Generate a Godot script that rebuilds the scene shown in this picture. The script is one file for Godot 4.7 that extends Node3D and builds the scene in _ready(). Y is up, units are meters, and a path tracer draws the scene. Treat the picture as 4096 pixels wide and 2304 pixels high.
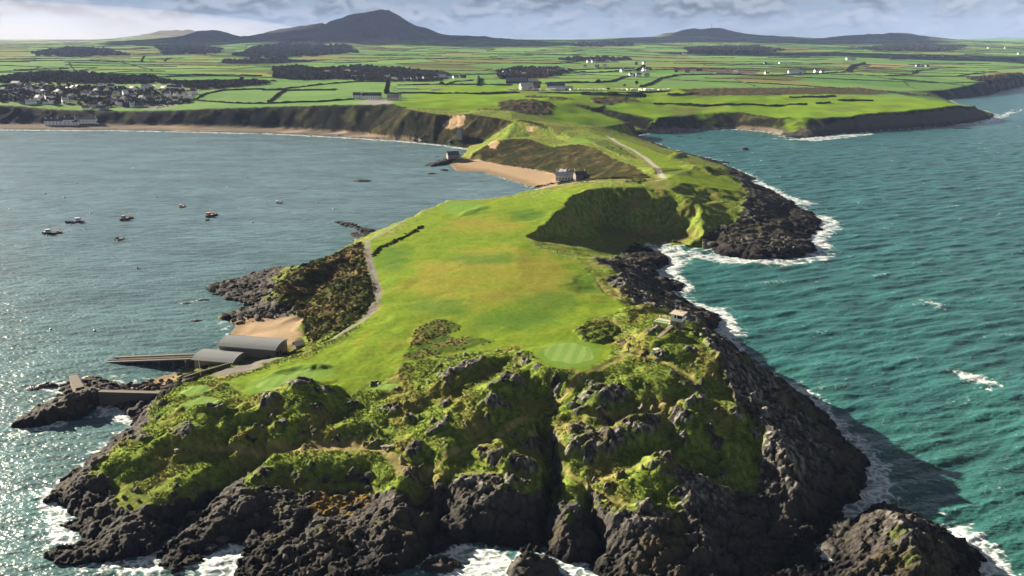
extends Node3D
# Headland golf links seen from the air: metres, y up, sea level at y = 0, the eye 115 m above (0, 0, 0) looking towards -z.

class Grid:
	var x0: float
	var z0: float
	var st: float
	var nx: int
	var nz: int
	var d := PackedFloat32Array()
	func _init(a: float, b: float, s: float, w: int, h: int) -> void:
		x0 = a
		z0 = b
		st = s
		nx = w
		nz = h
		d.resize(w * h)
	func has(x: float, z: float, m: float) -> bool:
		return x > x0 + m and z > z0 + m and x < x0 + (nx - 1) * st - m and z < z0 + (nz - 1) * st - m
	func at(x: float, z: float) -> float:
		var u := clampf((x - x0) / st, 0.0, nx - 1.001)
		var v := clampf((z - z0) / st, 0.0, nz - 1.001)
		var i := int(u)
		var k := int(v) * nx + i
		u -= i
		v -= int(v)
		return (d[k] * (1.0 - u) + d[k + 1] * u) * (1.0 - v) + (d[k + nx] * (1.0 - u) + d[k + nx + 1] * u) * v

const A_X := -280.0
const A_Z := -980.0
var coast := PackedVector2Array()
var islet := PackedVector2Array()
var tin_p := PackedVector2Array()
var tin_h := PackedFloat32Array()
var tin_seen := {}
var ridges: Array = []
var mask_polys: Array = []
var mask_strips: Array = []
var dem_a: Grid
var dem_b: Grid
var dem_c: Grid
var bare_c: Grid
var near_m := {}
var mid_m := {}
var fine_path: Grid
var far_wood: Grid
var field_tint: Grid
var coast_near: Grid
var coast_mid: Grid
var foam_m: Grid
var foam_far: Grid
var noise := {}

func nz(called: String, kind: int, period: float, octaves := 1, fractal := 1, salt := 0) -> void:
	var n := FastNoiseLite.new()
	n.noise_type = kind
	n.frequency = 1.0 / period
	n.seed = 11 + salt + noise.size() * 17
	n.fractal_type = fractal if octaves > 1 else 0
	n.fractal_octaves = octaves
	noise[called] = n

var n_warp: FastNoiseLite
var n_big: FastNoiseLite
var n_patch: FastNoiseLite
var n_ten: FastNoiseLite
var n_four: FastNoiseLite
var n_two: FastNoiseLite
var n_one: FastNoiseLite
var n_ridge: FastNoiseLite
var n_rock: FastNoiseLite
var n_crack: FastNoiseLite
var n_crack2: FastNoiseLite
var n_bush: FastNoiseLite
var n_swell: FastNoiseLite
var n_chop: FastNoiseLite
var n_foam: FastNoiseLite
var n_lace: FastNoiseLite
var n_hill: FastNoiseLite
var n_block: FastNoiseLite
var n_block2: FastNoiseLite

func make_noise() -> void:
	var S := FastNoiseLite.TYPE_SIMPLEX_SMOOTH
	var C := FastNoiseLite.TYPE_CELLULAR
	nz("warp", S, 13.0)
	nz("big", S, 60.0, 2)
	nz("patch", S, 22.0, 3)
	nz("ten", S, 10.0, 2)
	nz("four", S, 4.2, 2)
	nz("two", S, 2.1, 2)
	nz("one", S, 0.95, 2)
	nz("ridge", S, 17.0, 4, 2)
	nz("rock", S, 3.6, 3)
	nz("crack", C, 6.0)
	nz("crack2", C, 2.3)
	nz("bush", C, 3.4)
	nz("swell", S, 1.0, 2)
	nz("chop", S, 1.0, 2)
	nz("foam", S, 9.0, 3, 2)
	nz("lace", C, 2.6)
	nz("hill", S, 420.0, 4)
	nz("block", C, 6.0)
	nz("block2", C, 2.3)
	noise.block.seed = noise.crack.seed
	noise.block2.seed = noise.crack2.seed
	for k in ["block", "block2"]:
		noise[k].cellular_return_type = FastNoiseLite.RETURN_CELL_VALUE
		noise[k].cellular_jitter = 0.95
	n_block = noise.block
	n_block2 = noise.block2
	for k in ["crack", "crack2", "lace"]:
		noise[k].cellular_return_type = FastNoiseLite.RETURN_DISTANCE2_SUB
		noise[k].cellular_jitter = 0.95
	noise.bush.cellular_return_type = FastNoiseLite.RETURN_DISTANCE
	n_warp = noise.warp
	n_big = noise.big
	n_patch = noise.patch
	n_ten = noise.ten
	n_four = noise.four
	n_two = noise.two
	n_one = noise.one
	n_ridge = noise.ridge
	n_rock = noise.rock
	n_crack = noise.crack
	n_crack2 = noise.crack2
	n_bush = noise.bush
	n_swell = noise.swell
	n_chop = noise.chop
	n_foam = noise.foam
	n_lace = noise.lace
	n_hill = noise.hill

# ------------------------------------------------------------------ surveyed shape of the land
func tin_add(x: float, z: float, h: float) -> void:
	var k := Vector2i(roundi(x), roundi(z))
	if tin_seen.has(k):
		return
	tin_seen[k] = true
	tin_p.append(Vector2(x, z))
	tin_h.append(h)

func contour(a: Array) -> void:                 # a run of x, z, height; heights in between are interpolated
	for i in range(0, a.size() - 3, 3):
		var p := Vector3(a[i], a[i + 1], a[i + 2])
		var q := Vector3(a[i + 3], a[i + 4], a[i + 5])
		var n := maxi(1, ceili(Vector2(q.x - p.x, q.y - p.y).length() / (9.0 if p.y > -900.0 else 25.0)))
		for k in n:
			var r := p.lerp(q, k / float(n))
			tin_add(r.x, r.y, r.z)
	var e := a.size() - 3
	tin_add(a[e], a[e + 1], a[e + 2])

func spots(a: Array) -> void:
	for i in range(0, a.size(), 3):
		tin_add(a[i], a[i + 1], a[i + 2])

func shore(a: Array, into: PackedVector2Array, closed := false) -> PackedVector2Array:
	var n := a.size() / 2
	for i in n if closed else n - 1:
		var p := Vector2(a[2 * i], a[2 * i + 1])
		var q := Vector2(a[(2 * i + 2) % a.size()], a[(2 * i + 3) % a.size()])
		var m := maxi(1, ceili(p.distance_to(q) / 9.0))
		for k in m:
			var r := p.lerp(q, k / float(m))
			into.append(r)
			tin_add(r.x, r.y, 0.0)
	return into

func outline(a: Array) -> PackedVector2Array:
	var o := PackedVector2Array()
	for i in range(0, a.size(), 2):
		o.append(Vector2(a[i], a[i + 1]))
	return o

func area(m: String, a: Array) -> void:
	mask_polys.append([m, outline(a)])

func strip(m: String, w: float, a: Array) -> void:
	mask_strips.append([m, w, outline(a)])

func ridge(w: float, a: Array) -> void:
	ridges.append([w, a])

func curve(x: float, xs: Array, ys: Array) -> float:
	for i in xs.size() - 1:
		if x < xs[i + 1]:
			return lerpf(ys[i], ys[i + 1], clampf((x - xs[i]) / (xs[i + 1] - xs[i]), 0.0, 1.0))
	return ys[-1]

func plain(x: float, z: float) -> float:
	var t := -z
	var h := curve(t, [700.0, 1000.0, 1400.0, 1800.0, 2500.0, 3250.0, 4500.0, 6000.0, 8000.0, 11000.0], [26.0, 30.0, 37.0, 41.0, 48.0, 60.0, 82.0, 98.0, 104.0, 106.0])
	h -= clampf((x / maxf(t, 1.0) - 0.1) / 0.5, 0.0, 1.0) * curve(t, [1000.0, 2000.0, 4000.0, 8000.0], [13.0, 14.0, 22.0, 12.0])
	return h + 2.5 * sin(x / 170.0 + z / 260.0) * curve(t, [900.0, 1500.0, 4000.0], [0.6, 1.3, 2.0]) + 2.0 * sin(x / 310.0 - z / 190.0 + 1.0)

func fill_poly(im: Image, g: Grid, p: PackedVector2Array, v: Color) -> void:
	var lo := 1e9
	var hi := -1e9
	for q in p:
		lo = minf(lo, q.y)
		hi = maxf(hi, q.y)
	var j0 := maxi(0, ceili((lo - g.z0) / g.st))
	var j1 := mini(g.nz - 1, floori((hi - g.z0) / g.st))
	var n := p.size()
	for j in range(j0, j1 + 1):
		var z := g.z0 + j * g.st
		var xs: Array[float] = []
		for i in n:
			var a := p[i]
			var b := p[(i + 1) % n]
			if (a.y > z) != (b.y > z):
				xs.append(a.x + (z - a.y) / (b.y - a.y) * (b.x - a.x))
		xs.sort()
		for k in range(0, xs.size() - 1, 2):
			var i0 := clampi(ceili((xs[k] - g.x0) / g.st), 0, g.nx)
			var i1 := clampi(floori((xs[k + 1] - g.x0) / g.st) + 1, 0, g.nx)
			if i1 > i0:
				im.fill_rect(Rect2i(i0, j, i1 - i0, 1), v)

func blurred(im: Image, halvings: int) -> PackedFloat32Array:
	var w := im.get_width()
	var h := im.get_height()
	if halvings == 0:
		return im.get_data().to_float32_array()
	for k in halvings:
		im.resize(im.get_width() / 2, im.get_height() / 2, Image.INTERPOLATE_BILINEAR)
	im.resize(w, h, Image.INTERPOLATE_CUBIC)
	return im.get_data().to_float32_array()

func mask(m: String, like: Grid, halvings: int) -> Grid:
	var g := Grid.new(like.x0, like.z0, like.st, like.nx, like.nz)
	var im := Image.create(g.nx, g.nz, false, Image.FORMAT_RF)
	for e in mask_polys:
		if e[0] == m:
			fill_poly(im, g, e[1], Color.WHITE)
	for e in mask_strips:
		if e[0] == m:
			var p: PackedVector2Array = e[2]
			for i in p.size() - 1:
				var along: Vector2 = (p[i + 1] - p[i]).normalized()
				var side: Vector2 = Vector2(-along.y, along.x) * maxf(e[1], g.st * 1.05) * 0.5
				var more: Vector2 = along * e[1] * 0.3
				fill_poly(im, g, PackedVector2Array([p[i] + side - more, p[i + 1] + side + more, p[i + 1] - side + more, p[i] - side - more]), Color.WHITE)
	g.d = blurred(im, halvings)
	return g

func land_mask(like: Grid, halvings: int) -> Grid:
	var g := Grid.new(like.x0, like.z0, like.st, like.nx, like.nz)
	var im := Image.create(g.nx, g.nz, false, Image.FORMAT_RF)
	var whole := coast.duplicate()
	for q in [Vector2(6000, -3600), Vector2(14000, -6000), Vector2(14000, -16000), Vector2(-14000, -16000), Vector2(-14000, -1200)]:
		whole.append(q)
	fill_poly(im, g, whole, Color.WHITE)
	fill_poly(im, g, islet, Color.WHITE)
	g.d = blurred(im, halvings)
	return g

func raster(g: Grid, tri: PackedInt32Array) -> void:
	g.d.fill(-9.0)
	for t in range(0, tri.size(), 3):
		var a := tin_p[tri[t]]
		var b := tin_p[tri[t + 1]]
		var c := tin_p[tri[t + 2]]
		var ha := tin_h[tri[t]]
		var k := (b.x - a.x) * (c.y - a.y) - (c.x - a.x) * (b.y - a.y)
		if absf(k) < 1e-9:
			continue
		var i0 := maxi(0, ceili((minf(a.x, minf(b.x, c.x)) - g.x0) / g.st))
		var i1 := mini(g.nx - 1, floori((maxf(a.x, maxf(b.x, c.x)) - g.x0) / g.st))
		var j0 := maxi(0, ceili((minf(a.y, minf(b.y, c.y)) - g.z0) / g.st))
		var j1 := mini(g.nz - 1, floori((maxf(a.y, maxf(b.y, c.y)) - g.z0) / g.st))
		if i1 < i0 or j1 < j0:
			continue
		var db := tin_h[tri[t + 1]] - ha
		var dc := tin_h[tri[t + 2]] - ha
		if ha < -8.0 and db == 0.0 and dc == 0.0:
			continue
		for j in range(j0, j1 + 1):
			var z := g.z0 + j * g.st - a.y
			for i in range(i0, i1 + 1):
				var x := g.x0 + i * g.st - a.x
				var u := (x * (c.y - a.y) - (c.x - a.x) * z) / k
				var v := ((b.x - a.x) * z - x * (b.y - a.y)) / k
				if u >= -1e-6 and v >= -1e-6 and u + v <= 1.000001:
					g.d[j * g.nx + i] = ha + u * db + v * dc

func seg_dist(p: Vector2, line: PackedVector2Array) -> float:
	var best := 1e9
	for q in line:
		best = minf(best, p.distance_squared_to(q))
	return sqrt(best)

func build_dem() -> void:
	land_data()
	var whole := coast.duplicate()
	for q in [Vector2(6000, -3600), Vector2(14000, -6000), Vector2(14000, -16000), Vector2(-14000, -16000), Vector2(-14000, -1200)]:
		whole.append(q)
	var surveyed := tin_p.duplicate()
	for z in [-880.0, -960.0, -1040.0, -1130.0, -1230.0, -1340.0, -1460.0, -1600.0, -1760.0, -1950.0, -2200.0, -2500.0, -2900.0, -3400.0, -4000.0, -5000.0, -6500.0, -8500.0, -12000.0]:
		var step := maxf(110.0, -z * 0.1)
		var n := int(-z / step) + 1
		for k in range(-n, n + 1):
			var x: float = k * step + (step * 0.5 if int(z / 10.0) % 2 else 0.0)
			if Geometry2D.is_point_in_polygon(Vector2(x, z), whole) and seg_dist(Vector2(x, z), surveyed) > (90.0 if z > -1500.0 else 160.0):
				tin_add(x, z, plain(x, z))
	for q in [[-1500, -60], [1500, -60], [-1500, -700], [-600, -600], [-300, -150], [0, -60], [300, -120], [500, -400], [900, -900], [1500, -1200], [3000, -1500], [-900, -60], [700, -60], [14000, -3500], [-14000, -800], [14000, -60], [-14000, -60]]:
		tin_add(q[0], q[1], -9.0)
	tin_add(-14000, -16000, 105)
	tin_add(14000, -16000, 105)
	var tri := Geometry2D.triangulate_delaunay(tin_p)
	dem_a = Grid.new(A_X, A_Z, 2.0, 320, 440)
	dem_b = Grid.new(-1500.0, -2700.0, 6.0, 560, 360)
	dem_c = Grid.new(-8000.0, -12000.0, 40.0, 400, 280)
	for g in [dem_a, dem_b, dem_c]:
		raster(g, tri)
	# the near survey at one metre
	var im := Image.create_from_data(320, 440, false, Image.FORMAT_RF, dem_a.d.to_byte_array())
	im.resize(640, 880, Image.INTERPOLATE_CUBIC)
	dem_a = Grid.new(A_X - 0.5, A_Z - 0.5, 1.0, 640, 880)
	dem_a.d = im.get_data().to_float32_array()
	var lm := land_mask(dem_a, 1)
	for i in dem_a.d.size():
		dem_a.d[i] = shelf(dem_a.d[i], lm.d[i])
	lm = land_mask(dem_b, 0)
	for i in dem_b.d.size():
		dem_b.d[i] = shelf(dem_b.d[i], lm.d[i])
	lm = land_mask(dem_c, 0)
	for i in dem_c.d.size():
		dem_c.d[i] = shelf(dem_c.d[i], lm.d[i])
	bare_c = Grid.new(dem_c.x0, dem_c.z0, dem_c.st, dem_c.nx, dem_c.nz)
	bare_c.d = dem_c.d.duplicate()
	for r in ridges:
		raise_ridge(r[0], r[1])

func shelf(h: float, m: float) -> float:
	if m > 0.5:
		return maxf(h, 0.1) * minf(1.0, (m - 0.5) * 4.0) if m < 0.75 else maxf(h, 0.1)
	return -3.4 + 3.4 * smoothstep(0.0, 0.5, m)

func raise_ridge(w: float, a: Array) -> void:
	var n := a.size() / 3
	for j in dem_c.nz:
		var z := dem_c.z0 + j * dem_c.st
		if absf(z - a[1]) > w * 4.5 + 900.0:
			continue
		for i in dem_c.nx:
			var x := dem_c.x0 + i * dem_c.st
			if x < a[0] - w * 4.0 or x > a[3 * n - 3] + w * 4.0:
				continue
			var best := 1e18
			var hh := 0.0
			for s in n - 1:
				var px: float = a[3 * s]
				var pz: float = a[3 * s + 1]
				var dx: float = a[3 * s + 3] - px
				var dz: float = a[3 * s + 4] - pz
				var u := clampf(((x - px) * dx + (z - pz) * dz) / (dx * dx + dz * dz), 0.0, 1.0)
				var d := Vector2(x - px - u * dx, z - pz - u * dz).length_squared()
				if d < best:
					best = d
					hh = lerpf(a[3 * s + 2], a[3 * s + 5], u)
			var k := j * dem_c.nx + i
			var b := bare_c.d[k]
			var spread := w * (1.0 + 0.25 * n_hill.get_noise_2d(x * 1.3, z * 1.3))
			dem_c.d[k] = maxf(dem_c.d[k], b + (hh - b) * exp(-pow(sqrt(best) / spread, 1.25)))

func base_h(x: float, z: float) -> float:
	if dem_a.has(x, z, 3.0):
		return dem_a.at(x, z)
	if dem_b.has(x, z, 7.0):
		return dem_b.at(x, z)
	return dem_c.at(x, z)

# a mound standing on the land (height h, half lengths rx, rz, turned by deg), or with h < 0 a pit; rock: how bare
func mound(x: float, z: float, rx: float, rz: float, deg: float, h: float, rock := 0.0, sharp := 1.6) -> void:
	var g := dem_a
	var reach := maxf(rx, rz) * 1.3
	var c := cos(deg_to_rad(deg))
	var s := sin(deg_to_rad(deg))
	for j in range(maxi(0, int((z - reach - g.z0) / g.st)), mini(g.nz, int((z + reach - g.z0) / g.st) + 2)):
		for i in range(maxi(0, int((x - reach - g.x0) / g.st)), mini(g.nx, int((x + reach - g.x0) / g.st) + 2)):
			var px := g.x0 + i * g.st
			var pz := g.z0 + j * g.st
			var dx := px - x
			var dz := pz - z
			var u := (dx * c + dz * s) / rx
			var v := (-dx * s + dz * c) / rz
			var r := sqrt(u * u + v * v) + 0.16 * n_ten.get_noise_2d(px * 1.4, pz * 1.4)
			if r < 1.25:
				var k := j * g.nx + i
				var f := pow(clampf(1.0 - r / 1.15, 0.0, 1.0), 1.0 / sharp)
				f = smoothstep(0.0, 1.0, f if rock < 0.95 else minf(1.0, f * 1.5))
				if g.d[k] > -1.5:
					g.d[k] += h * f
				if rock > 0.0:
					near_m.rock.d[k] = maxf(near_m.rock.d[k], rock * (clampf(f * 2.2, 0.0, 1.0) if rock > 0.95 else smoothstep(0.4, 0.95, f)))

# a levelled stand (a green, a tee), blended into the land round it
func pad(x: float, z: float, r: float, h: float) -> void:
	var g := dem_a
	for j in range(int(z - r * 1.6 - g.z0), int(z + r * 1.6 - g.z0)):
		for i in range(int(x - r * 1.6 - g.x0), int(x + r * 1.6 - g.x0)):
			var d := Vector2(g.x0 + i - x, g.z0 + j - z).length()
			var k := j * g.nx + i
			var f := smoothstep(r * 1.5, r * 0.95, d)
			g.d[k] = lerpf(g.d[k], h, f)
			near_m.rock.d[k] *= 1.0 - f

# a cut along a run of x, z, floor height
func cut(half: float, slope: float, a: Array) -> void:
	var g := dem_a
	for e in range(0, a.size() - 3, 3):
		var p := Vector2(a[e], a[e + 1])
		var q := Vector2(a[e + 3], a[e + 4])
		var reach := half + 14.0
		for j in range(maxi(0, int((minf(p.y, q.y) - reach - g.z0))), mini(g.nz, int((maxf(p.y, q.y) + reach - g.z0)))):
			for i in range(maxi(0, int((minf(p.x, q.x) - reach - g.x0))), mini(g.nx, int((maxf(p.x, q.x) + reach - g.x0)))):
				var c := Vector2(g.x0 + i, g.z0 + j)
				var u := clampf((c - p).dot(q - p) / maxf((q - p).length_squared(), 0.01), 0.0, 1.0)
				var d := c.distance_to(p.lerp(q, u)) + 1.2 * n_four.get_noise_2d(c.x, c.y)
				var f := lerpf(a[e + 2], a[e + 5], u) + maxf(0.0, d - half) * slope
				var k := j * g.nx + i
				g.d[k] = minf(g.d[k], f)
func land_data() -> void:
	shore([-834, -1084, -738, -1069, -679, -1059, -597, -1055, -516, -1050, -432, -1036, -372, -1027, -296, -1009, -230, -988, -177, -963, -136, -944, -105, -921, -76, -900, -47, -870, -51, -811, -55, -795, -70, -784, -84, -748, -74, -738, -62, -758, -54, -729, -50, -713, -25, -706, -6.5, -676.5, 7.6, -649.2, 18.6, -631.0, 26.5, -620.5, 23.3, -592.5, 13.8, -572.7, -0.6, -552.6, -24.6, -537.8, -47.8, -537.8, -59.0, -516.3, -66.4, -498.6, -72.7, -479.9, -82.2, -476.7, -89.8, -485.3, -102.2, -497.5, -116.7, -509.1, -113.9, -502.1, -100.2, -487.5, -91.1, -471.6, -98.0, -475.7, -98.3, -469.5, -92.3, -458.5, -95.9, -440.6, -101.0, -412.5, -107.1, -402.3, -114.1, -402.3, -122.7, -397.7, -129.3, -391.8, -137.9, -380.4, -145.5, -370.9, -149.3, -363.8, -140.1, -353.2, -129.6, -344.4, -119.9, -337.0, -114.2, -334.8, -120.1, -332.1, -126.2, -324.1, -127.3, -320.0, -120.5, -317.5, -115.9, -305.4, -113.8, -296.4, -113.7, -289.5, -114.5, -282.0, -116.4, -274.9, -114.7, -266.3, -122.5, -261.9, -127.4, -256.0, -132.8, -252.0, -136.1, -250.0, -143.6, -254.7, -148.0, -257.4, -153.7, -257.4, -156.0, -257.4, -157.1, -253.3, -154.4, -245.8, -154.7, -240.2, -153.9, -230.8, -154.3, -220.7, -150.9, -218.1, -145.5, -219.4, -138.4, -225.2, -135.3, -233.1, -135.1, -237.5, -131.7, -238.1, -127.1, -232.2, -119.5, -227.2, -116.5, -217.8, -117.5, -212.8, -117.9, -209.3, -120.4, -203.5, -120.9, -198.1, -121.6, -193.6, -122.3, -188.4, -122.2, -183.7, -121.4, -177.5, -117.0, -175.5, -112.3, -173.4, -107.5, -173.4, -108.6, -171.1, -112.2, -168.6, -106.3, -165.8, -103.4, -162.4, -105.6, -159.6, -109.0, -156.4, -107.4, -154.1, -100.9, -153.2, -97.4, -154.2, -90.7, -154.5, -85.0, -158.2, -81.9, -164.5, -79.8, -167.7, -80.1, -163.7, -83.1, -158.2, -81.1, -152.4, -76.1, -149.3, -73.6, -153.1, -70.0, -158.2, -65.0, -160.2, -63.0, -158.2, -63.6, -153.1, -62.2, -146.2, -57.9, -138.6, -43.5, -135.0, -33.3, -142.3, -29.4, -150.3, -22.6, -153.1, -19.4, -157.0, -15.3, -159.0, -10.2, -160.8, -5.5, -159.1, -0.3, -158.1, 2.9, -150.3, 4.7, -151.4, 8.1, -155.4, 11.3, -154.0, 17.4, -151.4, 22.4, -146.2, 25.7, -135.0, 41.1, -130.4, 58.7, -135.0, 68.2, -144.9, 74.2, -156.0, 78.3, -165.3, 82.5, -172.2, 86.5, -177.7, 91.9, -181.0, 94.9, -186.4, 98.7, -191.3, 101.5, -198.1, 101.6, -206.0, 100.2, -211.8, 99.2, -217.8, 100.8, -219.6, 99.4, -234.3, 96.3, -248.1, 92.3, -259.8, 89.8, -273.8, 86.5, -283.6, 83.8, -294.2, 80.8, -301.8, 84.6, -309.2, 89.1, -320.0, 87.9, -327.8, 83.9, -333.1, 81.0, -340.4, 76.2, -348.4, 75.7, -355.1, 82.6, -361.3, 84.6, -369.0, 81.5, -374.9, 76.3, -379.0, 73.9, -386.0, 75.2, -395.5, 82.8, -403.0, 86.8, -412.5, 86.1, -420.7, 81.7, -426.6, 78.0, -437.9, 78.8, -449.9, 86.0, -444.3, 94.9, -442.5, 107.8, -438.8, 113.0, -431.7, 116.4, -423.2, 123.0, -419.0, 131.8, -411.7, 145.8, -414.9, 160.6, -419.8, 172.6, -431.7, 177.1, -447.1, 177.6, -461.5, 183.6, -471.6, 193.2, -484.2, 204.2, -510.3, 207.1, -532.6, 203.5, -545.8, 206.5, -566.8, 205.1, -575.6, 204.7, -597.3, 206.4, -617.1, 199.0, -640.0, 201.2, -658.7, 209.1, -668.5, 207.6, -693.1, 205, -722, 202, -753, 210, -770, 198, -784, 190, -803, 183, -826, 173, -857, 164, -907, 152, -944, 150, -980, 167, -1009, 189, -1018, 212, -1031, 256, -1045, 296, -1059, 316, -1036, 333, -1009, 334, -967, 355, -959, 377, -980, 420, -1014, 470, -1036, 540, -1074, 613, -1109, 664, -1153, 724, -1212, 769, -1277, 799, -1406, 828, -1513, 858, -1593, 904, -1625, 1002, -1706, 1153, -1894, 1306, -2072, 1703, -2473, 2431, -3100], coast)
	shore([81.8, -166.9, 86.4, -172.0, 90.6, -175.5, 95.1, -177.7, 98.8, -176.4, 102.1, -172.2, 106.0, -168.1, 107.4, -162.4, 109.5, -157.5, 109.9, -155.3, 105.9, -153.1, 105.8, -148.9, 96.2, -137.3, 81.2, -130.4, 67.6, -132.7, 67.3, -144.9, 73.7, -156.0], islet, true)
	contour([52.6, -540.6, 22.0, 30.6, -538.6, 18.5, 15.9, -539.9, 15.5, -0.5, -526.0, 14.0, -23.2, -510.9, 14.0, -41.3, -512.0, 13.5, -48.7, -492.7, 13.5, -55.6, -474.7, 13.5, -62.6, -453.6, 13.5, -70.0, -425.5, 13.5, -75.5, -400.7, 14.5, -71.9, -377.0, 15.0, -64.8, -345.0, 16.0, -57.0, -314.4, 17.0, -53.2, -298.5, 17.0, -53.8, -285.4, 16.0, -57.4, -271.9, 14.5, -63.4, -262.1, 13.0, -70.2, -254.5, 11.5, -77.3, -249.9, 10.5, -84.8, -247.4, 9.3, -89.8, -245.6, 8.2, -96.8, -242.5, 7.5])  # track bank
	contour([-77.5, -388.4, 13.0, -85.0, -380.5, 12.0, -91.1, -364.1, 12.5, -96.1, -349.1, 11.0, -99.5, -334.2, 9.0, -102.6, -325.2, 5.5, -103.0, -323.0, 3.5])  # spur above the shelf
	contour([-77.3, -361.0, 11.0, -85.1, -352.7, 8.0, -87.9, -329.2, 6.0, -88.7, -312.4, 4.5, -87.2, -309.2, 3.0])  # gully in the bank
	contour([-68.0, -337.4, 14.5, -75.0, -323.4, 11.5, -76.9, -304.6, 9.0, -78.5, -293.6, 7.0])  # bank rib
	contour([-57.3, -297.0, 15.0, -61.9, -283.0, 12.5, -67.5, -273.4, 10.5, -74.1, -272.2, 7.0])  # bank rib
	contour([-81.3, -290.8, 3.0, -81.4, -280.3, 3.3, -82.2, -272.2, 4.0, -85.1, -266.0, 4.5, -91.7, -263.8, 4.5, -97.8, -260.6, 4.7, -102.5, -258.1, 4.9, -109.3, -260.8, 3.9])  # bank foot
	contour([-124.3, -319.2, 1.2, -114.3, -320.3, 2.8, -105.4, -319.5, 3.8, -99.5, -316.7, 3.0])  # rock finger
	contour([-99.4, -242.3, 7.0, -106.0, -245.3, 6.1, -111.6, -246.4, 5.7, -111.6, -239.3, 6.0, -112.5, -233.4, 5.8, -112.1, -226.5, 5.6, -111.2, -218.7, 5.3, -110.3, -210.2, 5.1, -111.3, -205.6, 4.9, -111.3, -199.5, 5.0, -111.1, -193.3, 4.8, -110.6, -187.8, 4.5, -108.9, -182.2, 4.7])  # grass bank edge
	contour([-115.7, -253.1, 1.5, -117.6, -245.9, 1.4, -117.9, -240.3, 1.6])  # beach foot
	contour([-152.3, -219.7, 0.4, -148.5, -225.2, 1.8, -142.4, -227.3, 3.5, -137.3, -232.5, 4.8, -135.7, -236.2, 3.5])  # pier rock crest
	contour([-144.5, -221.4, 1.3, -139.2, -225.5, 2.0, -135.7, -232.2, 2.1])  # pier rock side
	contour([-85.0, -215.2, 7.8, -80.8, -207.1, 6.7, -77.0, -199.0, 6.3, -80.1, -194.3, 6.0])  # dip behind the mound
	contour([40.4, -278.8, 20.5, 50.1, -266.5, 21.5, 58.5, -252.6, 23.5, 61.8, -229.8, 24.5, 62.0, -218.1, 24.0, 65.5, -212.3, 20.1, 69.6, -205.4, 17.0, 73.4, -198.7, 14.2, 76.7, -193.0, 11.7, 80.4, -188.5, 7.5, 80.7, -182.6, 5.0])  # north edge
	contour([44.0, -189.2, 11.3, 50.7, -185.5, 9.2, 57.7, -179.3, 7.5, 60.7, -175.0, 5.6, 66.2, -169.5, 2.8, 74.1, -166.0, 0.6])  # shaded hollow
	contour([69.4, -192.7, 13.0, 70.2, -188.1, 12.5, 70.0, -182.0, 10.1, 70.6, -176.6, 7.4, 71.6, -171.4, 5.0, 74.3, -170.0, 2.5])  # sunlit crest
	contour([35.9, -178.9, 10.1, 40.7, -177.5, 10.3, 45.3, -175.0, 9.0, 50.4, -170.7, 7.1, 53.9, -164.6, 5.0, 57.4, -159.7, 2.8, 61.5, -154.3, 1.2])  # rocky hill crest
	contour([27.5, -161.8, 6.8, 33.5, -163.4, 6.8, 38.7, -161.1, 6.2, 43.6, -157.1, 4.7, 49.1, -152.6, 2.5])  # rocky hill side
	contour([-31.4, -174.0, 6.2, -28.9, -174.0, 6.5, -19.1, -177.6, 7.4, -8.9, -176.1, 7.8, 0.2, -171.6, 7.1, 6.1, -170.8, 6.5])  # front edge
	contour([11.9, -169.0, 6.5, 15.6, -166.4, 6.5, 20.3, -164.7, 6.5, 24.9, -163.1, 6.8])  # front edge
	contour([8.1, -194.2, 9.2, 9.3, -187.1, 5.9, 9.9, -180.8, 3.7, 10.0, -172.2, 2.2, 7.8, -162.3, 0.9, 6.2, -156.5, 0.2])  # chasm
	contour([5.0, -187.2, 10.6, 5.8, -178.0, 7.8, 6.3, -170.8, 6.5])  # chasm rim
	contour([11.3, -187.2, 10.6, 12.5, -178.6, 8.5, 12.8, -170.3, 6.8, 11.9, -164.6, 5.0])  # chasm rim
	contour([18.1, -171.8, 5.0, 19.0, -165.7, 3.1, 19.4, -158.8, 1.2, 19.3, -152.8, 0.2])  # cleft
	contour([-15.9, -175.0, 5.0, -17.1, -170.0, 2.5, -18.0, -163.5, 1.2, -19.0, -158.0, 0.2])  # cleft
	contour([-62.2, -185.7, 6.9, -55.9, -186.3, 7.3, -46.6, -187.5, 7.8, -38.1, -187.3, 8.2, -34.0, -183.3, 7.9, -31.1, -179.0, 7.1])  # bowl rim
	contour([-58.7, -179.4, 2.8, -50.4, -179.3, 2.5, -42.0, -178.6, 2.5, -36.5, -176.2, 2.5, -33.8, -172.6, 2.5])  # bowl foot
	contour([-64.3, -190.0, 7.0, -66.3, -183.2, 5.8, -68.5, -175.6, 5.1, -72.3, -171.2, 3.4, -74.5, -166.3, 2.5, -76.8, -160.7, 1.9, -78.0, -156.2, 0.9])  # gully south spur
	contour([-69.4, -192.2, 7.0, -75.3, -190.1, 6.6, -81.3, -185.5, 6.0, -84.4, -182.7, 5.5, -85.6, -177.8, 5.3, -86.7, -172.8, 5.0, -90.4, -167.5, 4.3, -93.4, -167.3, 3.1])  # gully north wall
	contour([-67.3, -192.2, 4.4, -71.6, -188.1, 2.6, -76.0, -181.3, 1.6, -79.5, -173.8, 0.9, -82.4, -168.2, 0.5])  # gully floor
	contour([-103.3, -168.9, 0.9, -97.1, -164.6, 2.2, -91.6, -163.3, 2.5, -87.6, -161.6, 2.0])  # left front rocks
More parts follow.
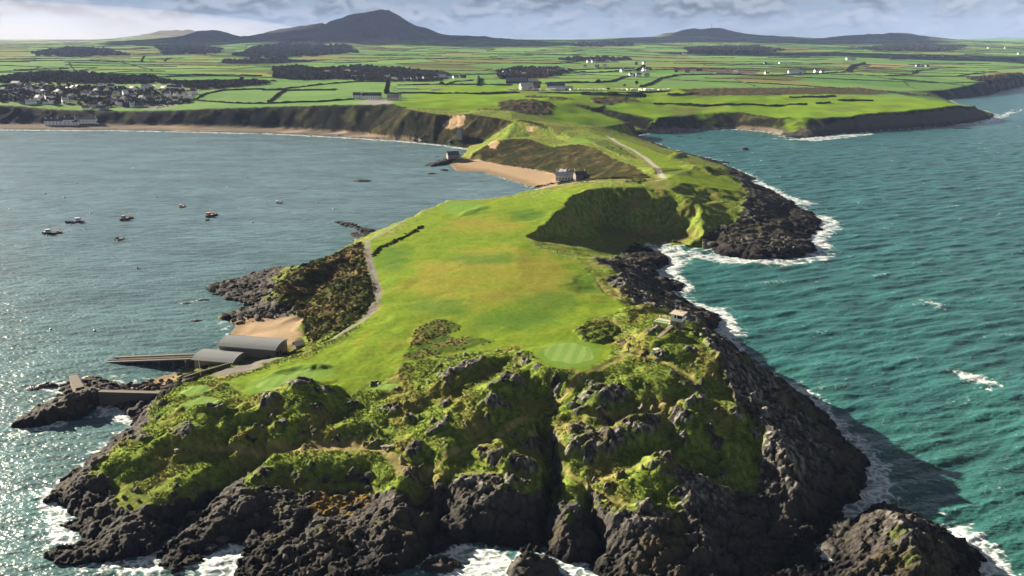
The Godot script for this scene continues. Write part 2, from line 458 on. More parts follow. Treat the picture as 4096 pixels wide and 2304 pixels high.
	contour([8.4, -387.9, 20.0, 15.1, -405.4, 20.0, 28.1, -449.5, 21.0, 37.2, -480.4, 22.5, 51.0, -496.5, 24.0, 66.5, -499.4, 24.5, 84.3, -499.3, 24.0, 99.0, -496.4, 23.0, 108.8, -488.2, 21.0, 114.6, -479.3, 17.0, 113.5, -462.4, 12.0, 111.1, -444.9, 6.5, 111.9, -442.1, 2.0])  # hollow rim
	contour([8.8, -384.5, 20.0, 10.9, -367.8, 20.0, 18.9, -355.2, 20.0, 27.9, -351.4, 19.5, 36.6, -346.4, 19.0, 42.7, -336.3, 18.5, 46.2, -322.7, 18.5, 46.8, -308.5, 18.0])  # hollow south rim
	contour([11.5, -387.6, 18.0, 24.5, -422.3, 12.0, 33.5, -425.4, 9.0, 45.6, -413.2, 6.5, 57.4, -404.0, 5.0, 69.8, -402.3, 3.5])  # hollow ridge
	contour([54.7, -455.2, 4.0, 69.5, -459.3, 2.5, 87.2, -465.4, 2.0, 104.1, -465.4, 2.0, 109.8, -453.4, 2.0])  # hollow foot
	contour([71.0, -452.6, 1.0, 85.0, -452.4, 0.8, 101.4, -451.9, 0.7])  # hollow beach
	contour([130.0, -506.9, 14.0, 145.3, -505.3, 13.0, 154.9, -502.3, 11.0, 163.1, -494.3, 7.5, 180.0, -498.4, 4.0])  # promontory
	contour([117.3, -451.1, 5.0, 131.4, -451.9, 6.0, 142.3, -449.0, 5.5, 152.3, -443.4, 4.5, 165.2, -440.7, 4.0, 166.4, -430.9, 3.0])  # promontory rock
	contour([-48, -790, 1.5, -34, -761, 2.5, -7, -727, 2.5, 12, -708, 2.5, 29.7, -690.7, 2.5, 40.2, -660.8, 3.0, 49.7, -645.3, 3.0, 61.2, -628.0, 6.0])  # beach cliff foot
	contour([-38, -779, 8.1, -22, -797, 15.5, -3, -804, 19.1, 17, -799, 19.7, 38, -761, 16.3, 62, -746, 20.7, 75, -715, 21.1, 86.2, -661.9, 18.9, 97.2, -620.1, 19.3, 104.4, -569.5, 18.8])  # brown hill top
	contour([-16, -838, 12.9, 18, -844, 15.5, 46, -823, 15.5, 57, -797, 15.9])  # brown hill back
	contour([-44, -744, 1.0, -18, -724, 1.4, 4.2, -688.8, 1.4, 20.8, -660.3, 1.4, 31.4, -637.9, 2.0])  # beach sand
	contour([-80, -741, 1.0, -68, -753, 2.2, -58, -771, 3.0, -50, -779, 3.0])  # boathouse rock
	contour([-869, -1147, 25.6, -718, -1131, 25.2, -641, -1122, 20.5, -582, -1113, 18.1, -559, -1107, 17.5, -542, -1111, 19.3, -466, -1101, 21.2, -391, -1088, 25.0, -310, -1070, 28.5, -218, -1034, 33.9, -175, -1018, 35.1, -151, -1009, 37.3, -121, -960, 33.7, -90, -940, 29.0, -73, -938, 29.2, -50, -926, 32.5, -24, -907, 29.9, -1, -896, 29.1, 14, -883, 27.8, 34, -866, 26.5, 50, -841, 21.6, 60, -809, 18.5])  # south cliff top
	contour([-848, -1112, 3.0, -699, -1093, 3.0, -627, -1091, 3.0, -547, -1083, 3.0, -457, -1073, 3.0, -383, -1058, 3.0, -304, -1039, 3.0, -235, -1009, 3.0, -179, -977, 3.0, -135, -942, 3.0, -104, -915, 3.0, -75, -890, 3.0, -49, -863, 3.0])  # south cliff foot
	contour([84, -893, 19.0, 121, -945, 18.4, 163, -1002, 17.5, 216, -1065, 16.0, 256, -1097, 17.3, 306, -1098, 20.4, 341, -1060, 17.0, 376, -1031, 18.2, 425, -1041, 17.2, 472, -1069, 19.3, 545, -1105, 20.3, 600, -1140, 21.2, 655, -1177, 22.1, 683, -1192, 18.7])  # north cliff top
	contour([113, -982, 6.0, 145, -1000, 4.0, 167, -1013, 3.0, 210, -1027, 3.0, 255, -1041, 3.0, 293, -1051, 3.0, 329, -1032, 3.0, 350, -987, 3.0, 376, -979, 3.0, 418, -1009, 3.0, 468, -1032, 3.0, 538, -1070, 3.0, 611, -1107, 3.0, 662, -1150, 2.5])  # north cliff foot
	contour([702, -1543, 19.8, 786, -1585, 17.3, 876, -1636, 15.6, 1001, -1749, 22.9, 1149, -1912, 24.3, 1325, -2112, 25.8, 1709, -2491, 29.6])  # far headland top
	contour([867, -1594, 3.0, 997, -1698, 3.0, 1158, -1904, 3.0, 1316, -2090, 3.0, 1710, -2484, 3.0])  # far headland foot
	contour([86.6, -167.5, 3.0, 88.8, -164.7, 6.0, 90.8, -159.2, 7.5, 90.1, -153.0, 7.5, 90.1, -147.2, 6.5, 92.9, -145.0, 4.0, 97.4, -146.3, 2.0])  # islet crest
	contour([81.4, -161.0, 3.0, 81.7, -153.6, 5.0, 80.2, -147.8, 4.0, 82.3, -142.4, 3.0])  # islet side
	spots([-109.1, -276.2, 3.0, -97.7, -278.2, 3.5, -86.6, -276.3, 3.8, -116.3, -369.1, 3.0, -117.3, -379.5, 3.0, -124.3, -363.2, 1.8, -130.3, -358.1, 1.4, -138.7, -360.0, 0.8, -115.0, -339.0, 1.8, -112.8, -388.8, 3.0, -108.6, -302.3, 1.2, -96.4, -299.6, 2.2, -87.1, -295.2, 3.0, -109.3, -294.3, 0.8, -108.0, -310.8, 1.2, -96.6, -306.1, 2.4, -123.8, -253.8, 0.6, -128.5, -248.6, 0.4, -128.4, -234.1, 0.5, -121.4, -233.1, 1.3, -116.6, -232.9, 2.2, -141.8, -247.9, 0.5, -147.1, -253.0, 0.5, -103.8, -230.2, 8.7, -99.4, -232.2, 8.8, -94.3, -226.8, 8.9, -97.3, -223.2, 8.6, -104.7, -226.0, 7.9, -100.3, -216.5, 7.8, -93.2, -213.6, 7.9, -90.6, -219.9, 8.8, -101.2, -211.0, 6.4, -101.7, -203.5, 5.4, -100.2, -194.7, 5.2, -103.4, -192.0, 4.9, -105.5, -187.2, 4.9, -99.9, -182.1, 4.7, -91.1, -183.5, 5.0, -89.8, -175.4, 4.7, -99.4, -174.2, 4.3])
	spots([-79.9, -187.8, 6.1, -74.6, -191.1, 6.6, -87.0, -189.4, 5.8, -79.8, -222.8, 10.1, -72.5, -223.3, 10.5, -64.6, -231.6, 11.5, -59.2, -236.1, 12.3, -76.1, -236.1, 10.9, -84.8, -230.8, 9.8, -87.2, -226.4, 9.1, -52.2, -247.9, 14.5, -41.6, -269.9, 18.0, -37.4, -238.5, 15.5, -52.0, -226.5, 12.5, -42.3, -228.1, 13.1, -32.3, -251.3, 17.5, -18.5, -248.7, 18.5, -13.1, -279.1, 21.0, -30.9, -311.5, 20.5, -48.0, -316.4, 19.0, 1.9, -306.5, 22.0, 17.6, -297.3, 21.5, 28.5, -279.1, 21.0, 2.3, -361.7, 21.0, -17.6, -385.2, 19.0, -48.5, -393.3, 17.0, -39.3, -455.2, 16.0, -21.6, -478.1, 16.0, 2.9, -466.1, 18.5, 22.8, -485.6, 19.5, 13.4, -418.9, 19.5, 1.6, -251.0, 20.5, 15.0, -248.3, 21.5, 30.0, -264.4, 21.5, 8.8, -224.1, 20.9, 19.3, -235.2, 21.7, 25.7, -222.9, 22.0, 17.9, -215.4, 19.4, 38.4, -226.9, 23.0, 43.3, -219.4, 22.9])
	spots([54.7, -223.2, 24.5, 44.2, -232.3, 23.5, 34.1, -241.0, 21.5, 43.2, -258.8, 22.0, 53.7, -256.0, 23.0, -28.5, -217.5, 13.9, -33.9, -212.3, 12.5, -39.4, -209.5, 11.3, -20.6, -195.1, 12.3, -27.7, -190.3, 10.1, -32.5, -186.1, 8.9, -29.7, -180.5, 8.0, -22.4, -180.0, 8.3, -11.1, -180.3, 8.7, -0.8, -175.6, 8.1, -43.6, -200.2, 9.7, -48.2, -195.1, 8.7, -57.4, -192.3, 7.8, -38.8, -191.7, 8.7, -9.5, -191.3, 11.9, -4.0, -188.8, 12.1, 4.6, -193.2, 12.2, -10.0, -204.8, 14.8, 1.4, -205.2, 15.9, 10.8, -214.2, 18.0, 9.3, -203.6, 14.2, 18.5, -206.4, 16.6, 24.7, -212.2, 18.9, 35.9, -209.1, 20.3, 44.8, -208.1, 20.8, 52.8, -208.1, 20.8, 50.5, -201.8, 18.8, 44.4, -198.5, 16.7, 34.3, -197.1, 15.0, 12.1, -192.0, 11.6, 13.7, -182.6, 9.7, 19.4, -176.5, 8.7, 15.0, -171.5, 7.8, 22.6, -168.8, 7.8, 29.9, -165.0, 7.4])
	spots([34.2, -168.3, 8.1, 27.2, -174.1, 9.0, 36.2, -180.8, 10.7, 45.8, -188.1, 12.5, 54.3, -188.6, 13.4, 61.1, -194.4, 15.2, 28.4, -154.5, 4.3, 35.2, -151.4, 3.4, 29.2, -147.4, 2.2, 40.9, -148.2, 1.6, 25.2, -157.5, 4.3, 54.1, -147.7, 0.9, 64.0, -150.7, 0.7, -26.2, -168.6, 6.2, -27.1, -160.6, 4.3, -20.1, -166.2, 5.0, -31.6, -165.5, 4.3, -30.2, -155.6, 2.5, -22.0, -156.6, 2.8, -9.8, -174.3, 6.8, -3.7, -170.5, 5.6, 1.2, -168.1, 3.7, -8.5, -164.5, 2.8, -14.4, -166.6, 2.5, -2.7, -162.6, 1.9, 14.6, -164.5, 5.6, 13.2, -157.9, 4.0, 14.8, -154.2, 1.9, 12.1, -154.5, 2.2, 23.0, -162.9, 6.1, 23.7, -156.4, 4.0, 21.0, -152.0, 1.9, -45.9, -172.7, 1.9, -51.7, -175.9, 1.9, -38.2, -169.2, 1.9, -51.3, -166.6, 2.5, -53.8, -161.4, 2.2, -46.3, -161.7, 2.5, -41.4, -160.9, 2.5, -53.5, -153.5, 1.9])
	spots([-45.5, -150.6, 1.9, -39.0, -153.5, 1.9, -55.8, -148.7, 1.2, -36.0, -156.9, 1.6, -41.5, -140.8, 1.2, -99.8, -154.7, 0.9, -95.7, -157.6, 1.6, -90.6, -156.8, 1.6, -103.2, -171.6, 3.7, -111.0, -176.6, 2.8, -115.1, -176.4, 1.6, -99.4, -169.5, 2.8, 36.4, -464.9, 9.0, 51.9, -473.7, 4.0, 53.6, -376.5, 9.0, 60.5, -369.3, 7.0, 72.7, -394.0, 3.0, 56.5, -343.1, 9.0, 65.1, -349.8, 5.0, 76.9, -361.9, 1.2, 60.3, -322.8, 9.0, 69.3, -315.4, 7.0, 73.1, -302.5, 8.0, 81.7, -310.3, 3.5, 74.7, -288.6, 8.0, 121.0, -429.0, 3.5, 134.1, -420.3, 3.5, 147.9, -422.2, 3.0, 122.1, -462.7, 9.5, 135.5, -468.1, 9.5, 148.7, -471.5, 7.5, 161.9, -466.3, 5.0, 192.0, -502.8, 3.0, 187.8, -529.4, 4.0, 167.8, -537.8, 12.0, 152.0, -531.2, 16.0, 131.8, -527.0, 19.5, 115.8, -528.1, 22.0, 95.5, -519.7, 24.0, 82.5, -521.4, 24.5])
	spots([66.5, -519.7, 24.0, 163.6, -596.6, 16.0, 155.3, -625.8, 17.5, 137.6, -603.2, 19.5, 116.8, -560.5, 22.0, 139.3, -672.4, 17.0, 119.9, -658.7, 19.0, 125, -749, 17.0, 109, -803, 18.0, 87, -828, 19.0, 104.5, -666.7, 19.5, 100, -738, 18.5, 90, -778, 19.0, 106.0, -596.9, 22.0, 168.1, -568.3, 12.0, 185.2, -584.9, 6.0, 178.0, -614.0, 10.0, 193.0, -679.3, 4.0, 684, -1376, 19.0, 631, -1410, 20.0, 728, -1354, 14.0])
	ridge(520, [-1104, -4845, 176.9, -1016, -4861, 227.8, -946, -4870, 254.3, -854, -4872, 260.9, -784, -4872, 263.2, -761, -4877, 276.4, -726, -4877, 276.4, -703, -4873, 265.4, -645, -4861, 227.8, -552, -4847, 183.6, -459, -4837, 150.4, -390, -4831, 132.7])  # flat topped mountain
	ridge(420, [-1634, -5250, 129.4, -1483, -5262, 167.9, -1369, -5268, 187.1, -1293, -5274, 206.3, -1218, -5273, 203.9, -1155, -5270, 191.9])  # mountain shoulder
	ridge(330, [-408, -4516, 131.5, -234, -4515, 129.5, -126, -4513, 121.2, 4, -4508, 106.7, 91, -4504, 94.3])  # mountain tail
	ridge(300, [-1837, -4620, 127.7, -1771, -4626, 146.7, -1660, -4631, 163.6, -1582, -4625, 144.6, -1527, -4617, 119.2])  # round dark hill
	ridge(500, [-3171, -6290, 100.6, -2989, -6293, 112.1, -2778, -6302, 141.0, -2657, -6312, 169.8, -2566, -6313, 175.6, -2520, -6310, 164.0, -2487, -6315, 181.3, -2415, -6309, 161.1, -2203, -6300, 132.3])  # left moor
	ridge(700, [-5628, -7854, 71.7, -4871, -7859, 86.2, -4418, -7856, 78.9, -3964, -7862, 97.0])  # left skyline
	ridge(800, [178, -7124, 85.6, 384, -7127, 95.4, 727, -7131, 108.5, 1207, -7136, 124.8])  # middle skyline
	ridge(620, [1243, -7346, 125.1, 1419, -7359, 165.5, 1560, -7367, 189.0, 1772, -7371, 202.5, 1860, -7371, 202.5, 1966, -7360, 168.8, 2160, -7353, 145.3, 2372, -7349, 131.8, 2690, -7344, 118.4])  # mast hill
	ridge(430, [2336, -6293, 112.1, 2608, -6301, 138.1, 2759, -6303, 143.8, 2911, -6307, 155.4, 3032, -6305, 149.6, 3183, -6298, 126.5, 3365, -6291, 106.3, 3516, -6288, 94.8])  # right hill
	ridge(500, [6312, -11012, 104.9, 6523, -11020, 130.1, 6735, -11016, 120.0, 6947, -11013, 110.0, 7477, -11012, 104.9])  # farthest hill
	area("fairway", [-72.9, -392.0, -61.1, -409.7, -53.6, -457.3, -48.1, -486.7, -40.8, -505.0, 3.1, -499.1, 29.2, -512.9, 53.0, -516.6, 34.7, -479.2, 21.2, -425.3, 7.4, -388.0, 8.9, -364.2, 20.4, -348.8, 30.4, -338.0, 33.4, -313.8, 35.9, -291.4, 44.3, -280.2, 38.8, -266.8, 29.5, -260.2, 21.6, -248.3, 24.0, -237.8, 32.2, -236.3, 29.2, -221.4, 22.6, -214.4, 15.6, -214.6, 8.6, -218.5, 7.4, -226.0, 1.5, -236.9, -4.9, -235.3, -16.4, -236.5, -26.8, -236.6, -34.4, -235.4, -36.1, -229.0, -43.1, -225.2, -50.2, -217.2, -61.0, -221.9, -71.5, -219.5, -77.8, -220.2, -85.1, -225.7, -92.2, -233.4, -90.1, -238.8, -78.6, -245.0, -66.6, -251.2, -55.6, -266.3, -50.6, -284.6, -51.8, -299.3, -58.5, -329.0, -67.7, -367.7])
	area("fairway", [94, -842, 115, -847, 122, -733, 134.6, -683.1, 134.4, -602.4, 150.4, -591.9, 168.1, -568.3, 149.7, -522.3, 125.8, -524.0, 108.0, -529.8, 112.6, -567.5, 116.6, -658.4, 110, -727, 100, -793])
	area("scrub", [113.4, -590.6, 126.4, -600.7, 135.5, -590.4, 128.8, -569.4, 113.7, -558.7])
	area("scrub", [145.5, -603.8, 186, -707, 204, -719, 185.7, -664.7, 150.4, -591.9])
	area("scrub", [71.6, -518.8, 84.9, -537.0, 94.5, -529.3, 81.1, -511.8])
	area("brown", [60.0, -632.3, 36.1, -635.6, 18.7, -633.4, -0.6, -610.3, -26.7, -594.1, -26.3, -586.3, 0.6, -602.1, 16.9, -536.8, 35.9, -536.1, 51.6, -529.3])
	area("scrub", [74, -814, 92, -791, 100, -731, 103.1, -657.2, 92.0, -673.5, 79, -742])
	area("dry", [-49.4, -297.4, -47.5, -324.5, -38.6, -355.2, -16.9, -369.6, 8.0, -363.8, 23.8, -344.5, 32.3, -320.2, 31.2, -284.2, 18.8, -266.1, 1.8, -274.8, -15.5, -268.4, -29.8, -267.6, -42.3, -274.6])
	area("dry", [-28.3, -259.7, -33.1, -246.4, -44.0, -238.9, -54.4, -245.2, -46.3, -253.7, -38.8, -259.3])
	area("dry", [-10.1, -239.9, 6.6, -234.1, 5.2, -228.0, -9.9, -234.3, -28.7, -230.6, -31.8, -234.9])
	area("dry", [-25.0, -451.0, 2.7, -437.5, 17.6, -416.0, 8.6, -394.2, -18.0, -394.8, -44.8, -417.1])
	area("dry", [25.3, -244.6, 24.7, -242.8, 23.5, -241.3, 21.7, -240.3, 19.7, -240.0, 17.7, -240.3, 16.1, -241.5, 15.1, -243.0, 14.8, -244.8, 15.3, -246.4, 16.5, -247.8, 18.3, -248.8, 20.4, -249.1, 22.4, -248.8, 24.0, -247.8, 25.1, -246.3])
	area("tussock", [-28.0, -266.6, -19.4, -261.4, -17.6, -255.0, -21.4, -251.8, -30.9, -251.1, -35.0, -253.2, -31.7, -261.0])
	area("tussock", [-34.3, -251.3, -21.3, -249.9, -5.0, -243.6, -10.8, -239.6, -21.9, -240.5, -29.4, -237.1, -34.6, -237.2])
	area("scrub", [25.5, -254.1, 33.2, -255.9, 34.4, -243.8, 29.7, -236.4, 23.6, -240.0, 22.2, -246.5])
	area("green", [9.8, -234.5, 14.4, -237.1, 24.5, -236.3, 28.1, -229.8, 25.5, -220.1, 21.6, -216.3, 15.6, -215.6, 10.1, -219.4, 7.6, -224.5])
	area("putting", [25.1, -225.3, 24.5, -222.7, 23.3, -221.1, 21.5, -220.0, 19.4, -219.4, 17.0, -219.4, 14.7, -220.0, 12.7, -221.1, 11.1, -222.6, 10.0, -224.6, 9.8, -227.7, 10.3, -230.7, 11.5, -233.3, 13.4, -235.3, 15.7, -236.4, 18.2, -236.4, 20.6, -235.7, 22.7, -234.1, 24.2, -231.7, 25.1, -228.6])
	area("green", [-85.6, -230.1, -79.3, -221.3, -71.9, -221.2, -62.2, -226.9, -56.6, -233.4, -61.1, -242.0, -69.8, -242.0, -81.0, -235.1])
	area("putting", [-81.4, -228.1, -78.3, -224.0, -72.5, -223.4, -65.3, -229.5, -62.9, -235.4, -68.7, -237.9, -77.9, -233.6])
	area("green", [-16.2, -470.6, -16.8, -460.8, -19.5, -455.1, -23.6, -452.1, -28.6, -452.1, -33.8, -455.0, -38.6, -462.4, -42.4, -472.8, -44.4, -483.7, -44.1, -492.9, -41.6, -500.7, -37.3, -505.4, -31.8, -505.6, -26.0, -501.4, -21.1, -493.7, -17.6, -481.8])
	area("putting", [-105.8, -227.8, -100.4, -231.4, -94.9, -229.0, -98.7, -223.4, -100.0, -222.3])
	area("putting", [-101.3, -217.4, -95.3, -223.8, -90.5, -221.5, -90.0, -217.5, -95.0, -213.7])
	area("putting", [-41.6, -219.6, -40.4, -223.8, -34.7, -222.7, -35.2, -217.4])
	area("green", [53, -780, 68, -819, 83, -819, 88, -777, 77, -765, 62, -765])
	area("lush", [-15.7, -462.4, -16.1, -458.2, -17.6, -455.3, -20.0, -453.7, -22.8, -453.8, -25.8, -455.4, -28.4, -458.6, -30.4, -464.0, -31.3, -469.9, -31.1, -475.3, -29.6, -479.3, -27.2, -481.0, -24.1, -480.7, -21.0, -478.3, -18.3, -473.8, -16.4, -468.2])
	area("lush", [19.5, -435.8, 18.5, -430.1, 16.2, -426.0, 12.9, -424.1, 9.2, -424.1, 5.4, -426.4, 2.3, -430.9, 0.1, -437.0, -0.7, -443.9, 0.1, -450.6, 2.4, -455.9, 5.8, -458.6, 9.9, -458.0, 13.8, -454.8, 17.0, -449.3, 19.0, -442.6])
	area("lush", [41.4, -311.4, 40.0, -306.1, 37.2, -299.7, 33.6, -294.9, 29.7, -292.3, 26.2, -292.1, 23.3, -294.5, 21.6, -299.0, 21.2, -304.4, 22.4, -310.8, 24.9, -316.9, 28.6, -321.4, 32.7, -323.6, 36.5, -323.3, 39.5, -320.5, 41.2, -316.3])
	area("lush", [3.9, -339.4, 2.4, -335.9, -1.8, -333.7, -8.0, -332.9, -15.4, -333.5, -23.0, -337.0, -29.7, -341.7, -34.4, -346.8, -36.3, -350.8, -35.1, -353.8, -30.8, -355.4, -24.1, -355.3, -16.2, -353.4, -8.4, -349.3, -1.8, -345.8, 2.4, -342.4])
	area("lush", [-14.4, -275.6, -15.2, -272.2, -17.9, -269.7, -22.1, -268.6, -27.0, -268.9, -32.2, -270.6, -36.8, -273.9, -40.3, -278.8, -42.0, -283.8, -41.6, -288.3, -38.9, -290.8, -34.4, -291.6, -29.0, -290.6, -23.5, -287.9, -18.8, -284.1, -15.6, -279.8])
	area("lush", [25.5, -279.1, 24.2, -274.1, 21.4, -269.8, 17.5, -267.3, 13.1, -266.4, 8.8, -267.3, 5.1, -270.0, 2.6, -274.1, 1.8, -279.1, 2.7, -284.2, 5.4, -288.5, 9.5, -291.5, 14.3, -292.6, 18.9, -291.5, 22.7, -288.6, 25.0, -284.2])
	area("lush", [16.8, -257.2, 15.4, -253.0, 12.1, -250.0, 7.2, -248.7, 1.6, -249.2, -4.1, -251.2, -9.0, -254.0, -12.4, -257.4, -13.7, -260.9, -12.7, -264.1, -9.4, -266.2, -4.3, -267.7, 1.7, -268.5, 7.7, -267.7, 12.7, -265.5, 15.9, -261.7])
	area("lush", [-47.8, -354.3, -47.1, -344.5, -47.6, -336.0, -49.1, -330.8, -51.7, -329.8, -54.8, -333.0, -58.2, -339.9, -61.2, -348.6, -63.4, -358.9, -64.5, -369.1, -64.2, -377.9, -62.5, -383.5, -59.6, -384.6, -56.0, -381.1, -52.6, -374.5, -49.7, -365.1])
	area("road", [-101.8, -244.2, -99.6, -250.1, -95.7, -254.8, -95.9, -262.9, -92.3, -266.0, -86.6, -266.1, -85.9, -256.0, -89.3, -252.6, -84.2, -245.4, -88.9, -243.2, -96.4, -241.5])
	area("path", [-34.7, -190.0, -30.4, -186.2, -24.6, -180.9, -25.3, -178.5, -29.5, -178.8, -31.7, -183.8])
	area("path", [-51.2, -193.9, -42.5, -194.3, -37.7, -192.0, -41.9, -190.7, -48.5, -191.1, -57.4, -192.3, -64.8, -194.6, -66.4, -196.4])
	area("rock", [-116.6, -236.0, -111.9, -219.2, -110.4, -209.8, -110.8, -204.6, -112.3, -200.5, -111.8, -193.9, -110.4, -187.9, -114.1, -185.7, -108.5, -181.2, -104.8, -183.1, -102.5, -180.5, -103.4, -175.2, -97.0, -168.8, -91.3, -167.6, -85.4, -171.8, -81.1, -178.7, -76.1, -181.7, -72.1, -182.5, -68.1, -183.8, -67.3, -176.1, -70.0, -173.4, -61.8, -179.7, -58.4, -178.3, -53.2, -177.8, -40.0, -178.8, -34.2, -175.3, -30.4, -174.4, -27.5, -171.7, -24.1, -171.6, -20.1, -176.7, -16.0, -176.2, -10.9, -176.1, -4.9, -176.9, 0.2, -172.3, 5.1, -171.0, 7.7, -180.6, 9.7, -184.5, 10.7, -167.4, 12.8, -167.5, 16.9, -169.8, 20.5, -166.8, 25.6, -161.2, 32.7, -158.6, 37.6, -159.7, 41.3, -163.6, 39.5, -169.7, 41.6, -175.4, 45.8, -177.1, 51.1, -173.5, 56.0, -172.9, 61.6, -174.8, 65.0, -178.2, 66.8, -189.3, 65.0, -201.3, 61.9, -212.1, 61.5, -221.1, 61.1, -234.7, 67.5, -288.2, 55.8, -288.6, 46.9, -282.1, 42.8, -297.1, 40.0, -313.4, 91.4, -424.9, 213.3, -424.9, 151.8, -275.7, 125.9, -149.0, 76.1, -120.0, -96.9, -120.0, -185.2, -241.2, -157.4, -264.5, -123.2, -245.8])
	area("tuft", [-28.8, -173.4, -24.6, -171.5, -25.1, -167.6, -29.3, -169.8])
	area("drygrass", [-53.1, -175.5, -45.0, -178.0, -36.9, -176.0, -35.2, -171.9, -40.2, -169.1, -48.2, -169.6])
	area("rock", [36.8, -347.9, 57.7, -406.7, 72.4, -446.5, 89.7, -416.5, 85.5, -365.7, 92.0, -320.0, 67.8, -293.2, 58.8, -305.8, 50.2, -314.6, 47.3, -330.8])
	area("rock", [110.5, -443.8, 120.8, -456.7, 134.8, -465.2, 147.5, -498.9, 160.2, -530.7, 170.2, -581.2, 185.7, -664.7, 201, -758, 223, -803, 215.4, -672.5, 222.9, -541.8, 174.6, -416.5, 127.5, -397.0, 108.1, -420.7])
	area("rock", [150, -963, 165, -913, 175, -846, 197, -782, 214, -777, 198, -732, 184, -756, 166, -825, 156, -889])
	area("rock", [-150.5, -361.3, -145.7, -371.7, -129.9, -394.3, -122.5, -397.3, -116.0, -382.7, -115.5, -365.8, -110.2, -347.2, -111.5, -330.2, -118.2, -331.9, -137.4, -346.0])
	area("rock", [-125.9, -314.5, -126.1, -322.6, -112.5, -331.1, -104.9, -329.0, -91.4, -314.5, -94.8, -311.5, -102.4, -314.5, -109.6, -316.0, -115.8, -314.5, -118.9, -308.6])
	area("rock", [-124.6, -517.9, -101.8, -509.4, -84.4, -483.2, -88.5, -457.5, -98.2, -452.6, -113.0, -488.7])
	area("rock", [-85, -720, -86, -756, -70, -788, -56, -810, -48, -782, -60, -751, -69, -732])
	area("rock", [111, -963, 150, -963, 202, -983, 284, -1014, 304, -996, 310, -924, 356, -924, 447, -983, 517, -1027, 640, -1100, 759, -1246, 788, -1316, 675, -1183, 555, -1105, 472, -1065, 390, -1014, 347, -992, 328, -1027, 297, -1065, 256, -1045, 212, -1036])
	area("sand", [-119.6, -312.9, -116.5, -316.3, -109.6, -315.8, -100.3, -312.9, -95.3, -312.9, -90.4, -314.8, -85.8, -307.1, -83.4, -292.5, -83.8, -279.1, -87.8, -274.8, -109.2, -276.0, -117.3, -292.5, -116.5, -301.5])
	area("sand", [-118.4, -262.2, -116.6, -255.2, -119.0, -249.2, -122.1, -243.7, -130.2, -243.7, -135.8, -246.9, -132.6, -251.8, -125.8, -258.6])
	area("sand", [-63, -738, -48, -771, -34, -764, -7, -729, 12, -710, 29.8, -692.8, 41.2, -665.9, 35.1, -615.9, 16.1, -607.4, 0.7, -642.8, -23.5, -682.2, -53, -704])
	area("sand", [-896, -1137, -715, -1118, -641, -1116, -560, -1108, -467, -1097, -391, -1082, -310, -1062, -240, -1032, -160, -979, -106, -928, -103, -899, -172, -936, -288, -983, -505, -1027, -826, -1045])
	area("sand", [157, -1014, 258, -1055, 297, -1065, 332, -1041, 348, -996, 317, -992, 287, -1027, 205, -1000])
	area("cliffsand", [-81, -928, -66, -933, -54, -925, -56, -913, -72, -918])
	area("cliffsand", [-24, -794, -19, -808, -13, -793, -16, -780, -22, -784])
	area("cliffsand", [16, -868, 24, -865, 22, -855, 16, -854])
	area("brown", [-82.3, -413.5, -71.4, -369.6, -63.6, -333.2, -56.3, -307.4, -54.1, -288.1, -60.6, -276.8, -71.7, -271.7, -79.6, -285.7, -86.7, -309.5, -101.4, -323.7, -111.3, -352.2, -103.6, -374.0, -101.6, -424.9])
	area("brown", [-42, -774, -38, -779, -21, -795, -3, -801, 17, -795, 38, -758, 61, -745, 75, -713, 85.9, -659.6, 97.0, -618.1, 99.6, -558.6, 52.2, -536.4, 37.8, -665.6, 29.7, -690.3, -7, -727])
	area("brown", [-881, -1120, -905, -1156, -561, -1113, -461, -1088, -305, -1051, -151, -1009, -121, -960, -50, -926, 14, -881, 50, -837, 60, -806, 19, -898, -46, -858, -105, -920, -237, -1018, -386, -1067, -552, -1093, -884, -1122])
	area("heath", [-18, -1086, 23, -1111, 55, -1089, 47, -1029, 6, -942, -18, -985])
	area("heath", [-45, -989, -28, -986, -15, -945, -35, -917])
	area("heath", [109, -1154, 159, -1190, 190, -1162, 116, -1109])
	area("heath", [268, -1326, 389, -1415, 522, -1498, 671, -1589, 706, -1546, 770, -1552, 835, -1587, 639, -1428, 383, -1273, 273, -1228])
	area("heath", [34, -1132, 7, -1166, 52, -1154, 100, -1114])
	area("plough", [415, -2075, 512, -1979, 584, -1931, 550, -1846, 379, -1890])
	area("straw", [955, -2454, 1138, -2631, 1314, -2623, 1230, -2501, 1038, -2395])
	area("straw", [-559, -1666, -516, -1742, -495, -1671, -551, -1644])
	area("wood", [-988, -1571, -1057, -1767, -1046, -1855, -931, -1758, -820, -1636, -709, -1601, -634, -1495, -631, -1454, -724, -1426, -842, -1450, -890, -1414])
	area("wood", [-576, -1980, -575, -2162, -460, -1937, -405, -2148, -288, -2059, -154, -1880, -133, -1730, -238, -1694, -327, -1601, -401, -1554, -472, -1619])
	area("wood", [-644, -1485, -553, -1473, -478, -1510, -432, -1477, -483, -1354, -517, -1340, -592, -1427])
	area("wood", [-37, -1976, 13, -2151, 115, -2117, 143, -1937, 73, -1636, -21, -1559])
	area("wood", [-1863, -3191, -2061, -3856, -1656, -3370, -1413, -3049, -1543, -2929, -1708, -2972])
	area("wood", [-1629, -3762, -1584, -4018, -1248, -3551, -1106, -3059, -1251, -2979])
	area("wood", [-964, -2854, -1150, -3678, -1122, -4103, -742, -3771, -606, -3190, -724, -2833, -838, -2670])
	area("wood", [809, -3836, 1157, -4425, 1329, -4503, 1279, -3854, 993, -3354, 722, -3304])
	area("wood", [1779, -4228, 2499, -5394, 2656, -4781, 1989, -3877, 1700, -3860])
	area("wood", [273, -4292, 624, -4764, 641, -4265, 332, -4006])
	area("wood", [142, -2616, 286, -2786, 408, -2701, 257, -2503])
	area("wood", [-916, -2597, -761, -2669, -597, -2521, -686, -2403, -858, -2430])
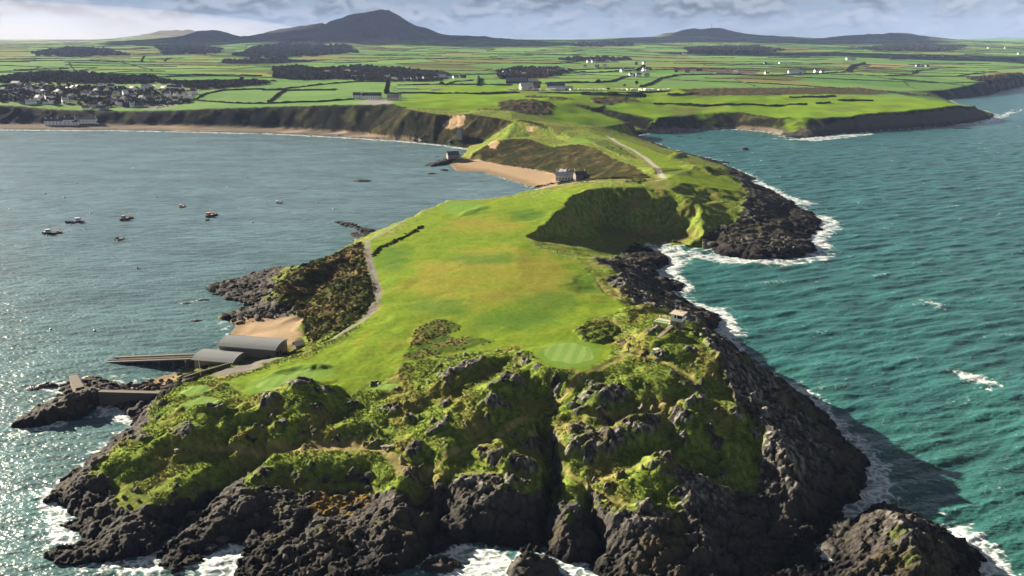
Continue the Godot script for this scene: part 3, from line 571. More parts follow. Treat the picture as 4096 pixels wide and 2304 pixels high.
	area("wood", [1033, -1853, 1177, -1991, 1336, -2130, 1320, -2099, 1040, -1784])
	area("village", [-872, -1384, -811, -1420, -659, -1362, -519, -1311, -465, -1169, -501, -1144, -571, -1138, -636, -1165, -735, -1159])
	area("village", [-365, -1794, -248, -1768, -126, -1631, -137, -1488, -288, -1520])
	area("tarmac", [-516, -1114, -512, -1145, -480, -1164, -476, -1138, -488, -1113])
	area("tarmac", [-201, -1035, -202, -1118, -166, -1113, -150, -1008])
	area("foam", [81.4, -172.0, 93.5, -182.9, 100.4, -195.1, 103.3, -208.6, 101.8, -221.2, 99.5, -235.1, 97.0, -249.0, 93.7, -262.7, 98.0, -254.0, 101.9, -238.1, 104.1, -223.9, 105.2, -206.3, 105.8, -197.2, 101.3, -184.9, 93.3, -176.4])
	area("foam", [106.2, -168.6, 110.3, -173.7, 113.5, -170.3, 114.8, -160.5, 114.2, -150.3, 105.4, -147.5, 107.5, -156.0])
	area("foam", [80.3, -296.4, 81.1, -303.1, 89.5, -320.0, 84.5, -335.9, 96.3, -333.1, 95.7, -305.4, 89.2, -287.8, 91.3, -273.8, 88.4, -279.6])
	area("foam", [78.4, -440.6, 98.0, -435.3, 116.9, -420.7, 144.3, -410.1, 171.2, -424.9, 185.7, -433.5, 169.4, -408.5, 141.7, -402.3, 117.0, -404.6, 98.4, -416.5, 85.7, -386.0, 87.4, -365.7, 80.9, -353.2, 71.5, -386.0, 85.2, -404.6])
	area("foam", [177.6, -461.5, 202.0, -522.5, 218.2, -522.5, 211.8, -493.0, 189.6, -461.5, 186.9, -442.5, 171.2, -424.9])
	area("foam", [199.5, -653.0, 212.4, -662.6, 212.6, -584.7, 225.0, -569.7, 211.1, -555.4, 205.8, -600.5])
	area("foam", [-19.2, -156.0, -14.8, -159.0, -0.3, -158.2, 3.8, -151.7, 13.8, -152.4, 24.3, -149.6, 9.8, -144.9, -16.4, -144.9])
	area("foam", [157.0, -262.7, 166.6, -264.5, 168.4, -257.4, 170.5, -249.0, 163.1, -245.8, 159.5, -254.0])
	area("foam", [187.9, -346.1, 193.5, -342.6, 195.8, -333.1, 189.6, -331.5])
	area("foam", [596, -1109, 656, -1147, 727, -1212, 851, -1366, 779, -1257, 637, -1094])
	area("foam", [294, -963, 329, -952, 374, -971, 461, -1027, 455, -1001, 360, -932])
	area("foam", [-109.0, -172.0, -115.5, -174.6, -124.2, -179.1, -123.7, -185.8, -123.3, -195.1, -121.1, -182.9, -118.0, -173.7, -106.2, -168.6, -107.6, -163.7, -110.8, -157.5, -106.0, -152.4, -110.9, -154.5, -113.3, -163.7, -113.1, -168.6])
	area("foam", [-160.3, -226.6, -155.3, -226.6, -155.1, -235.1, -149.8, -217.3, -135.9, -223.3, -132.8, -232.2, -130.3, -235.1, -119.6, -226.1, -119.3, -219.9, -133.9, -229.4, -140.2, -219.9, -148.8, -213.5])
	area("foam", [-163.0, -249.0, -157.4, -259.1, -155.7, -250.7, -156.3, -244.3, -163.9, -245.8])
	area("foam", [-73.6, -153.1, -68.4, -159.0, -62.8, -159.0, -62.7, -150.3, -70.3, -149.0])
	area("foam", [-90.0, -153.1, -80.3, -160.5, -78.1, -162.1, -77.4, -149.0])
	strip("road", 2.6, [-93.4, -248.2, -88.7, -250.7, -82.4, -257.3, -71.6, -259.9, -64.0, -264.9, -56.8, -272.9, -53.3, -284.3, -53.1, -298.8, -57.3, -317.3, -64.2, -345.0, -70.5, -372.6, -75.6, -397.5, -71.2, -419.6, -64.5, -450.4, -61.6, -551.3, -52.8, -580.1, -32.3, -586.3, -2.5, -602.1, 16.9, -536.8, 35.9, -536.1, 52.0, -533.5, 71.8, -520.4, 94.5, -529.3, 105.5, -538.0])
	strip("road", 4.0, [106.9, -549.7, 112.1, -613.7, 111.8, -674.4, 110, -724, 103, -769, 101, -801, 102, -857])
	strip("path", 2.2, [-80.6, -194.3, -71.3, -194.3, -65.0, -195.3, -53.2, -192.8, -42.3, -192.9, -35.3, -190.1, -32.0, -186.0, -29.3, -181.6, -26.5, -179.6])
	strip("path", 1.3, [-25.6, -180.5, -19.5, -182.3, -14.6, -186.2, -9.4, -188.8, -3.0, -191.0, 4.6, -197.8, 12.8, -206.2, 22.5, -213.3, 31.5, -221.1, 36.9, -224.8])
	strip("path", 1.0, [4.6, -193.2, 16.7, -195.6, 30.0, -197.5, 44.5, -199.0, 49.9, -201.8, 52.6, -205.8, 52.1, -210.0, 47.4, -216.0, 42.4, -221.6, 34.9, -228.0])
	strip("path", 0.7, [-23.5, -180.4, -15.2, -179.2, -5.9, -177.8, 1.2, -175.6])
	strip("path", 0.9, [12.6, -190.3, 14.0, -178.4, 18.2, -173.4, 23.5, -167.8, 28.9, -164.7, 32.2, -161.6, 40.4, -160.1])
	strip("path", 0.7, [18.1, -173.0, 27.4, -175.9, 34.6, -177.3])
	strip("path", 0.6, [-115.9, -219.6, -114.3, -231.1, -111.6, -236.0, -109.6, -244.2])
	strip("path", 0.7, [52.1, -210.0, 54.1, -217.3, 57.3, -226.6])
	strip("path", 0.8, [32.7, -220.9, 35.4, -231.9, 40.2, -238.4, 36.3, -248.0, 35.0, -259.7])
	strip("path", 1.0, [27.5, -480.4, 32.4, -461.7, 24.7, -428.7, 21.0, -418.1])
	strip("path", 0.8, [35.1, -314.3, 37.9, -295.3, 43.9, -282.1, 45.9, -266.6])
	strip("foam", 2.2, [-124.2, -317.5, -117.7, -305.4, -114.9, -296.4, -115.4, -291.2])
	strip("foam", 2.5, [-58, -729, -25, -702, -6.5, -672.5, 7.5, -645.5, 18.5, -627.4])
	strip("foam", 9.0, [-787, -1064, -673, -1050, -592, -1045, -512, -1041, -428, -1027, -369, -1018, -293, -1001, -228, -975, -175, -952, -134, -932, -104, -911, -75, -890, -47, -860])
	strip("foam", 2.0, [-150.4, -341.5, -146.4, -340.4, -141.7, -347.3])
	strip("foam", 1.5, [-135.6, -317.0, -131.0, -318.5, -126.8, -321.0])
	strip("foam", 1.2, [149.4, -238.1, 155.1, -241.2])
	strip("foam", 1.0, [169.0, -325.2, 183.9, -341.5])
	strip("foam", 1.2, [239, -847, 255, -832, 262, -811])
	strip("foam", 1.3, [233, -789, 251, -776])
	strip("foam", 1.5, [717, -1194, 834, -1327, 868, -1366])

func build_masks() -> void:
	for e in [["rock", 2], ["fairway", 1], ["green", 1], ["putting", 1], ["dry", 4], ["lush", 3], ["tussock", 2], ["scrub", 1], ["brown", 2], ["sand", 1], ["road", 1], ["drygrass", 2], ["cliffsand", 1], ["tuft", 1]]:
		near_m[e[0]] = mask(e[0], dem_a, e[1])
	var b := Grid.new(-1500.0, -2700.0, 4.0, 840, 544)
	for e in [["rock", 1], ["brown", 2], ["sand", 0], ["heath", 2], ["wood", 2], ["village", 2], ["green", 1], ["cliffsand", 1], ["plough", 0], ["straw", 1], ["tarmac", 0], ["road", 0]]:
		mid_m[e[0]] = mask(e[0], b, e[1])
	fine_path = mask("path", Grid.new(-150.0, -330.0, 0.5, 600, 400), 1)
	far_wood = mask("wood", Grid.new(-5000.0, -8200.0, 20.0, 504, 288), 1)
	coast_near = land_mask(dem_a, 4)
	coast_mid = land_mask(b, 2)
	foam_m = mask("foam", dem_a, 2)
	foam_far = mask("foam", b, 0)
	build_fields()

# ------------------------------------------------------------------ the far field pattern: a lattice of crooked fields
const FIELD_W := 190.0
const FIELD_D := 125.0
var field_nodes := {}

func field_node(i: int, j: int) -> Vector2:
	var k := Vector2i(i, j)
	if not field_nodes.has(k):
		var rx := fposmod(sin(i * 127.1 + j * 311.7) * 43758.5453, 1.0) - 0.5
		var rz := fposmod(sin(i * 269.5 + j * 183.3) * 43758.5453, 1.0) - 0.5
		var x := (i + rx * 0.7 + (0.5 if j % 2 else 0.0)) * FIELD_W
		var z := -1250.0 - (j + rz * 0.55) * FIELD_D
		field_nodes[k] = Vector2(x * 0.985 - (z + 3000.0) * 0.12, z + x * 0.1)
	return field_nodes[k]

func hash2(i: int, j: int) -> float:
	return fposmod(sin(i * 12.9898 + j * 78.233) * 43758.5453, 1.0)

func build_fields() -> void:
	field_tint = Grid.new(-4400.0, -6200.0, 8.0, 1100, 640)
	var im := Image.create(field_tint.nx, field_tint.nz, false, Image.FORMAT_RF)
	im.fill(Color(0.5, 0, 0))
	for j in range(-6, 46):
		for i in range(-26, 27):
			fill_poly(im, field_tint, PackedVector2Array([field_node(i, j), field_node(i + 1, j), field_node(i + 1, j + 1), field_node(i, j + 1)]), Color(hash2(i, j), 0, 0))
	field_tint.d = im.get_data().to_float32_array()

# ------------------------------------------------------------------ ground sheet
const COLS := 900
const REACH := 0.9
var depth := PackedFloat32Array()
var row_h: Array = []
var row_c: Array = []
var row_k: Array = []
var row_n: Array = []

func mixc(a: Color, b: Color, t: float) -> Color:
	return a.lerp(b, clampf(t, 0.0, 1.0))

func ground_row(r: int) -> void:
	var d := depth[r]
	var sp := d * 2.0 * REACH / COLS
	var hs := PackedFloat32Array()
	var cs := PackedColorArray()
	var ks := PackedByteArray()
	hs.resize(COLS)
	cs.resize(COLS)
	ks.resize(COLS)
	for c in COLS:
		var x := (c / (COLS - 1.0) * 2.0 - 1.0) * REACH * d
		var out: Array
		if dem_a.has(x, -d, 4.0):
			out = near_ground(x, -d, sp)
		else:
			out = far_ground(x, -d, sp)
		hs[c] = out[0]
		cs[c] = out[1]
		ks[c] = out[2]
	row_h[r] = hs
	row_c[r] = cs
	row_k[r] = ks

const SEABED := [-3.2, Color(0.03, 0.05, 0.05), 1]

func near_ground(px: float, pz: float, sp: float) -> Array:
	var sway := lerpf(1.7, 0.6, smoothstep(-500.0, -620.0, pz))
	var x := px + sway * n_warp.get_noise_2d(px, pz) + 0.6 * n_four.get_noise_2d(px, pz)
	var z := pz + sway * n_warp.get_noise_2d(px + 300.0, pz) + 0.6 * n_four.get_noise_2d(px + 90.0, pz)
	var h := dem_a.at(x, z)
	if h < -2.6:
		return SEABED
	var fine := clampf(1.6 - sp / 0.9, 0.0, 1.0)
	var patch := n_patch.get_noise_2d(px, pz)
	var four := n_four.get_noise_2d(px, pz)
	var two := n_two.get_noise_2d(px, pz)
	var one := n_one.get_noise_2d(px, pz)
	var ten := n_ten.get_noise_2d(px, pz)
	var slope := Vector2(dem_a.at(x + 1.5, z) - dem_a.at(x - 1.5, z), dem_a.at(x, z + 1.5) - dem_a.at(x, z - 1.5)).length() / 3.0
	var rk: float = near_m.rock.at(x, z)
	rk = smoothstep(0.36, 0.6, rk + 0.22 * patch + 0.2 * four + 0.12 * two)
	var brown := smoothstep(0.3, 0.6, near_m.brown.at(x, z) + 0.25 * four)
	if pz > -340.0 and slope > 0.9:
		rk = maxf(rk, smoothstep(1.5, 2.1, slope + 0.5 * four) * (1.0 - brown))
	if pz > -238.0 and px > -75.0 and h > 4.0:              # small crags that break the turf of the near knolls
		var crag := 0.62 * n_ten.get_noise_2d(px * 0.85 + 17.0, pz * 1.05) + 0.4 * n_rock.get_noise_2d(px * 0.8, pz * 0.8) + 0.1 * slope
		crag = smoothstep(0.3, 0.42, crag) * smoothstep(0.35, 0.1, near_m.fairway.at(x, z) + near_m.green.at(px, pz))
		rk = maxf(rk, crag)
		h += 0.25 * crag
	var sand := smoothstep(0.4, 0.6, near_m.sand.at(px, pz) + 0.06 * two) * (1.0 - smoothstep(3.2, 4.2, h))
	rk *= 1.0 - sand
	var fair := smoothstep(0.4, 0.6, near_m.fairway.at(x, z) + 0.1 * four) * (1.0 - rk)
	var green: float = near_m.green.at(px, pz)
	var putt := smoothstep(0.45, 0.55, near_m.putting.at(px, pz))
	green = smoothstep(0.45, 0.55, green)
	var smooth_turf := maxf(fair, maxf(green, putt))
	var road: float = smoothstep(0.35, 0.6, near_m.road.at(px, pz))
	var path := 0.0
	if fine_path.has(px, pz, 1.0):
		path = clampf(fine_path.at(px + 0.3 * two, pz) * 1.3 - 0.15 + 0.12 * two, 0.0, 1.0) * (1.0 - 0.7 * rk)
	var scrub: float = smoothstep(0.35, 0.6, near_m.scrub.at(x, z) + 0.2 * two)
	var tuss: float = smoothstep(0.3, 0.6, near_m.tussock.at(x, z) + 0.3 * four)
	var rough := (1.0 - rk) * (1.0 - smooth_turf) * (1.0 - sand) * (1.0 - maxf(path, road))
	# relief
	var crack := 1.0 - smoothstep(-1.0, -0.78, n_crack.get_noise_2d(px + 1.2 * four, pz * 1.25 + 1.2 * two))
	var crack2 := 1.0 - smoothstep(-1.0, -0.74, n_crack2.get_noise_2d(px + 0.5 * two, pz))
	var ridge := n_ridge.get_noise_2d(px * 0.9 + pz * 0.45, pz * 1.25 - px * 0.5)
	if rk > 0.0:
		var big_lump := -n_bush.get_noise_2d(px * 0.62 + 0.6 * four, pz * 0.7 + 0.6 * two)
		var small_lump := -n_bush.get_noise_2d(px * 1.6 + 31.0, pz * 1.6 + 0.5 * two)
		var sharp := n_ridge.get_noise_2d(px * 2.6 + pz * 1.1, pz * 3.2 - px * 0.9)
		var sharp2 := n_ridge.get_noise_2d(px * 6.0 + 40.0, pz * 7.0 + px * 2.0)
		h += rk * (0.75 * ridge + 0.6 * n_ridge.get_noise_2d((px * 0.8 - pz * 0.6) * 0.45 + 70.0, (px * 0.6 + pz * 0.8) * 2.1) + 0.62 * sharp + 0.26 * sharp2 * fine + 0.3 * (big_lump - 0.5) + 0.08 * (small_lump - 0.5) + 0.42 * n_block.get_noise_2d(px + 1.2 * four, pz * 1.25 + 1.2 * two) + 0.2 * n_block2.get_noise_2d(px + 0.5 * two, pz) * fine - 0.45 * crack - 0.16 * crack2 * fine + 0.14 * one * fine)
	h += rough * (0.26 * ten + (0.12 * four + 0.13 * two * fine + 0.07 * one * fine) * (0.4 + 0.8 * smoothstep(-0.15, 0.25, patch)))
	h += smooth_turf * 0.12 * ten
	var lump := -n_bush.get_noise_2d(px + 0.4 * two, pz + 0.4 * two)
	h += maxf(scrub, tuss * 0.5) * rough * (0.9 * lump) + maxf(tuss, scrub) * 0.3 * lump
	h += brown * (0.75 * lump + 0.7 * ten + 0.3 * two) * lerpf(1.0, 0.3, smoothstep(-480.0, -600.0, pz))
	h -= maxf(path, road) * 0.1
	# cover
	var tone := 0.5 + 0.5 * four
	var c := mixc(Color(0.055, 0.095, 0.016), Color(0.18, 0.225, 0.042), 0.42 + 0.75 * two + 0.4 * four + 0.45 * one)  # rough grass tone raised: low-sun light through the blades put into the colour
	c = mixc(c, Color(0.17, 0.14, 0.05), clampf(patch * 1.4 + 0.3 * ten, 0.0, 0.6))
	if h < 5.0:
		c = mixc(c, Color(0.09, 0.075, 0.03), 0.3)
	var mown := mixc(Color(0.086, 0.146, 0.015), Color(0.124, 0.168, 0.018), 0.5 + 0.6 * ten + 0.25 * two)
	var dry: float = near_m.dry.at(x + 5.0 * patch, z + 5.0 * ten) + 0.55 * patch + 0.22 * ten
	mown = mixc(mown, Color(0.158, 0.165, 0.026), smoothstep(0.25, 1.15, dry) * 0.9)
	mown = mixc(mown, Color(0.15, 0.132, 0.03), smoothstep(0.75, 1.4, dry + 0.4 * n_big.get_noise_2d(px, pz)) * 0.5)
	var lush: float = near_m.lush.at(x + 4.0 * ten, z)
	mown = mixc(mown, Color(0.055, 0.115, 0.018), clampf(lush * 0.9 + 0.25 * n_big.get_noise_2d(px + 70.0, pz) - 0.08, 0.0, 0.75))
	mown = mown * (1.0 + 0.18 * two + 0.16 * one + 0.1 * four)
	c = mixc(c, mown, fair)
	if green > 0.0:
		c = mixc(c, Color(0.1, 0.172, 0.028) * (1.0 + 0.06 * two), green)
	if putt > 0.0:
		var band := smoothstep(-0.25, 0.25, sin((px * 0.97 + pz * 0.24) * 1.65))
		c = mixc(c, Color(0.118, 0.2, 0.048).lerp(Color(0.155, 0.235, 0.06), band), putt)
	c = mixc(c, mixc(Color(0.04, 0.065, 0.015), Color(0.09, 0.12, 0.028), lump + 0.5 * two), scrub)
	c = mixc(c, mixc(Color(0.04, 0.065, 0.015), Color(0.15, 0.115, 0.05), 0.3 + 1.0 * ten + 0.5 * two), tuss * 0.9)
	if brown > 0.0:
		var b := mixc(Color(0.072, 0.05, 0.027), Color(0.045, 0.055, 0.018), 0.5 + 1.3 * patch + 0.3 * two)
		b = mixc(b, Color(0.025, 0.032, 0.012), clampf(0.2 + 1.0 * ten, 0.0, 0.8))
		b = mixc(b, Color(0.11, 0.105, 0.035), smoothstep(0.25, 0.6, ten - patch))
		b = b * lerpf(1.0, 0.5, smoothstep(-500.0, -580.0, pz))  # farther brown cover darkened: shade of the cliff faces put into its colour
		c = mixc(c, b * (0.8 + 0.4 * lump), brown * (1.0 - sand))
	var dg: float = near_m.drygrass.at(x, z)
	if rk > 0.0:
		var pale := smoothstep(0.05, 0.5, n_rock.get_noise_2d(px * 1.7, pz * 1.7) + 0.35 * ridge + 0.12 * one)
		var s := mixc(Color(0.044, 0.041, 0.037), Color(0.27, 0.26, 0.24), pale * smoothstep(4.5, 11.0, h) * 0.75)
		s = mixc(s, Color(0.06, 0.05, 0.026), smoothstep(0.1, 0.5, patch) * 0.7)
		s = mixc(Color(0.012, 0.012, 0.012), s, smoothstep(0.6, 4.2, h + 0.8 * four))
		s = s * (1.0 - 0.45 * crack) * (1.0 - 0.25 * crack2)
		s = mixc(s, Color(0.06, 0.075, 0.018), smoothstep(0.12, 0.4, ten - 0.6 * slope + 0.12) * smoothstep(3.5, 7.0, h) * 0.85)
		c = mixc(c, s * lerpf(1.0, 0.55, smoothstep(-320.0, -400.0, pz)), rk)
	if dg > 0.1:
		c = mixc(c, mixc(Color(0.1, 0.065, 0.022), Color(0.16, 0.12, 0.04), tone), smoothstep(0.3, 0.6, dg + 0.3 * two))
		rk *= 1.0 - smoothstep(0.3, 0.6, dg)
	if sand > 0.0:
		c = mixc(c, mixc(Color(0.17, 0.125, 0.08), Color(0.26, 0.195, 0.13), smoothstep(0.2, 1.3, h)) * (1.0 + 0.06 * two), sand)
	var cs: float = near_m.cliffsand.at(x, z)
	c = mixc(c, Color(0.42, 0.3, 0.18) * (1.0 + 0.3 * four), smoothstep(0.3, 0.6, cs + 0.3 * two))
	c = mixc(c, Color(0.22, 0.175, 0.085) * (1.0 + 0.3 * two + 0.3 * four), path * 0.8)
	c = mixc(c, Color(0.125, 0.118, 0.108).lerp(Color(0.25, 0.24, 0.21), smoothstep(-480.0, -560.0, pz)) * (1.0 + 0.12 * two), road)
	c.a = 1.0
	return [h, c, 1 if rk > 0.5 else 0]

func far_ground(px: float, pz: float, sp: float) -> Array:
	var x := px
	var z := pz
	var h: float
	var mid := dem_b.has(px, pz, 12.0)
	var ten := 0.0
	var four := 0.0
	var patch := n_patch.get_noise_2d(px * 0.4, pz * 0.4)
	if mid:
		ten = n_ten.get_noise_2d(px * 0.5, pz * 0.5)
		four = n_ten.get_noise_2d(px, pz)
		x += 1.0 * n_warp.get_noise_2d(px * 0.5, pz * 0.5)
		z += 1.0 * n_warp.get_noise_2d(px * 0.5 + 200.0, pz * 0.5)
		h = dem_b.at(x, z)
	else:
		h = dem_c.at(px, pz)
	if h < -2.2:
		return SEABED
	var tint := 0.5
	var i := int((px - field_tint.x0) / field_tint.st)
	var j := int((pz - field_tint.z0) / field_tint.st)
	if i >= 0 and j >= 0 and i < field_tint.nx and j < field_tint.nz and pz < -1560.0:
		tint = field_tint.d[j * field_tint.nx + i]
	else:
		tint = 0.4 + 0.35 * n_big.get_noise_2d(px * 0.2, pz * 0.3)
	var c := mixc(Color(0.07, 0.15, 0.042), Color(0.125, 0.205, 0.055), tint * 1.25 - 0.1)
	if tint > 0.86:
		c = mixc(Color(0.17, 0.15, 0.06), Color(0.11, 0.13, 0.035), (tint - 0.86) * 12.0)
	elif tint < 0.1:
		c = Color(0.075, 0.085, 0.025)
	c = c * (1.0 + 0.14 * patch)
	var rock := 0
	if mid:
		var links := smoothstep(-1420.0, -1340.0, pz) * smoothstep(-180.0, -120.0, px)
		if links > 0.0:
			var l := mixc(Color(0.09, 0.17, 0.012), Color(0.13, 0.205, 0.016), 0.5 + 0.9 * n_patch.get_noise_2d(px * 0.25, pz * 0.35))
			l = mixc(l, Color(0.1, 0.1, 0.035), smoothstep(0.22, 0.5, n_patch.get_noise_2d(px * 0.16 + 40.0, pz * 0.3)) * 0.7)
			c = mixc(c, l, links)
			h += links * (1.4 * n_big.get_noise_2d(px * 0.9, pz * 0.9))
		var slope := Vector2(dem_b.at(x + 5.0, z) - dem_b.at(x - 5.0, z), dem_b.at(x, z + 5.0) - dem_b.at(x, z - 5.0)).length() / 10.0
		var rk: float = smoothstep(0.35, 0.6, mid_m.rock.at(x, z) + 0.2 * four)
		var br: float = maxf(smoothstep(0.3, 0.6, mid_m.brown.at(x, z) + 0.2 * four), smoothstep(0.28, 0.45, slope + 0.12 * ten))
		var lump := -n_bush.get_noise_2d(px * 0.42, pz * 0.42)
		if br > 0.0:
			var b := mixc(Color(0.018, 0.014, 0.009), Color(0.012, 0.016, 0.007), 0.5 + 1.4 * patch + 0.5 * four)  # near-black growth on steep ground: shade of the cliffs put into its colour
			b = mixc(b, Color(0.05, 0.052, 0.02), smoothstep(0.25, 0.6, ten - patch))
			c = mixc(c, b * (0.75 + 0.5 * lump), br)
			h += br * smoothstep(3.0, 8.0, h) * (0.5 * lump + 0.4 * ten + 0.2 * four)
		var heath: float = smoothstep(0.3, 0.6, mid_m.heath.at(x, z) + 0.25 * four)
		if heath > 0.0:
			c = mixc(c, mixc(Color(0.065, 0.042, 0.024), Color(0.03, 0.04, 0.016), 0.5 + 1.6 * ten), heath)
			h += heath * (1.3 * lump + 1.2 * four)
		if rk > 0.0:
			c = mixc(c, Color(0.03, 0.028, 0.026).lerp(Color(0.06, 0.055, 0.045), smoothstep(2.0, 6.0, h)), rk)
			h += rk * (1.8 * n_ridge.get_noise_2d(px * 0.7, pz * 0.7) + 0.5 * four)
			rock = 1 if rk > 0.5 else 0
		var sand: float = mid_m.sand.at(px, pz) * (1.0 - smoothstep(4.0, 5.5, h))
		if sand > 0.0:
			c = mixc(c, mixc(Color(0.12, 0.1, 0.08), Color(0.33, 0.25, 0.17), smoothstep(-0.1, 0.25, n_patch.get_noise_2d(px * 0.12, pz * 0.7)) * smoothstep(-600.0, -250.0, px) * smoothstep(-60.0, -130.0, px)), sand)
		c = mixc(c, Color(0.4, 0.29, 0.18) * (1.0 + 0.3 * four), smoothstep(0.3, 0.6, mid_m.cliffsand.at(x, z) + 0.3 * four))
		c = mixc(c, Color(0.095, 0.17, 0.02), mid_m.green.at(px, pz))
		c = mixc(c, Color(0.09, 0.062, 0.045), mid_m.plough.at(px, pz))
		c = mixc(c, Color(0.2, 0.165, 0.075), mid_m.straw.at(px, pz))
		c = mixc(c, Color(0.17, 0.17, 0.165), maxf(mid_m.tarmac.at(px, pz), mid_m.road.at(px, pz)))
		c = mixc(c, Color(0.05, 0.065, 0.022), smoothstep(0.25, 0.7, mid_m.village.at(x, z) + 0.2 * ten) * 0.85)
		c = mixc(c, Color(0.042, 0.052, 0.022), smoothstep(0.35, 0.6, mid_m.wood.at(x + 30.0 * n_big.get_noise_2d(px, pz), z + 30.0 * n_big.get_noise_2d(px + 400.0, pz)) + 0.25 * ten))
	else:
		var above := dem_c.at(px, pz) - bare_c.at(px, pz)
		var hill := n_hill.get_noise_2d(px, pz)
		var moor := smoothstep(16.0, 40.0, above + 26.0 * hill + 8.0 * patch)
		var heather := mixc(Color(0.026, 0.02, 0.021), Color(0.045, 0.04, 0.024), 0.35 + 1.2 * n_hill.get_noise_2d(px * 2.5 + 100.0, pz * 2.5))
		if pz < -5400.0:
			heather = mixc(heather, Color(0.07, 0.075, 0.035), 0.5 + hill)
		c = mixc(c, heather, moor)
		h += moor * (6.0 * n_big.get_noise_2d(px * 0.4, pz * 0.4) + 14.0 * n_hill.get_noise_2d(px * 2.0, pz * 2.0) * clampf(above / 120.0, 0.0, 1.0))
		if far_wood.has(px, pz, 25.0):
			c = mixc(c, Color(0.04, 0.05, 0.028), smoothstep(0.35, 0.65, far_wood.at(px + 160.0 * hill, pz + 160.0 * n_hill.get_noise_2d(pz, px)) + 0.3 * patch) * 0.85)
	c.a = 1.0
	return [h, c, rock]

func normal_row(r: int) -> void:
	var ns := PackedVector3Array()
	ns.resize(COLS)
	var up := maxi(r - 1, 0)
	var dn := mini(r + 1, depth.size() - 1)
	var hu: PackedFloat32Array = row_h[up]
	var hd: PackedFloat32Array = row_h[dn]
	var hm: PackedFloat32Array = row_h[r]
	var dz := depth[dn] - depth[up]
	var du := 2.0 * REACH / (COLS - 1.0)
	for c in COLS:
		var a := maxi(c - 1, 0)
		var b := mini(c + 1, COLS - 1)
		var u := c * du - REACH
		# along a row x changes; from row to row the point moves by (u, -1) times the depth
		var tx := Vector3((b - a) * du * depth[r], hm[b] - hm[a], 0.0)
		var tz := Vector3(u * dz, hd[c] - hu[c], -dz)
		ns[c] = tx.cross(tz).normalized()
	row_n[r] = ns

func sheet(called: String, r0: int, r1: int, lo: float, hi: float, mats: Array) -> MeshInstance3D:
	var vs := PackedVector3Array()
	var ns := PackedVector3Array()
	var cs := PackedColorArray()
	var idx: Array[PackedInt32Array] = [PackedInt32Array(), PackedInt32Array()]
	var du := 2.0 * REACH / (COLS - 1.0)
	var prev := PackedInt32Array()
	for r in range(r0, r1 + 1):
		var hs: PackedFloat32Array = row_h[r]
		var cols: PackedColorArray = row_c[r]
		var nors: PackedVector3Array = row_n[r]
		var ks: PackedByteArray = row_k[r]
		var hu: PackedFloat32Array = row_h[maxi(r - 1, r0)]
		var hd: PackedFloat32Array = row_h[mini(r + 1, r1)]
		var cur := PackedInt32Array()
		cur.resize(COLS)
		var d := depth[r]
		for c in COLS:
			var a := maxi(c - 1, 0)
			var b := mini(c + 1, COLS - 1)
			var top := maxf(maxf(maxf(hs[c], maxf(hs[a], hs[b])), maxf(hu[c], maxf(hu[a], hu[b]))), maxf(hd[c], maxf(hd[a], hd[b])))
			if top < lo:
				cur[c] = -1
				continue
			cur[c] = vs.size()
			vs.append(Vector3((c * du - REACH) * d, hs[c], -d))
			ns.append(nors[c])
			cs.append(cols[c])
		if r > r0:
			for c in COLS - 1:
				var p := prev[c]
				var q := prev[c + 1]
				var s := cur[c]
				var t := cur[c + 1]
				if p < 0 or q < 0 or s < 0 or t < 0:
					continue
				if maxf(maxf(hs[c], hs[c + 1]), maxf(hu[c], hu[c + 1])) < lo:
					continue
				var k := 1 if ks[c] and mats.size() > 1 else 0
				idx[k].append(p)
				idx[k].append(s)
				idx[k].append(q)
				idx[k].append(q)
				idx[k].append(s)
				idx[k].append(t)
		prev = cur
	var mesh := ArrayMesh.new()
	for k in 2:
		if idx[k].size():
			var arr := []
			arr.resize(Mesh.ARRAY_MAX)
			arr[Mesh.ARRAY_VERTEX] = vs
			arr[Mesh.ARRAY_NORMAL] = ns
			arr[Mesh.ARRAY_COLOR] = cs
			arr[Mesh.ARRAY_INDEX] = idx[k]
			mesh.add_surface_from_arrays(Mesh.PRIMITIVE_TRIANGLES, arr)
			mesh.surface_set_material(mesh.get_surface_count() - 1, mats[k])
	print(called, " ", (idx[0].size() + idx[1].size()) / 3, " triangles")
	var o := MeshInstance3D.new()
	o.name = called
	o.mesh = mesh
	o.set_meta("kind", "structure")
	add_child(o, true)
	return o

func make_depths() -> void:
	var d := 112.0
	while d < 13000.0:
		depth.append(d)
		# rows: finer near the eye, where the land fills the picture
		var a := d * d / 65000.0
		var b := d * 0.0042
		if d > 1300.0:
			b = d * lerpf(0.0042, 0.0085, clampf((d - 1300.0) / 2500.0, 0.0, 1.0)) if d < 7500.0 else d * 0.02
		d += 1.0 / (1.0 / a + 1.0 / b) * 1.0
	row_h.resize(depth.size())
	row_c.resize(depth.size())
	row_k.resize(depth.size())
	row_n.resize(depth.size())

func row_at(d: float) -> int:
	for r in depth.size():
		if depth[r] >= d:
			return r
	return depth.size() - 1

func threads(f: Callable, n: int) -> void:
	WorkerThreadPool.wait_for_group_task_completion(WorkerThreadPool.add_group_task(f, n))

func relief(kind: int, freq: float, salt: int) -> NoiseTexture2D:
	var t := NoiseTexture2D.new()
	t.width = 1024
	t.height = 1024
	t.seamless = true
	var n := FastNoiseLite.new()
	n.noise_type = kind
	n.seed = salt
	n.frequency = freq
	n.fractal_octaves = 5
	n.cellular_return_type = FastNoiseLite.RETURN_DISTANCE
	t.noise = n
	return t

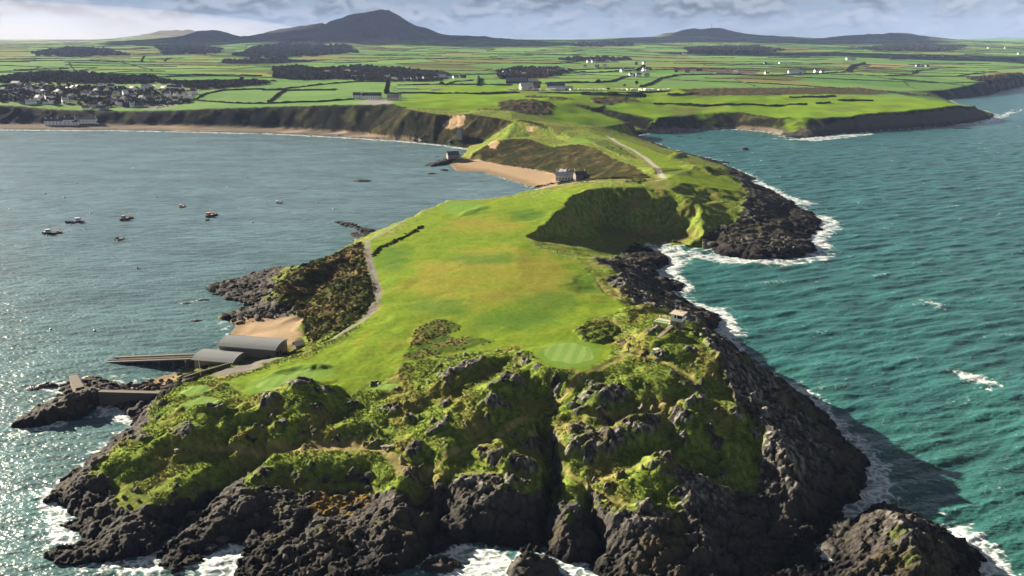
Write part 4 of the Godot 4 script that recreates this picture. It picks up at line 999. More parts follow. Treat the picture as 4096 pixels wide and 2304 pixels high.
func build_ground() -> void:
	make_depths()
	print(depth.size(), " rows")
	threads(ground_row, depth.size())
	threads(normal_row, depth.size())
	var soft := StandardMaterial3D.new()
	soft.vertex_color_use_as_albedo = true
	soft.roughness = 0.95
	soft.metallic_specular = 0.08
	var hard := soft.duplicate()
	hard.roughness = 0.85
	hard.metallic_specular = 0.22
	hard.heightmap_enabled = true
	hard.heightmap_texture = relief(FastNoiseLite.TYPE_CELLULAR, 0.018, 9)
	hard.heightmap_scale = 30.0
	soft.heightmap_enabled = true
	soft.heightmap_texture = relief(FastNoiseLite.TYPE_SIMPLEX_SMOOTH, 0.035, 5)
	soft.heightmap_scale = 14.0
	for e in [[hard, 0.13], [soft, 0.11]]:
		e[0].uv1_triplanar = true
		e[0].uv1_world_triplanar = true
		e[0].uv1_scale = Vector3.ONE * e[1]
	var m := row_at(1500.0)
	var f := row_at(3600.0)
	sheet("ground", 0, m, -0.9, 0, [soft, hard])
	var far := StandardMaterial3D.new()
	far.vertex_color_use_as_albedo = true
	far.roughness = 0.95
	far.metallic_specular = 0.04
	sheet("farmland", m, f, -0.9, 0, [far])
	sheet("hills", f, depth.size() - 1, -0.9, 0, [far])

# ------------------------------------------------------------------ sea
func sea_row(r: int) -> void:
	var d := depth[r]
	var sp := maxf(d * 2.0 * REACH / COLS, (depth[mini(r + 1, depth.size() - 1)] - d) * 0.8)
	var land: PackedFloat32Array = row_h[r]
	var hs := PackedFloat32Array()
	var cs := PackedColorArray()
	hs.resize(COLS)
	cs.resize(COLS)
	var z := -d
	for c in COLS:
		var x := (c / (COLS - 1.0) * 2.0 - 1.0) * REACH * d
		if land[c] > 1.6:
			hs[c] = -9.0
			continue
		var open := smoothstep(-50.0, 60.0, x + (z + 190.0) * 0.12)
		var a := 0.93 * x - 0.37 * z
		var b := 0.37 * x + 0.93 * z
		var f1 := clampf(4.0 / sp - 0.8, 0.0, 1.0)
		var f2 := clampf(1.6 / sp - 0.6, 0.0, 1.0)
		var sw := n_swell.get_noise_2d(a / 38.0, b / 11.0)
		var sw2 := n_swell.get_noise_2d(a / 16.0 + 50.0, b / 5.2)
		var bay := n_swell.get_noise_2d(x / 17.0, (z + 0.12 * x) / 4.6)
		var chop := n_chop.get_noise_2d(x / 3.2, z / 1.5)
		var near := coast_near.at(x, z) if coast_near.has(x, z, 3.0) else coast_mid.at(x, z)
		var fm := foam_m.at(x, z) if foam_m.has(x, z, 3.0) else foam_far.at(x, z)
		var h := open * (0.8 * sw * f1 + 0.3 * sw2 * f1) + (1.0 - open) * 0.3 * bay * f1 + chop * 0.12 * f2
		var col := Color(0.08, 0.135, 0.165).lerp(Color(0.017, 0.08, 0.082), open)  # pale bay tone carries the sky reflection painted into the water colour
		col = col.lerp(Color(0.026, 0.1, 0.086), open * clampf(1.15 - d / 420.0, 0.0, 0.8))
		col = col.lerp(Color(0.045, 0.1, 0.1), (1.0 - open) * clampf(1.2 - d / 420.0, 0.0, 0.9))
		col = col.lerp(Color(0.02, 0.085, 0.078), clampf(near * 1.6, 0.0, 0.5) * (0.4 + 0.6 * open))
		col = col * (1.0 + 0.25 * n_big.get_noise_2d(x * 0.7, z * 1.6)) * (1.0 + (1.0 - open) * (0.3 * bay * clampf(5.0 / sp - 1.0, 0.0, 1.0) + 0.22 * n_big.get_noise_2d(x * 1.1, z * 6.0))) * (1.0 + open * (0.35 * sw + 0.2 * sw2) * clampf(9.0 / sp - 1.0, 0.0, 1.0))  # wave shading painted in: crests lighter, troughs darker with swell and ripple
		var wild := maxf(open, smoothstep(-330.0, -200.0, z) * 0.75)
		var lace := 1.0 - smoothstep(-1.0, -0.55, n_lace.get_noise_2d(x + 1.6 * n_four.get_noise_2d(x, z), z * 1.2 + 1.6 * n_four.get_noise_2d(x + 40.0, z)))
		var froth := n_foam.get_noise_2d(x * 0.8 + 2.0 * sw, z)
		var shore := smoothstep(0.12, 0.5, near) * wild
		var foam := smoothstep(0.42, 0.85, shore * 0.62 + froth * 0.62 + fm * 0.62 - 0.26 + 0.25 * lace) * (0.25 + 0.75 * lace)
		foam = maxf(foam, smoothstep(0.85, 1.25, fm + 0.6 * froth) * 0.55)
		foam = maxf(foam, smoothstep(0.78, 1.0, sw + 0.5 * n_foam.get_noise_2d(x * 2.2, z * 3.2) - 0.12) * 0.4 * lace * open)
		col = col.lerp(Color(0.62, 0.66, 0.68), clampf(foam, 0.0, 0.95))
		col.a = 1.0
		hs[c] = h + foam * 0.12
		cs[c] = col
	row_h[r] = hs
	row_c[r] = cs

func build_sea() -> void:
	threads(sea_row, row_at(2700.0) + 2)
	threads(normal_row, row_at(2700.0) + 1)
	var w := StandardMaterial3D.new()
	w.vertex_color_use_as_albedo = true
	w.roughness = 0.24
	w.metallic_specular = 0.38
	var t := NoiseTexture2D.new()
	t.width = 1024
	t.height = 1024
	t.seamless = true
	t.as_normal_map = true
	t.bump_strength = 9.0
	var n := FastNoiseLite.new()
	n.noise_type = FastNoiseLite.TYPE_SIMPLEX_SMOOTH
	n.seed = 5
	n.frequency = 0.02
	n.fractal_octaves = 4
	t.noise = n
	w.normal_enabled = true
	w.normal_texture = t
	w.normal_scale = 0.52
	w.uv1_triplanar = true
	w.uv1_world_triplanar = true
	w.uv1_scale = Vector3(0.021, 0.03, 0.043)
	sheet("sea", 0, row_at(2700.0), -5.0, 0, [w])

# ------------------------------------------------------------------ scene
func _ready() -> void:
	var cam := Camera3D.new()
	cam.name = "camera"
	cam.position = Vector3(0, 115, 0)
	cam.rotation_degrees = Vector3(-17.584, 0, 0)
	cam.fov = 40.14
	cam.near = 1.0
	cam.far = 40000.0
	add_child(cam)
	var sun := DirectionalLight3D.new()
	sun.name = "sun"
	sun.light_energy = 1.6
	sun.light_color = Color(1.0, 0.94, 0.84)
	sun.light_angular_distance = 0.5
	sun.shadow_enabled = true
	sun.look_at_from_position(Vector3(-0.757, 0.33, -0.568) * 100.0, Vector3.ZERO)
	add_child(sun)
	make_noise()
	var around := WorldEnvironment.new()
	around.name = "world"
	var env := Environment.new()
	env.background_mode = Environment.BG_SKY
	env.tonemap_mode = Environment.TONE_MAPPER_LINEAR
	env.tonemap_exposure = 4.8
	env.sdfgi_enabled = true
	env.ssao_enabled = true
	env.ssil_enabled = true
	env.sky = Sky.new()
	env.sky.sky_material = make_sky()
	env.fog_enabled = true
	env.fog_density = 0.000032
	env.fog_light_color = Color(0.68, 0.78, 1.0)
	env.volumetric_fog_enabled = true
	env.volumetric_fog_density = 0.0
	around.environment = env
	add_child(around)
	var t0 := Time.get_ticks_msec()
	build_dem()
	print("dem ", Time.get_ticks_msec() - t0)
	build_masks()
	print("masks ", Time.get_ticks_msec() - t0)
	shape_land()
	build_ground()
	print("ground ", Time.get_ticks_msec() - t0)
	build_sea()
	print("sea ", Time.get_ticks_msec() - t0)
	build_things()
	print("things ", Time.get_ticks_msec() - t0)

# ------------------------------------------------------------------ sky: broken cloud, brightest towards the sun on the left
func make_sky() -> PanoramaSkyMaterial:
	var W := 4096
	var H := 2048
	var low := Image.create(512, 256, false, Image.FORMAT_RGBF)
	for j in 256:
		for i in 512:
			low.set_pixel(i, j, sky_at((i + 0.5) / 512.0, (j + 0.5) / 256.0, false))
	low.resize(W, H, Image.INTERPOLATE_CUBIC)
	sky_im = low
	var top := int(H * 0.5 - H * 14.0 / 180.0)
	strip_top = top
	strips_out.resize(H / 2 + 8 - top)
	threads(sky_strip, strips_out.size())
	for r in strips_out.size():
		var line: PackedColorArray = strips_out[r]
		for i in W:
			low.set_pixel(i, top + r, line[i])
	var m := PanoramaSkyMaterial.new()
	m.panorama = ImageTexture.create_from_image(low)
	return m

var sky_im: Image
var strip_top := 0
var strips_out: Array = []

func sky_strip(r: int) -> void:
	var line := PackedColorArray()
	line.resize(4096)
	for i in 4096:
		line[i] = sky_at((i + 0.5) / 4096.0, (strip_top + r + 0.5) / 2048.0, true)
	strips_out[r] = line

func sky_at(u: float, v: float, _fine: bool) -> Color:
	var lat := (0.5 - v) * PI
	var lon := (u - 0.5) * TAU                 # 0 looks towards -z, positive to the right
	var dir := Vector3(sin(lon) * cos(lat), sin(lat), -cos(lon) * cos(lat))
	var y := maxf(dir.y, 0.0)
	var to_sun := clampf(dir.dot(Vector3(-0.757, 0.33, -0.568)), -1.0, 1.0)
	var glow := pow(0.5 + 0.5 * to_sun, 4.0)
	# a broken deck overhead, and banks of cumulus seen from the side near the horizon
	var k := 1.0 / (y + 0.035)
	var px := dir.x * k * 2.2
	var pz := dir.z * k * 2.2
	var deck := n_hill.get_noise_2d(px * 60.0, pz * 60.0) * 0.75 + n_hill.get_noise_2d(px * 260.0 + 900.0, pz * 260.0) * 0.3
	var wob := 0.006 * n_hill.get_noise_2d(lon * 9000.0, lat * 9000.0)
	var bank := bank_at(lon + wob, lat + wob)
	var above := bank_at(lon + wob + 0.004, lat + wob + 0.0075)
	var near := smoothstep(0.2, 0.06, y)
	var cover := lerpf(deck, bank, near)
	var relief_ := clampf(0.5 + 2.4 * (bank - above) * near + 0.5 * deck * (1.0 - near), 0.0, 1.0)
	var clear := Color(0.058, 0.078, 0.1).lerp(Color(0.29, 0.295, 0.295), glow)
	clear = clear.lerp(Color(0.014, 0.023, 0.048), smoothstep(0.02, 0.45, y))
	var dark := Color(0.024, 0.032, 0.042).lerp(Color(0.2, 0.202, 0.205), glow)
	var lit := Color(0.078, 0.09, 0.105).lerp(Color(0.42, 0.405, 0.375), glow)
	var cloud_c := dark.lerp(lit, relief_)
	var c := clear.lerp(cloud_c, smoothstep(-0.22, 0.12, cover + 0.06))
	c = c.lerp(Color(0.066, 0.086, 0.106).lerp(Color(0.27, 0.262, 0.25), glow), smoothstep(0.03, 0.0, y) * 0.75)
	c = c * lerpf(1.0, 0.3, smoothstep(0.07, 0.6, y))
	return c

func bank_at(lon: float, lat: float) -> float:
	return n_hill.get_noise_2d(lon * 4200.0, lat * 15000.0 + 77.0) * 0.8 + n_hill.get_noise_2d(lon * 14000.0 + 300.0, lat * 42000.0) * 0.3

func shape_land() -> void:
	mound(-15.4, -222.2, 14.7, 5, -33, 2.9, 0.68)
	mound(-2.3, -212.7, 12.1, 6, -26, 2, 0.65)
	mound(2.5, -230.1, 8, 4, -21, 0.9, 0.50)
	mound(-3.1, -202, 12.8, 9, -4, 3.8, 0.14)
	mound(-3.9, -199.1, 7.8, 4.5, -4, 1.8, 0.78)
	mound(20.6, -203.4, 7.6, 6, -33, 1.8, 0.58)
	mound(27.8, -202.7, 9.8, 8, -15, 2.8, 0.65)
	mound(18.4, -189.6, 7, 6, -50, 1.5, 0.58)
	mound(24.4, -186, 10.1, 9, -29, 2.5, 0.65)
	mound(35, -191.3, 10.4, 6, -30, 2.9, 0.68)
	mound(-66.4, -210.6, 17.9, 14, -40, 5.7, 0.04)
	mound(-63.9, -217.4, 7.8, 5, -4, 2, 0.78)
	mound(-72.4, -209.9, 6.2, 5, -29, 1, 0.65)
	mound(-89.6, -202.1, 12, 10, -12, 4.3, 0.04)
	mound(-91, -198.9, 4.6, 4, -27, 1.6, 0.78)
	mound(-89.8, -211.6, 9.7, 8, -15, 2.8, 0.04)
	mound(-86.2, -209.4, 6.3, 4, 34, 1, 0.65)
	mound(47.2, -236.2, 12.6, 9, -36, 2.8, 0.04)
	mound(44.5, -235.8, 6.1, 3.5, -53, 0.7, 0.65)
	mound(47.3, -225.1, 6.3, 6, 21, 1.9, 0.04)
	mound(50.2, -275.5, 23.6, 6, -52, 1.8, 0.32)
	mound(46.7, -193.3, 6.5, 6, 58, 2.1, 0.61)
	mound(52.7, -195.2, 7.8, 6, 61, 2, 0.36)
	mound(61.2, -197, 5.6, 5, 28, 1.7, 0.65)
	mound(38.8, -178.1, 6.4, 6, -5, 2.1, 0.50)
	mound(39.5, -172.9, 8.9, 8, -29, 2.1, 0.43)
	mound(31.6, -173.8, 8.4, 8, -21, 1.9, 0.07)
	mound(31.1, -160.4, 7.4, 7, -30, 1.4, 0.65)
	mound(44.4, -165.5, 9.8, 9, 22, 1.8, 0.58)
	mound(69.8, -182.2, 11.2, 5, 86, 3.6, 0.90)
	mound(-3.7, -181.8, 7.6, 6, 23, 1.4, 0.50)
	mound(2.5, -178.6, 6.2, 5, 36, 2.1, 0.65)
	mound(-25.3, -187.8, 2.4, 2.4, -14, 1.3, 1.00)
	mound(-18.3, -186.4, 4, 4, -33, 1.4, 0.43)
	mound(-102.8, -190.8, 10.5, 8, -10, 2.8, 0.04)
	mound(-106.1, -201.9, 6.9, 4, -19, 1.4, 0.65)
	mound(-43.3, -198.4, 7.9, 5, 21, 1.5, 0.07)
	mound(-51.4, -199.6, 11.3, 6, 4, 1.7, 0.07)
	mound(-33.5, -209.7, 9.5, 6, -26, 1.3, 0.00)
	mound(12.6, -190.5, 6.2, 6, -20, 1.5, 0.07)
	mound(-16.3, -197.5, 11.2, 10, -43, 1.7, 0.04)
	mound(40, -205.9, 10.3, 9, -24, 1.7, 0.04)
	mound(14, -207.6, 5.5, 5, -32, 1.5, 0.07)
	mound(53.1, -184.8, 7.6, 7, 31, 1.4, 0.00)
	mound(-27.2, -167.3, 9.7, 12, -52, 0.9, 0.90)
	mound(-29.1, -157.8, 7.3, 9, -20, 0.8, 0.90)
	mound(-21.1, -165.9, 6.6, 6, -78, 0.7, 0.90)
	mound(-12.3, -173.1, 6.9, 6, -13, 0.7, 0.90)
	mound(-4.7, -171.7, 8.5, 8, -15, 0.7, 0.90)
	mound(-1.2, -167.1, 6.8, 7, -34, 0.7, 0.90)
	mound(14.4, -161.3, 7.9, 7, -72, 0.8, 0.90)
	mound(23.5, -161.2, 5.9, 6, -68, 0.8, 0.90)
	mound(33.2, -155.2, 12.9, 12, -35, 1, 0.90)
	mound(40.9, -152.5, 11.6, 12, -33, 0.8, 0.90)
	mound(-96.6, -164.4, 10.4, 9, 0, 0.8, 0.90)
	mound(-90, -158.3, 7.7, 7, -32, 0.7, 0.90)
	mound(-69.5, -169, 9.9, 7, -37, 0.8, 0.90)
	mound(-66.3, -172.8, 6.2, 5, -30, 0.7, 0.90)
	mound(-50, -161.4, 9.1, 8, -52, 1, 0.90)
	mound(-42.5, -159.7, 8.3, 7, -56, 0.8, 0.90)
	mound(-53.7, -151.1, 6.4, 6, -49, 0.7, 0.90)
	mound(-115.1, -180.3, 8.2, 6, -37, 0.7, 0.90)
	mound(89, -158.8, 12.3, 14, 37, 0.7, 0.90)
	mound(-63.4, -238.5, 6.1, 2.4, 0, 1.4, 0.00)
	mound(-72.9, -238.8, 5, 2.2, -12, 0.9, 0.00)
	mound(-22.7, -462.1, 16.2, 5, -68, 1.2, 0.00)
	mound(-59.5, -223.1, 6.6, 4, -34, -1.7, 0.00)
	mound(11.7, -433.7, 16.3, 9, -36, -0.8, 0.00)
	mound(34.2, -296.7, 21.7, 9, 78, -0.9, 0.00)
	mound(145, -608.8, 14.5, 8, 39, 2.8, 0.04)
	mound(156.7, -745.4, 81.4, 5, -74, 1.4, 0.36)
	mound(-143.2, -234.5, 6.9, 5, -39, 1.5, 1.00)
	mound(-148.9, -223.8, 5.9, 3.5, -30, 1.2, 1.00)
	cut(1.2, 1.5, [-65.1, -191.9, 5.8, -67.5, -192.8, 4, -71.7, -188.3, 2.5, -76.1, -181.5, 1.5, -79.6, -174, 0.7, -83, -167.3, 0.3])
	cut(0.8, 3, [8.2, -196.9, 9, 9.3, -187.6, 5.6, 10, -181.8, 3.1, 10.1, -173.1, 1.6, 7.9, -163, 0.5, 6.2, -157.4, -0.5])
	cut(0.6, 3, [18.1, -172, 4.3, 19.2, -166.6, 2.5, 19.4, -159.2, 0.9, 19.4, -153.8, -0.5])
	cut(0.8, 2.6, [-16.7, -177.8, 5, -17.2, -170.9, 1.9, -18.1, -164.4, 0.6, -19, -158.2, -0.5])
	cut(2, 0.5, [11.2, -210.7, 15.5, 9.2, -202, 12.5])
	cut(1, 1, [-23.5, -179.7, 5, -24.1, -175.2, 3.1, -21.5, -169.2, 1.9])
	cut(0.8, 1.2, [-48.3, -169.8, 1.5, -54.1, -155.2, 0.6, -57.7, -148.7, 0.1])
	pad(17.5, -223.5, 10.5, 21.7)
	pad(-99.9, -227.4, 3.6, 9.1)
	pad(-95.7, -218.7, 3.8, 8.9)
	pad(-38, -220.8, 3.0, 13.3)

# ------------------------------------------------------------------ builders
var mats := {}

func mat(called: String, c: Color, rough := 0.85, spec := 0.3) -> StandardMaterial3D:     # c holds linear values
	if not mats.has(called):
		var m := StandardMaterial3D.new()
		m.albedo_color = c.linear_to_srgb()
		m.roughness = rough
		m.metallic_specular = spec
		mats[called] = m
	return mats[called]

func grain(called: String, a: Color, b: Color, size: float, rough := 0.85) -> StandardMaterial3D:   # two tones mottled by noise
	if not mats.has(called):
		var t := NoiseTexture2D.new()
		t.width = 256
		t.height = 256
		t.seamless = true
		var n := FastNoiseLite.new()
		n.seed = mats.size() + 3
		n.frequency = 0.03
		n.fractal_octaves = 4
		t.noise = n
		var g := Gradient.new()
		g.set_color(0, a.linear_to_srgb())
		g.set_color(1, b.linear_to_srgb())
		t.color_ramp = g
		var m := StandardMaterial3D.new()
		m.albedo_texture = t
		m.roughness = rough
		m.metallic_specular = 0.0 if called.begins_with("hedge") or called.begins_with("leaf") else 0.2
		m.uv1_triplanar = true
		m.uv1_world_triplanar = true
		m.uv1_scale = Vector3.ONE / size
		mats[called] = m
	return mats[called]

func tool() -> SurfaceTool:
	var s := SurfaceTool.new()
	s.begin(Mesh.PRIMITIVE_TRIANGLES)
	s.set_smooth_group(-1)
	return s

func tri(s: SurfaceTool, a: Vector3, b: Vector3, c: Vector3) -> void:
	s.add_vertex(a)
	s.add_vertex(b)
	s.add_vertex(c)

func quad(s: SurfaceTool, a: Vector3, b: Vector3, c: Vector3, d: Vector3) -> void:   # clockwise seen from outside
	tri(s, a, b, c)
	tri(s, a, c, d)

func bx(s: SurfaceTool, c: Vector3, e: Vector3, turn := Basis.IDENTITY) -> void:
	var p: Array[Vector3] = []
	for k in 8:
		p.append(c + turn * (Vector3(1.0 if k & 1 else -1.0, 1.0 if k & 2 else -1.0, 1.0 if k & 4 else -1.0) * e * 0.5))
	quad(s, p[4], p[6], p[7], p[5])
	quad(s, p[1], p[3], p[2], p[0])
	quad(s, p[0], p[2], p[6], p[4])
	quad(s, p[5], p[7], p[3], p[1])
	quad(s, p[2], p[3], p[7], p[6])
	quad(s, p[0], p[4], p[5], p[1])

func tube(s: SurfaceTool, a: Vector3, b: Vector3, r0: float, r1: float, n := 6) -> void:
	var d := (b - a).normalized()
	var u := d.cross(Vector3.RIGHT if absf(d.x) < 0.8 else Vector3.UP).normalized()
	var v := d.cross(u)
	for k in n:
		var p := u * cos(TAU * k / n) + v * sin(TAU * k / n)
		var q := u * cos(TAU * (k + 1) / n) + v * sin(TAU * (k + 1) / n)
		quad(s, a + p * r0, b + p * r1, b + q * r1, a + q * r0)
		tri(s, b, b + q * r1, b + p * r1)
		tri(s, a, a + p * r0, a + q * r0)

func lathe(s: SurfaceTool, at: Vector3, prof: Array, n := 10) -> void:        # prof: [radius, height] upwards
	for i in prof.size() - 1:
		for k in n:
			var a := TAU * k / n
			var b := TAU * (k + 1) / n
			var p := Vector3(cos(a), 0, sin(a))
			var q := Vector3(cos(b), 0, sin(b))
			quad(s, at + q * prof[i][0] + Vector3.UP * prof[i][1], at + q * prof[i + 1][0] + Vector3.UP * prof[i + 1][1], at + p * prof[i + 1][0] + Vector3.UP * prof[i + 1][1], at + p * prof[i][0] + Vector3.UP * prof[i][1])

func obj(called: String, s: SurfaceTool, m: Material, parent: Node = self) -> MeshInstance3D:
	s.generate_normals()
	var o := MeshInstance3D.new()
	o.name = called
	o.mesh = s.commit()
	o.material_override = m
	parent.add_child(o, true)
	return o

var counts := {}

func numbered(called: String) -> String:
	counts[called] = counts.get(called, -1) + 1
	return called if counts[called] == 0 else "%s_%03d" % [called, counts[called]]

func tag(o: Node, label: String, category: String, group := "") -> Node:
	o.set_meta("label", label)
	o.set_meta("category", category)
	if group:
		o.set_meta("group", group)
	return o

func thing(called: String, label: String, category: String, at: Vector3, turn := 0.0, group := "") -> Node3D:
	var o := Node3D.new()
	o.name = numbered(called)
	o.position = at
	o.rotation.y = turn
	add_child(o)
	tag(o, label, category, group)
	return o

func dup(o: Node3D, at: Vector3, turn: float, label: String) -> Node3D:
	var c: Node3D = o.duplicate()
	c.name = numbered(String(o.name))
	add_child(c)
	c.position = at
	c.rotation.y = turn
	c.set_meta("label", label)
	return c

func ground_y(x: float, z: float) -> float:
	return near_ground(x, z, 0.3)[0] if dem_a.has(x, z, 4.0) else far_ground(x, z, 1.0)[0]

func on(x: float, z: float, lift := 0.0) -> Vector3:
	return Vector3(x, ground_y(x, z) + lift, z)

func level(x: float, z: float) -> Vector3:                  # the surveyed height without relief
	return Vector3(x, base_h(x, z), z)

# ------------------------------------------------------------------ houses
func gable(s: SurfaceTool, l: float, w: float, h: float, rise: float) -> void:   # walls with gable ends; long side along x
	var x := l * 0.5
	var z := w * 0.5
	var b := -2.5
	quad(s, Vector3(-x, b, z), Vector3(-x, h, z), Vector3(x, h, z), Vector3(x, b, z))
	quad(s, Vector3(x, b, -z), Vector3(x, h, -z), Vector3(-x, h, -z), Vector3(-x, b, -z))
	for e in [-1.0, 1.0]:
		var p := [Vector3(e * x, b, e * -z), Vector3(e * x, h, e * -z), Vector3(e * x, h + rise, 0), Vector3(e * x, h, e * z), Vector3(e * x, b, e * z)]
		tri(s, p[4], p[3], p[1])
		tri(s, p[4], p[1], p[0])
		tri(s, p[3], p[2], p[1])

func roof(s: SurfaceTool, l: float, w: float, h: float, rise: float, hip := 0.0) -> void:
	var x := l * 0.5 + 0.25
	var z := w * 0.5 + 0.35
	var dy := -rise * 0.35 / (w * 0.5)
	var xt := x - hip
	for t in [0.06, 0.22]:
		quad(s, Vector3(-x, h + dy + t, z), Vector3(-xt, h + rise + t, 0), Vector3(xt, h + rise + t, 0), Vector3(x, h + dy + t, z))
		quad(s, Vector3(x, h + dy + t, -z), Vector3(xt, h + rise + t, 0), Vector3(-xt, h + rise + t, 0), Vector3(-x, h + dy + t, -z))
		if hip > 0.0:
			tri(s, Vector3(x, h + dy + t, z), Vector3(xt, h + rise + t, 0), Vector3(x, h + dy + t, -z))
			tri(s, Vector3(-x, h + dy + t, -z), Vector3(-xt, h + rise + t, 0), Vector3(-x, h + dy + t, z))
	for e in [-1.0, 1.0]:
		quad(s, Vector3(-x, h + dy + 0.06, e * z), Vector3(-x, h + dy + 0.22, e * z), Vector3(x, h + dy + 0.22, e * z), Vector3(x, h + dy + 0.06, e * z))

const WALLS := {"white": Color(0.72, 0.72, 0.7), "cream": Color(0.6, 0.54, 0.42), "grey": Color(0.24, 0.23, 0.22), "stone": Color(0.2, 0.18, 0.155), "dark": Color(0.05, 0.05, 0.055)}
const ROOFS := {"slate": Color(0.075, 0.075, 0.09), "grey": Color(0.2, 0.2, 0.21), "brown": Color(0.16, 0.1, 0.07), "pale": Color(0.5, 0.5, 0.5)}
var house_kit := {}

func house(x: float, z: float, turn: float, l: float, w: float, h: float, wall: String, top: String, label: String, group := "", chimneys := 1, windows := 0) -> Node3D:
	var o := thing("house", label, "house", level(x, z), turn, group)
	var rise := w * 0.38
	var s := tool()
	gable(s, l, w, h, rise)
	var wl := obj("wall", s, grain("wall " + wall, WALLS[wall] * 0.9, WALLS[wall], 3.0), o)
	s = tool()
	roof(s, l, w, h, rise)
	var r := obj("roof", s, grain("roof " + top, ROOFS[top] * 0.8, ROOFS[top] * 1.15, 4.0, 0.7), o)
	for k in chimneys:
		s = tool()
		var cx := l * 0.5 - 0.7 if k == 0 else (-l * 0.5 + 0.7 if k == 1 else l * (0.5 - k / float(chimneys)))
		bx(s, Vector3(cx, h + rise + 0.4, 0), Vector3(0.9, 2.0, 0.8))
		bx(s, Vector3(cx, h + rise + 1.5, 0), Vector3(0.5, 0.5, 0.4))
		obj("chimney", s, grain("wall " + wall, WALLS[wall], WALLS[wall], 3.0), r)
	for k in windows:
		for storey in (2 if h > 4.2 else 1):
			s = tool()
			bx(s, Vector3((k + 0.5) / windows * l - l * 0.5, 1.5 + storey * 2.6, w * 0.5 + 0.02), Vector3(1.0, 1.25, 0.1))
			var win := obj("window", s, mat("house glass", Color(0.02, 0.025, 0.03), 0.15, 0.5), wl)
			s = tool()
			bx(s, Vector3((k + 0.5) / windows * l - l * 0.5, 0.8 + storey * 2.6, w * 0.5 + 0.06), Vector3(1.2, 0.12, 0.2))
			obj("sill", s, mat("sill", Color(0.5, 0.5, 0.48)), wl)
			win.position = Vector3.ZERO
	return o

const NTH := ["first", "second", "third", "fourth", "fifth", "sixth", "seventh", "eighth", "ninth", "tenth", "eleventh", "twelfth", "thirteenth", "fourteenth", "fifteenth", "sixteenth", "seventeenth", "eighteenth", "nineteenth", "twentieth", "21st", "22nd", "23rd", "24th", "25th"]
const KINDS := [["white", "slate"], ["white", "grey"], ["white", "slate"], ["cream", "slate"], ["grey", "slate"], ["white", "brown"], ["white", "pale"], ["stone", "slate"], ["grey", "slate"]]

func house_row(row: String, where: String, kinds: String, a: Array) -> void:
	for k in a.size() / 3:
		var x: float = a[3 * k]
		var z: float = a[3 * k + 1]
		var kind: Array = KINDS[int(kinds[k])]
		var tall := 2.9 if hash2(int(x), int(z)) < 0.45 else 4.9
		house(x, z, (hash2(int(z), int(x)) - 0.5) * 1.4, a[3 * k + 2], 7.0 + 1.5 * hash2(int(x), 3), tall, kind[0], kind[1], "%s house with %s roof, %s from left in %s row of %s" % [kind[0], "dark" if kind[1] == "slate" else kind[1], NTH[k], row, where], "houses of the " + where, int(3.0 * hash2(int(x), 9)))

func barn(x: float, z: float, turn: float, l: float, w: float, h: float, wall: String, top: String, label: String) -> void:
	var o := house(x, z, turn, l, w, h, wall, top, label, "", 0, 0)
	o.name = numbered("farm_shed")
	o.set_meta("category", "farm shed")
	var s := tool()
	bx(s, Vector3(l * 0.25, h * 0.35, w * 0.5 + 0.03), Vector3(4.0, h * 0.75, 0.12))
	obj("door", s, mat("barn door", Color(0.04, 0.04, 0.045)), o)

func caravan_kit() -> Node3D:
	var o := Node3D.new()
	o.name = "caravan"
	var s := tool()
	var prof := [Vector2(-3.4, 0.55), Vector2(-3.6, 1.3), Vector2(-3.3, 2.5), Vector2(-2.9, 2.8), Vector2(2.9, 2.8), Vector2(3.4, 2.4), Vector2(3.6, 1.3), Vector2(3.4, 0.55)]
	for i in prof.size():
		var a: Vector2 = prof[i]
		var b: Vector2 = prof[(i + 1) % prof.size()]
		quad(s, Vector3(a.x, a.y, 1.15), Vector3(a.x, a.y, -1.15), Vector3(b.x, b.y, -1.15), Vector3(b.x, b.y, 1.15))
	for i in range(1, prof.size() - 1):
		tri(s, Vector3(prof[0].x, prof[0].y, 1.15), Vector3(prof[i].x, prof[i].y, 1.15), Vector3(prof[i + 1].x, prof[i + 1].y, 1.15))
		tri(s, Vector3(prof[0].x, prof[0].y, -1.15), Vector3(prof[i + 1].x, prof[i + 1].y, -1.15), Vector3(prof[i].x, prof[i].y, -1.15))
	obj("body", s, mat("caravan white", Color(0.75, 0.76, 0.76), 0.4), o)
	for k in 3:
		s = tool()
		bx(s, Vector3(-2.2 + 2.0 * k, 1.85, 1.16), Vector3(1.2, 0.7, 0.06))
		obj("window", s, mat("dark glass", Color(0.02, 0.025, 0.03), 0.15, 0.5), o)
	for e in [-1.0, 1.0]:
		s = tool()
		tube(s, Vector3(0, 0.33, e * 1.0), Vector3(0, 0.33, e * 1.2), 0.33, 0.33, 8)
		obj("wheel", s, mat("rubber", Color(0.02, 0.02, 0.02)), o)
	return o

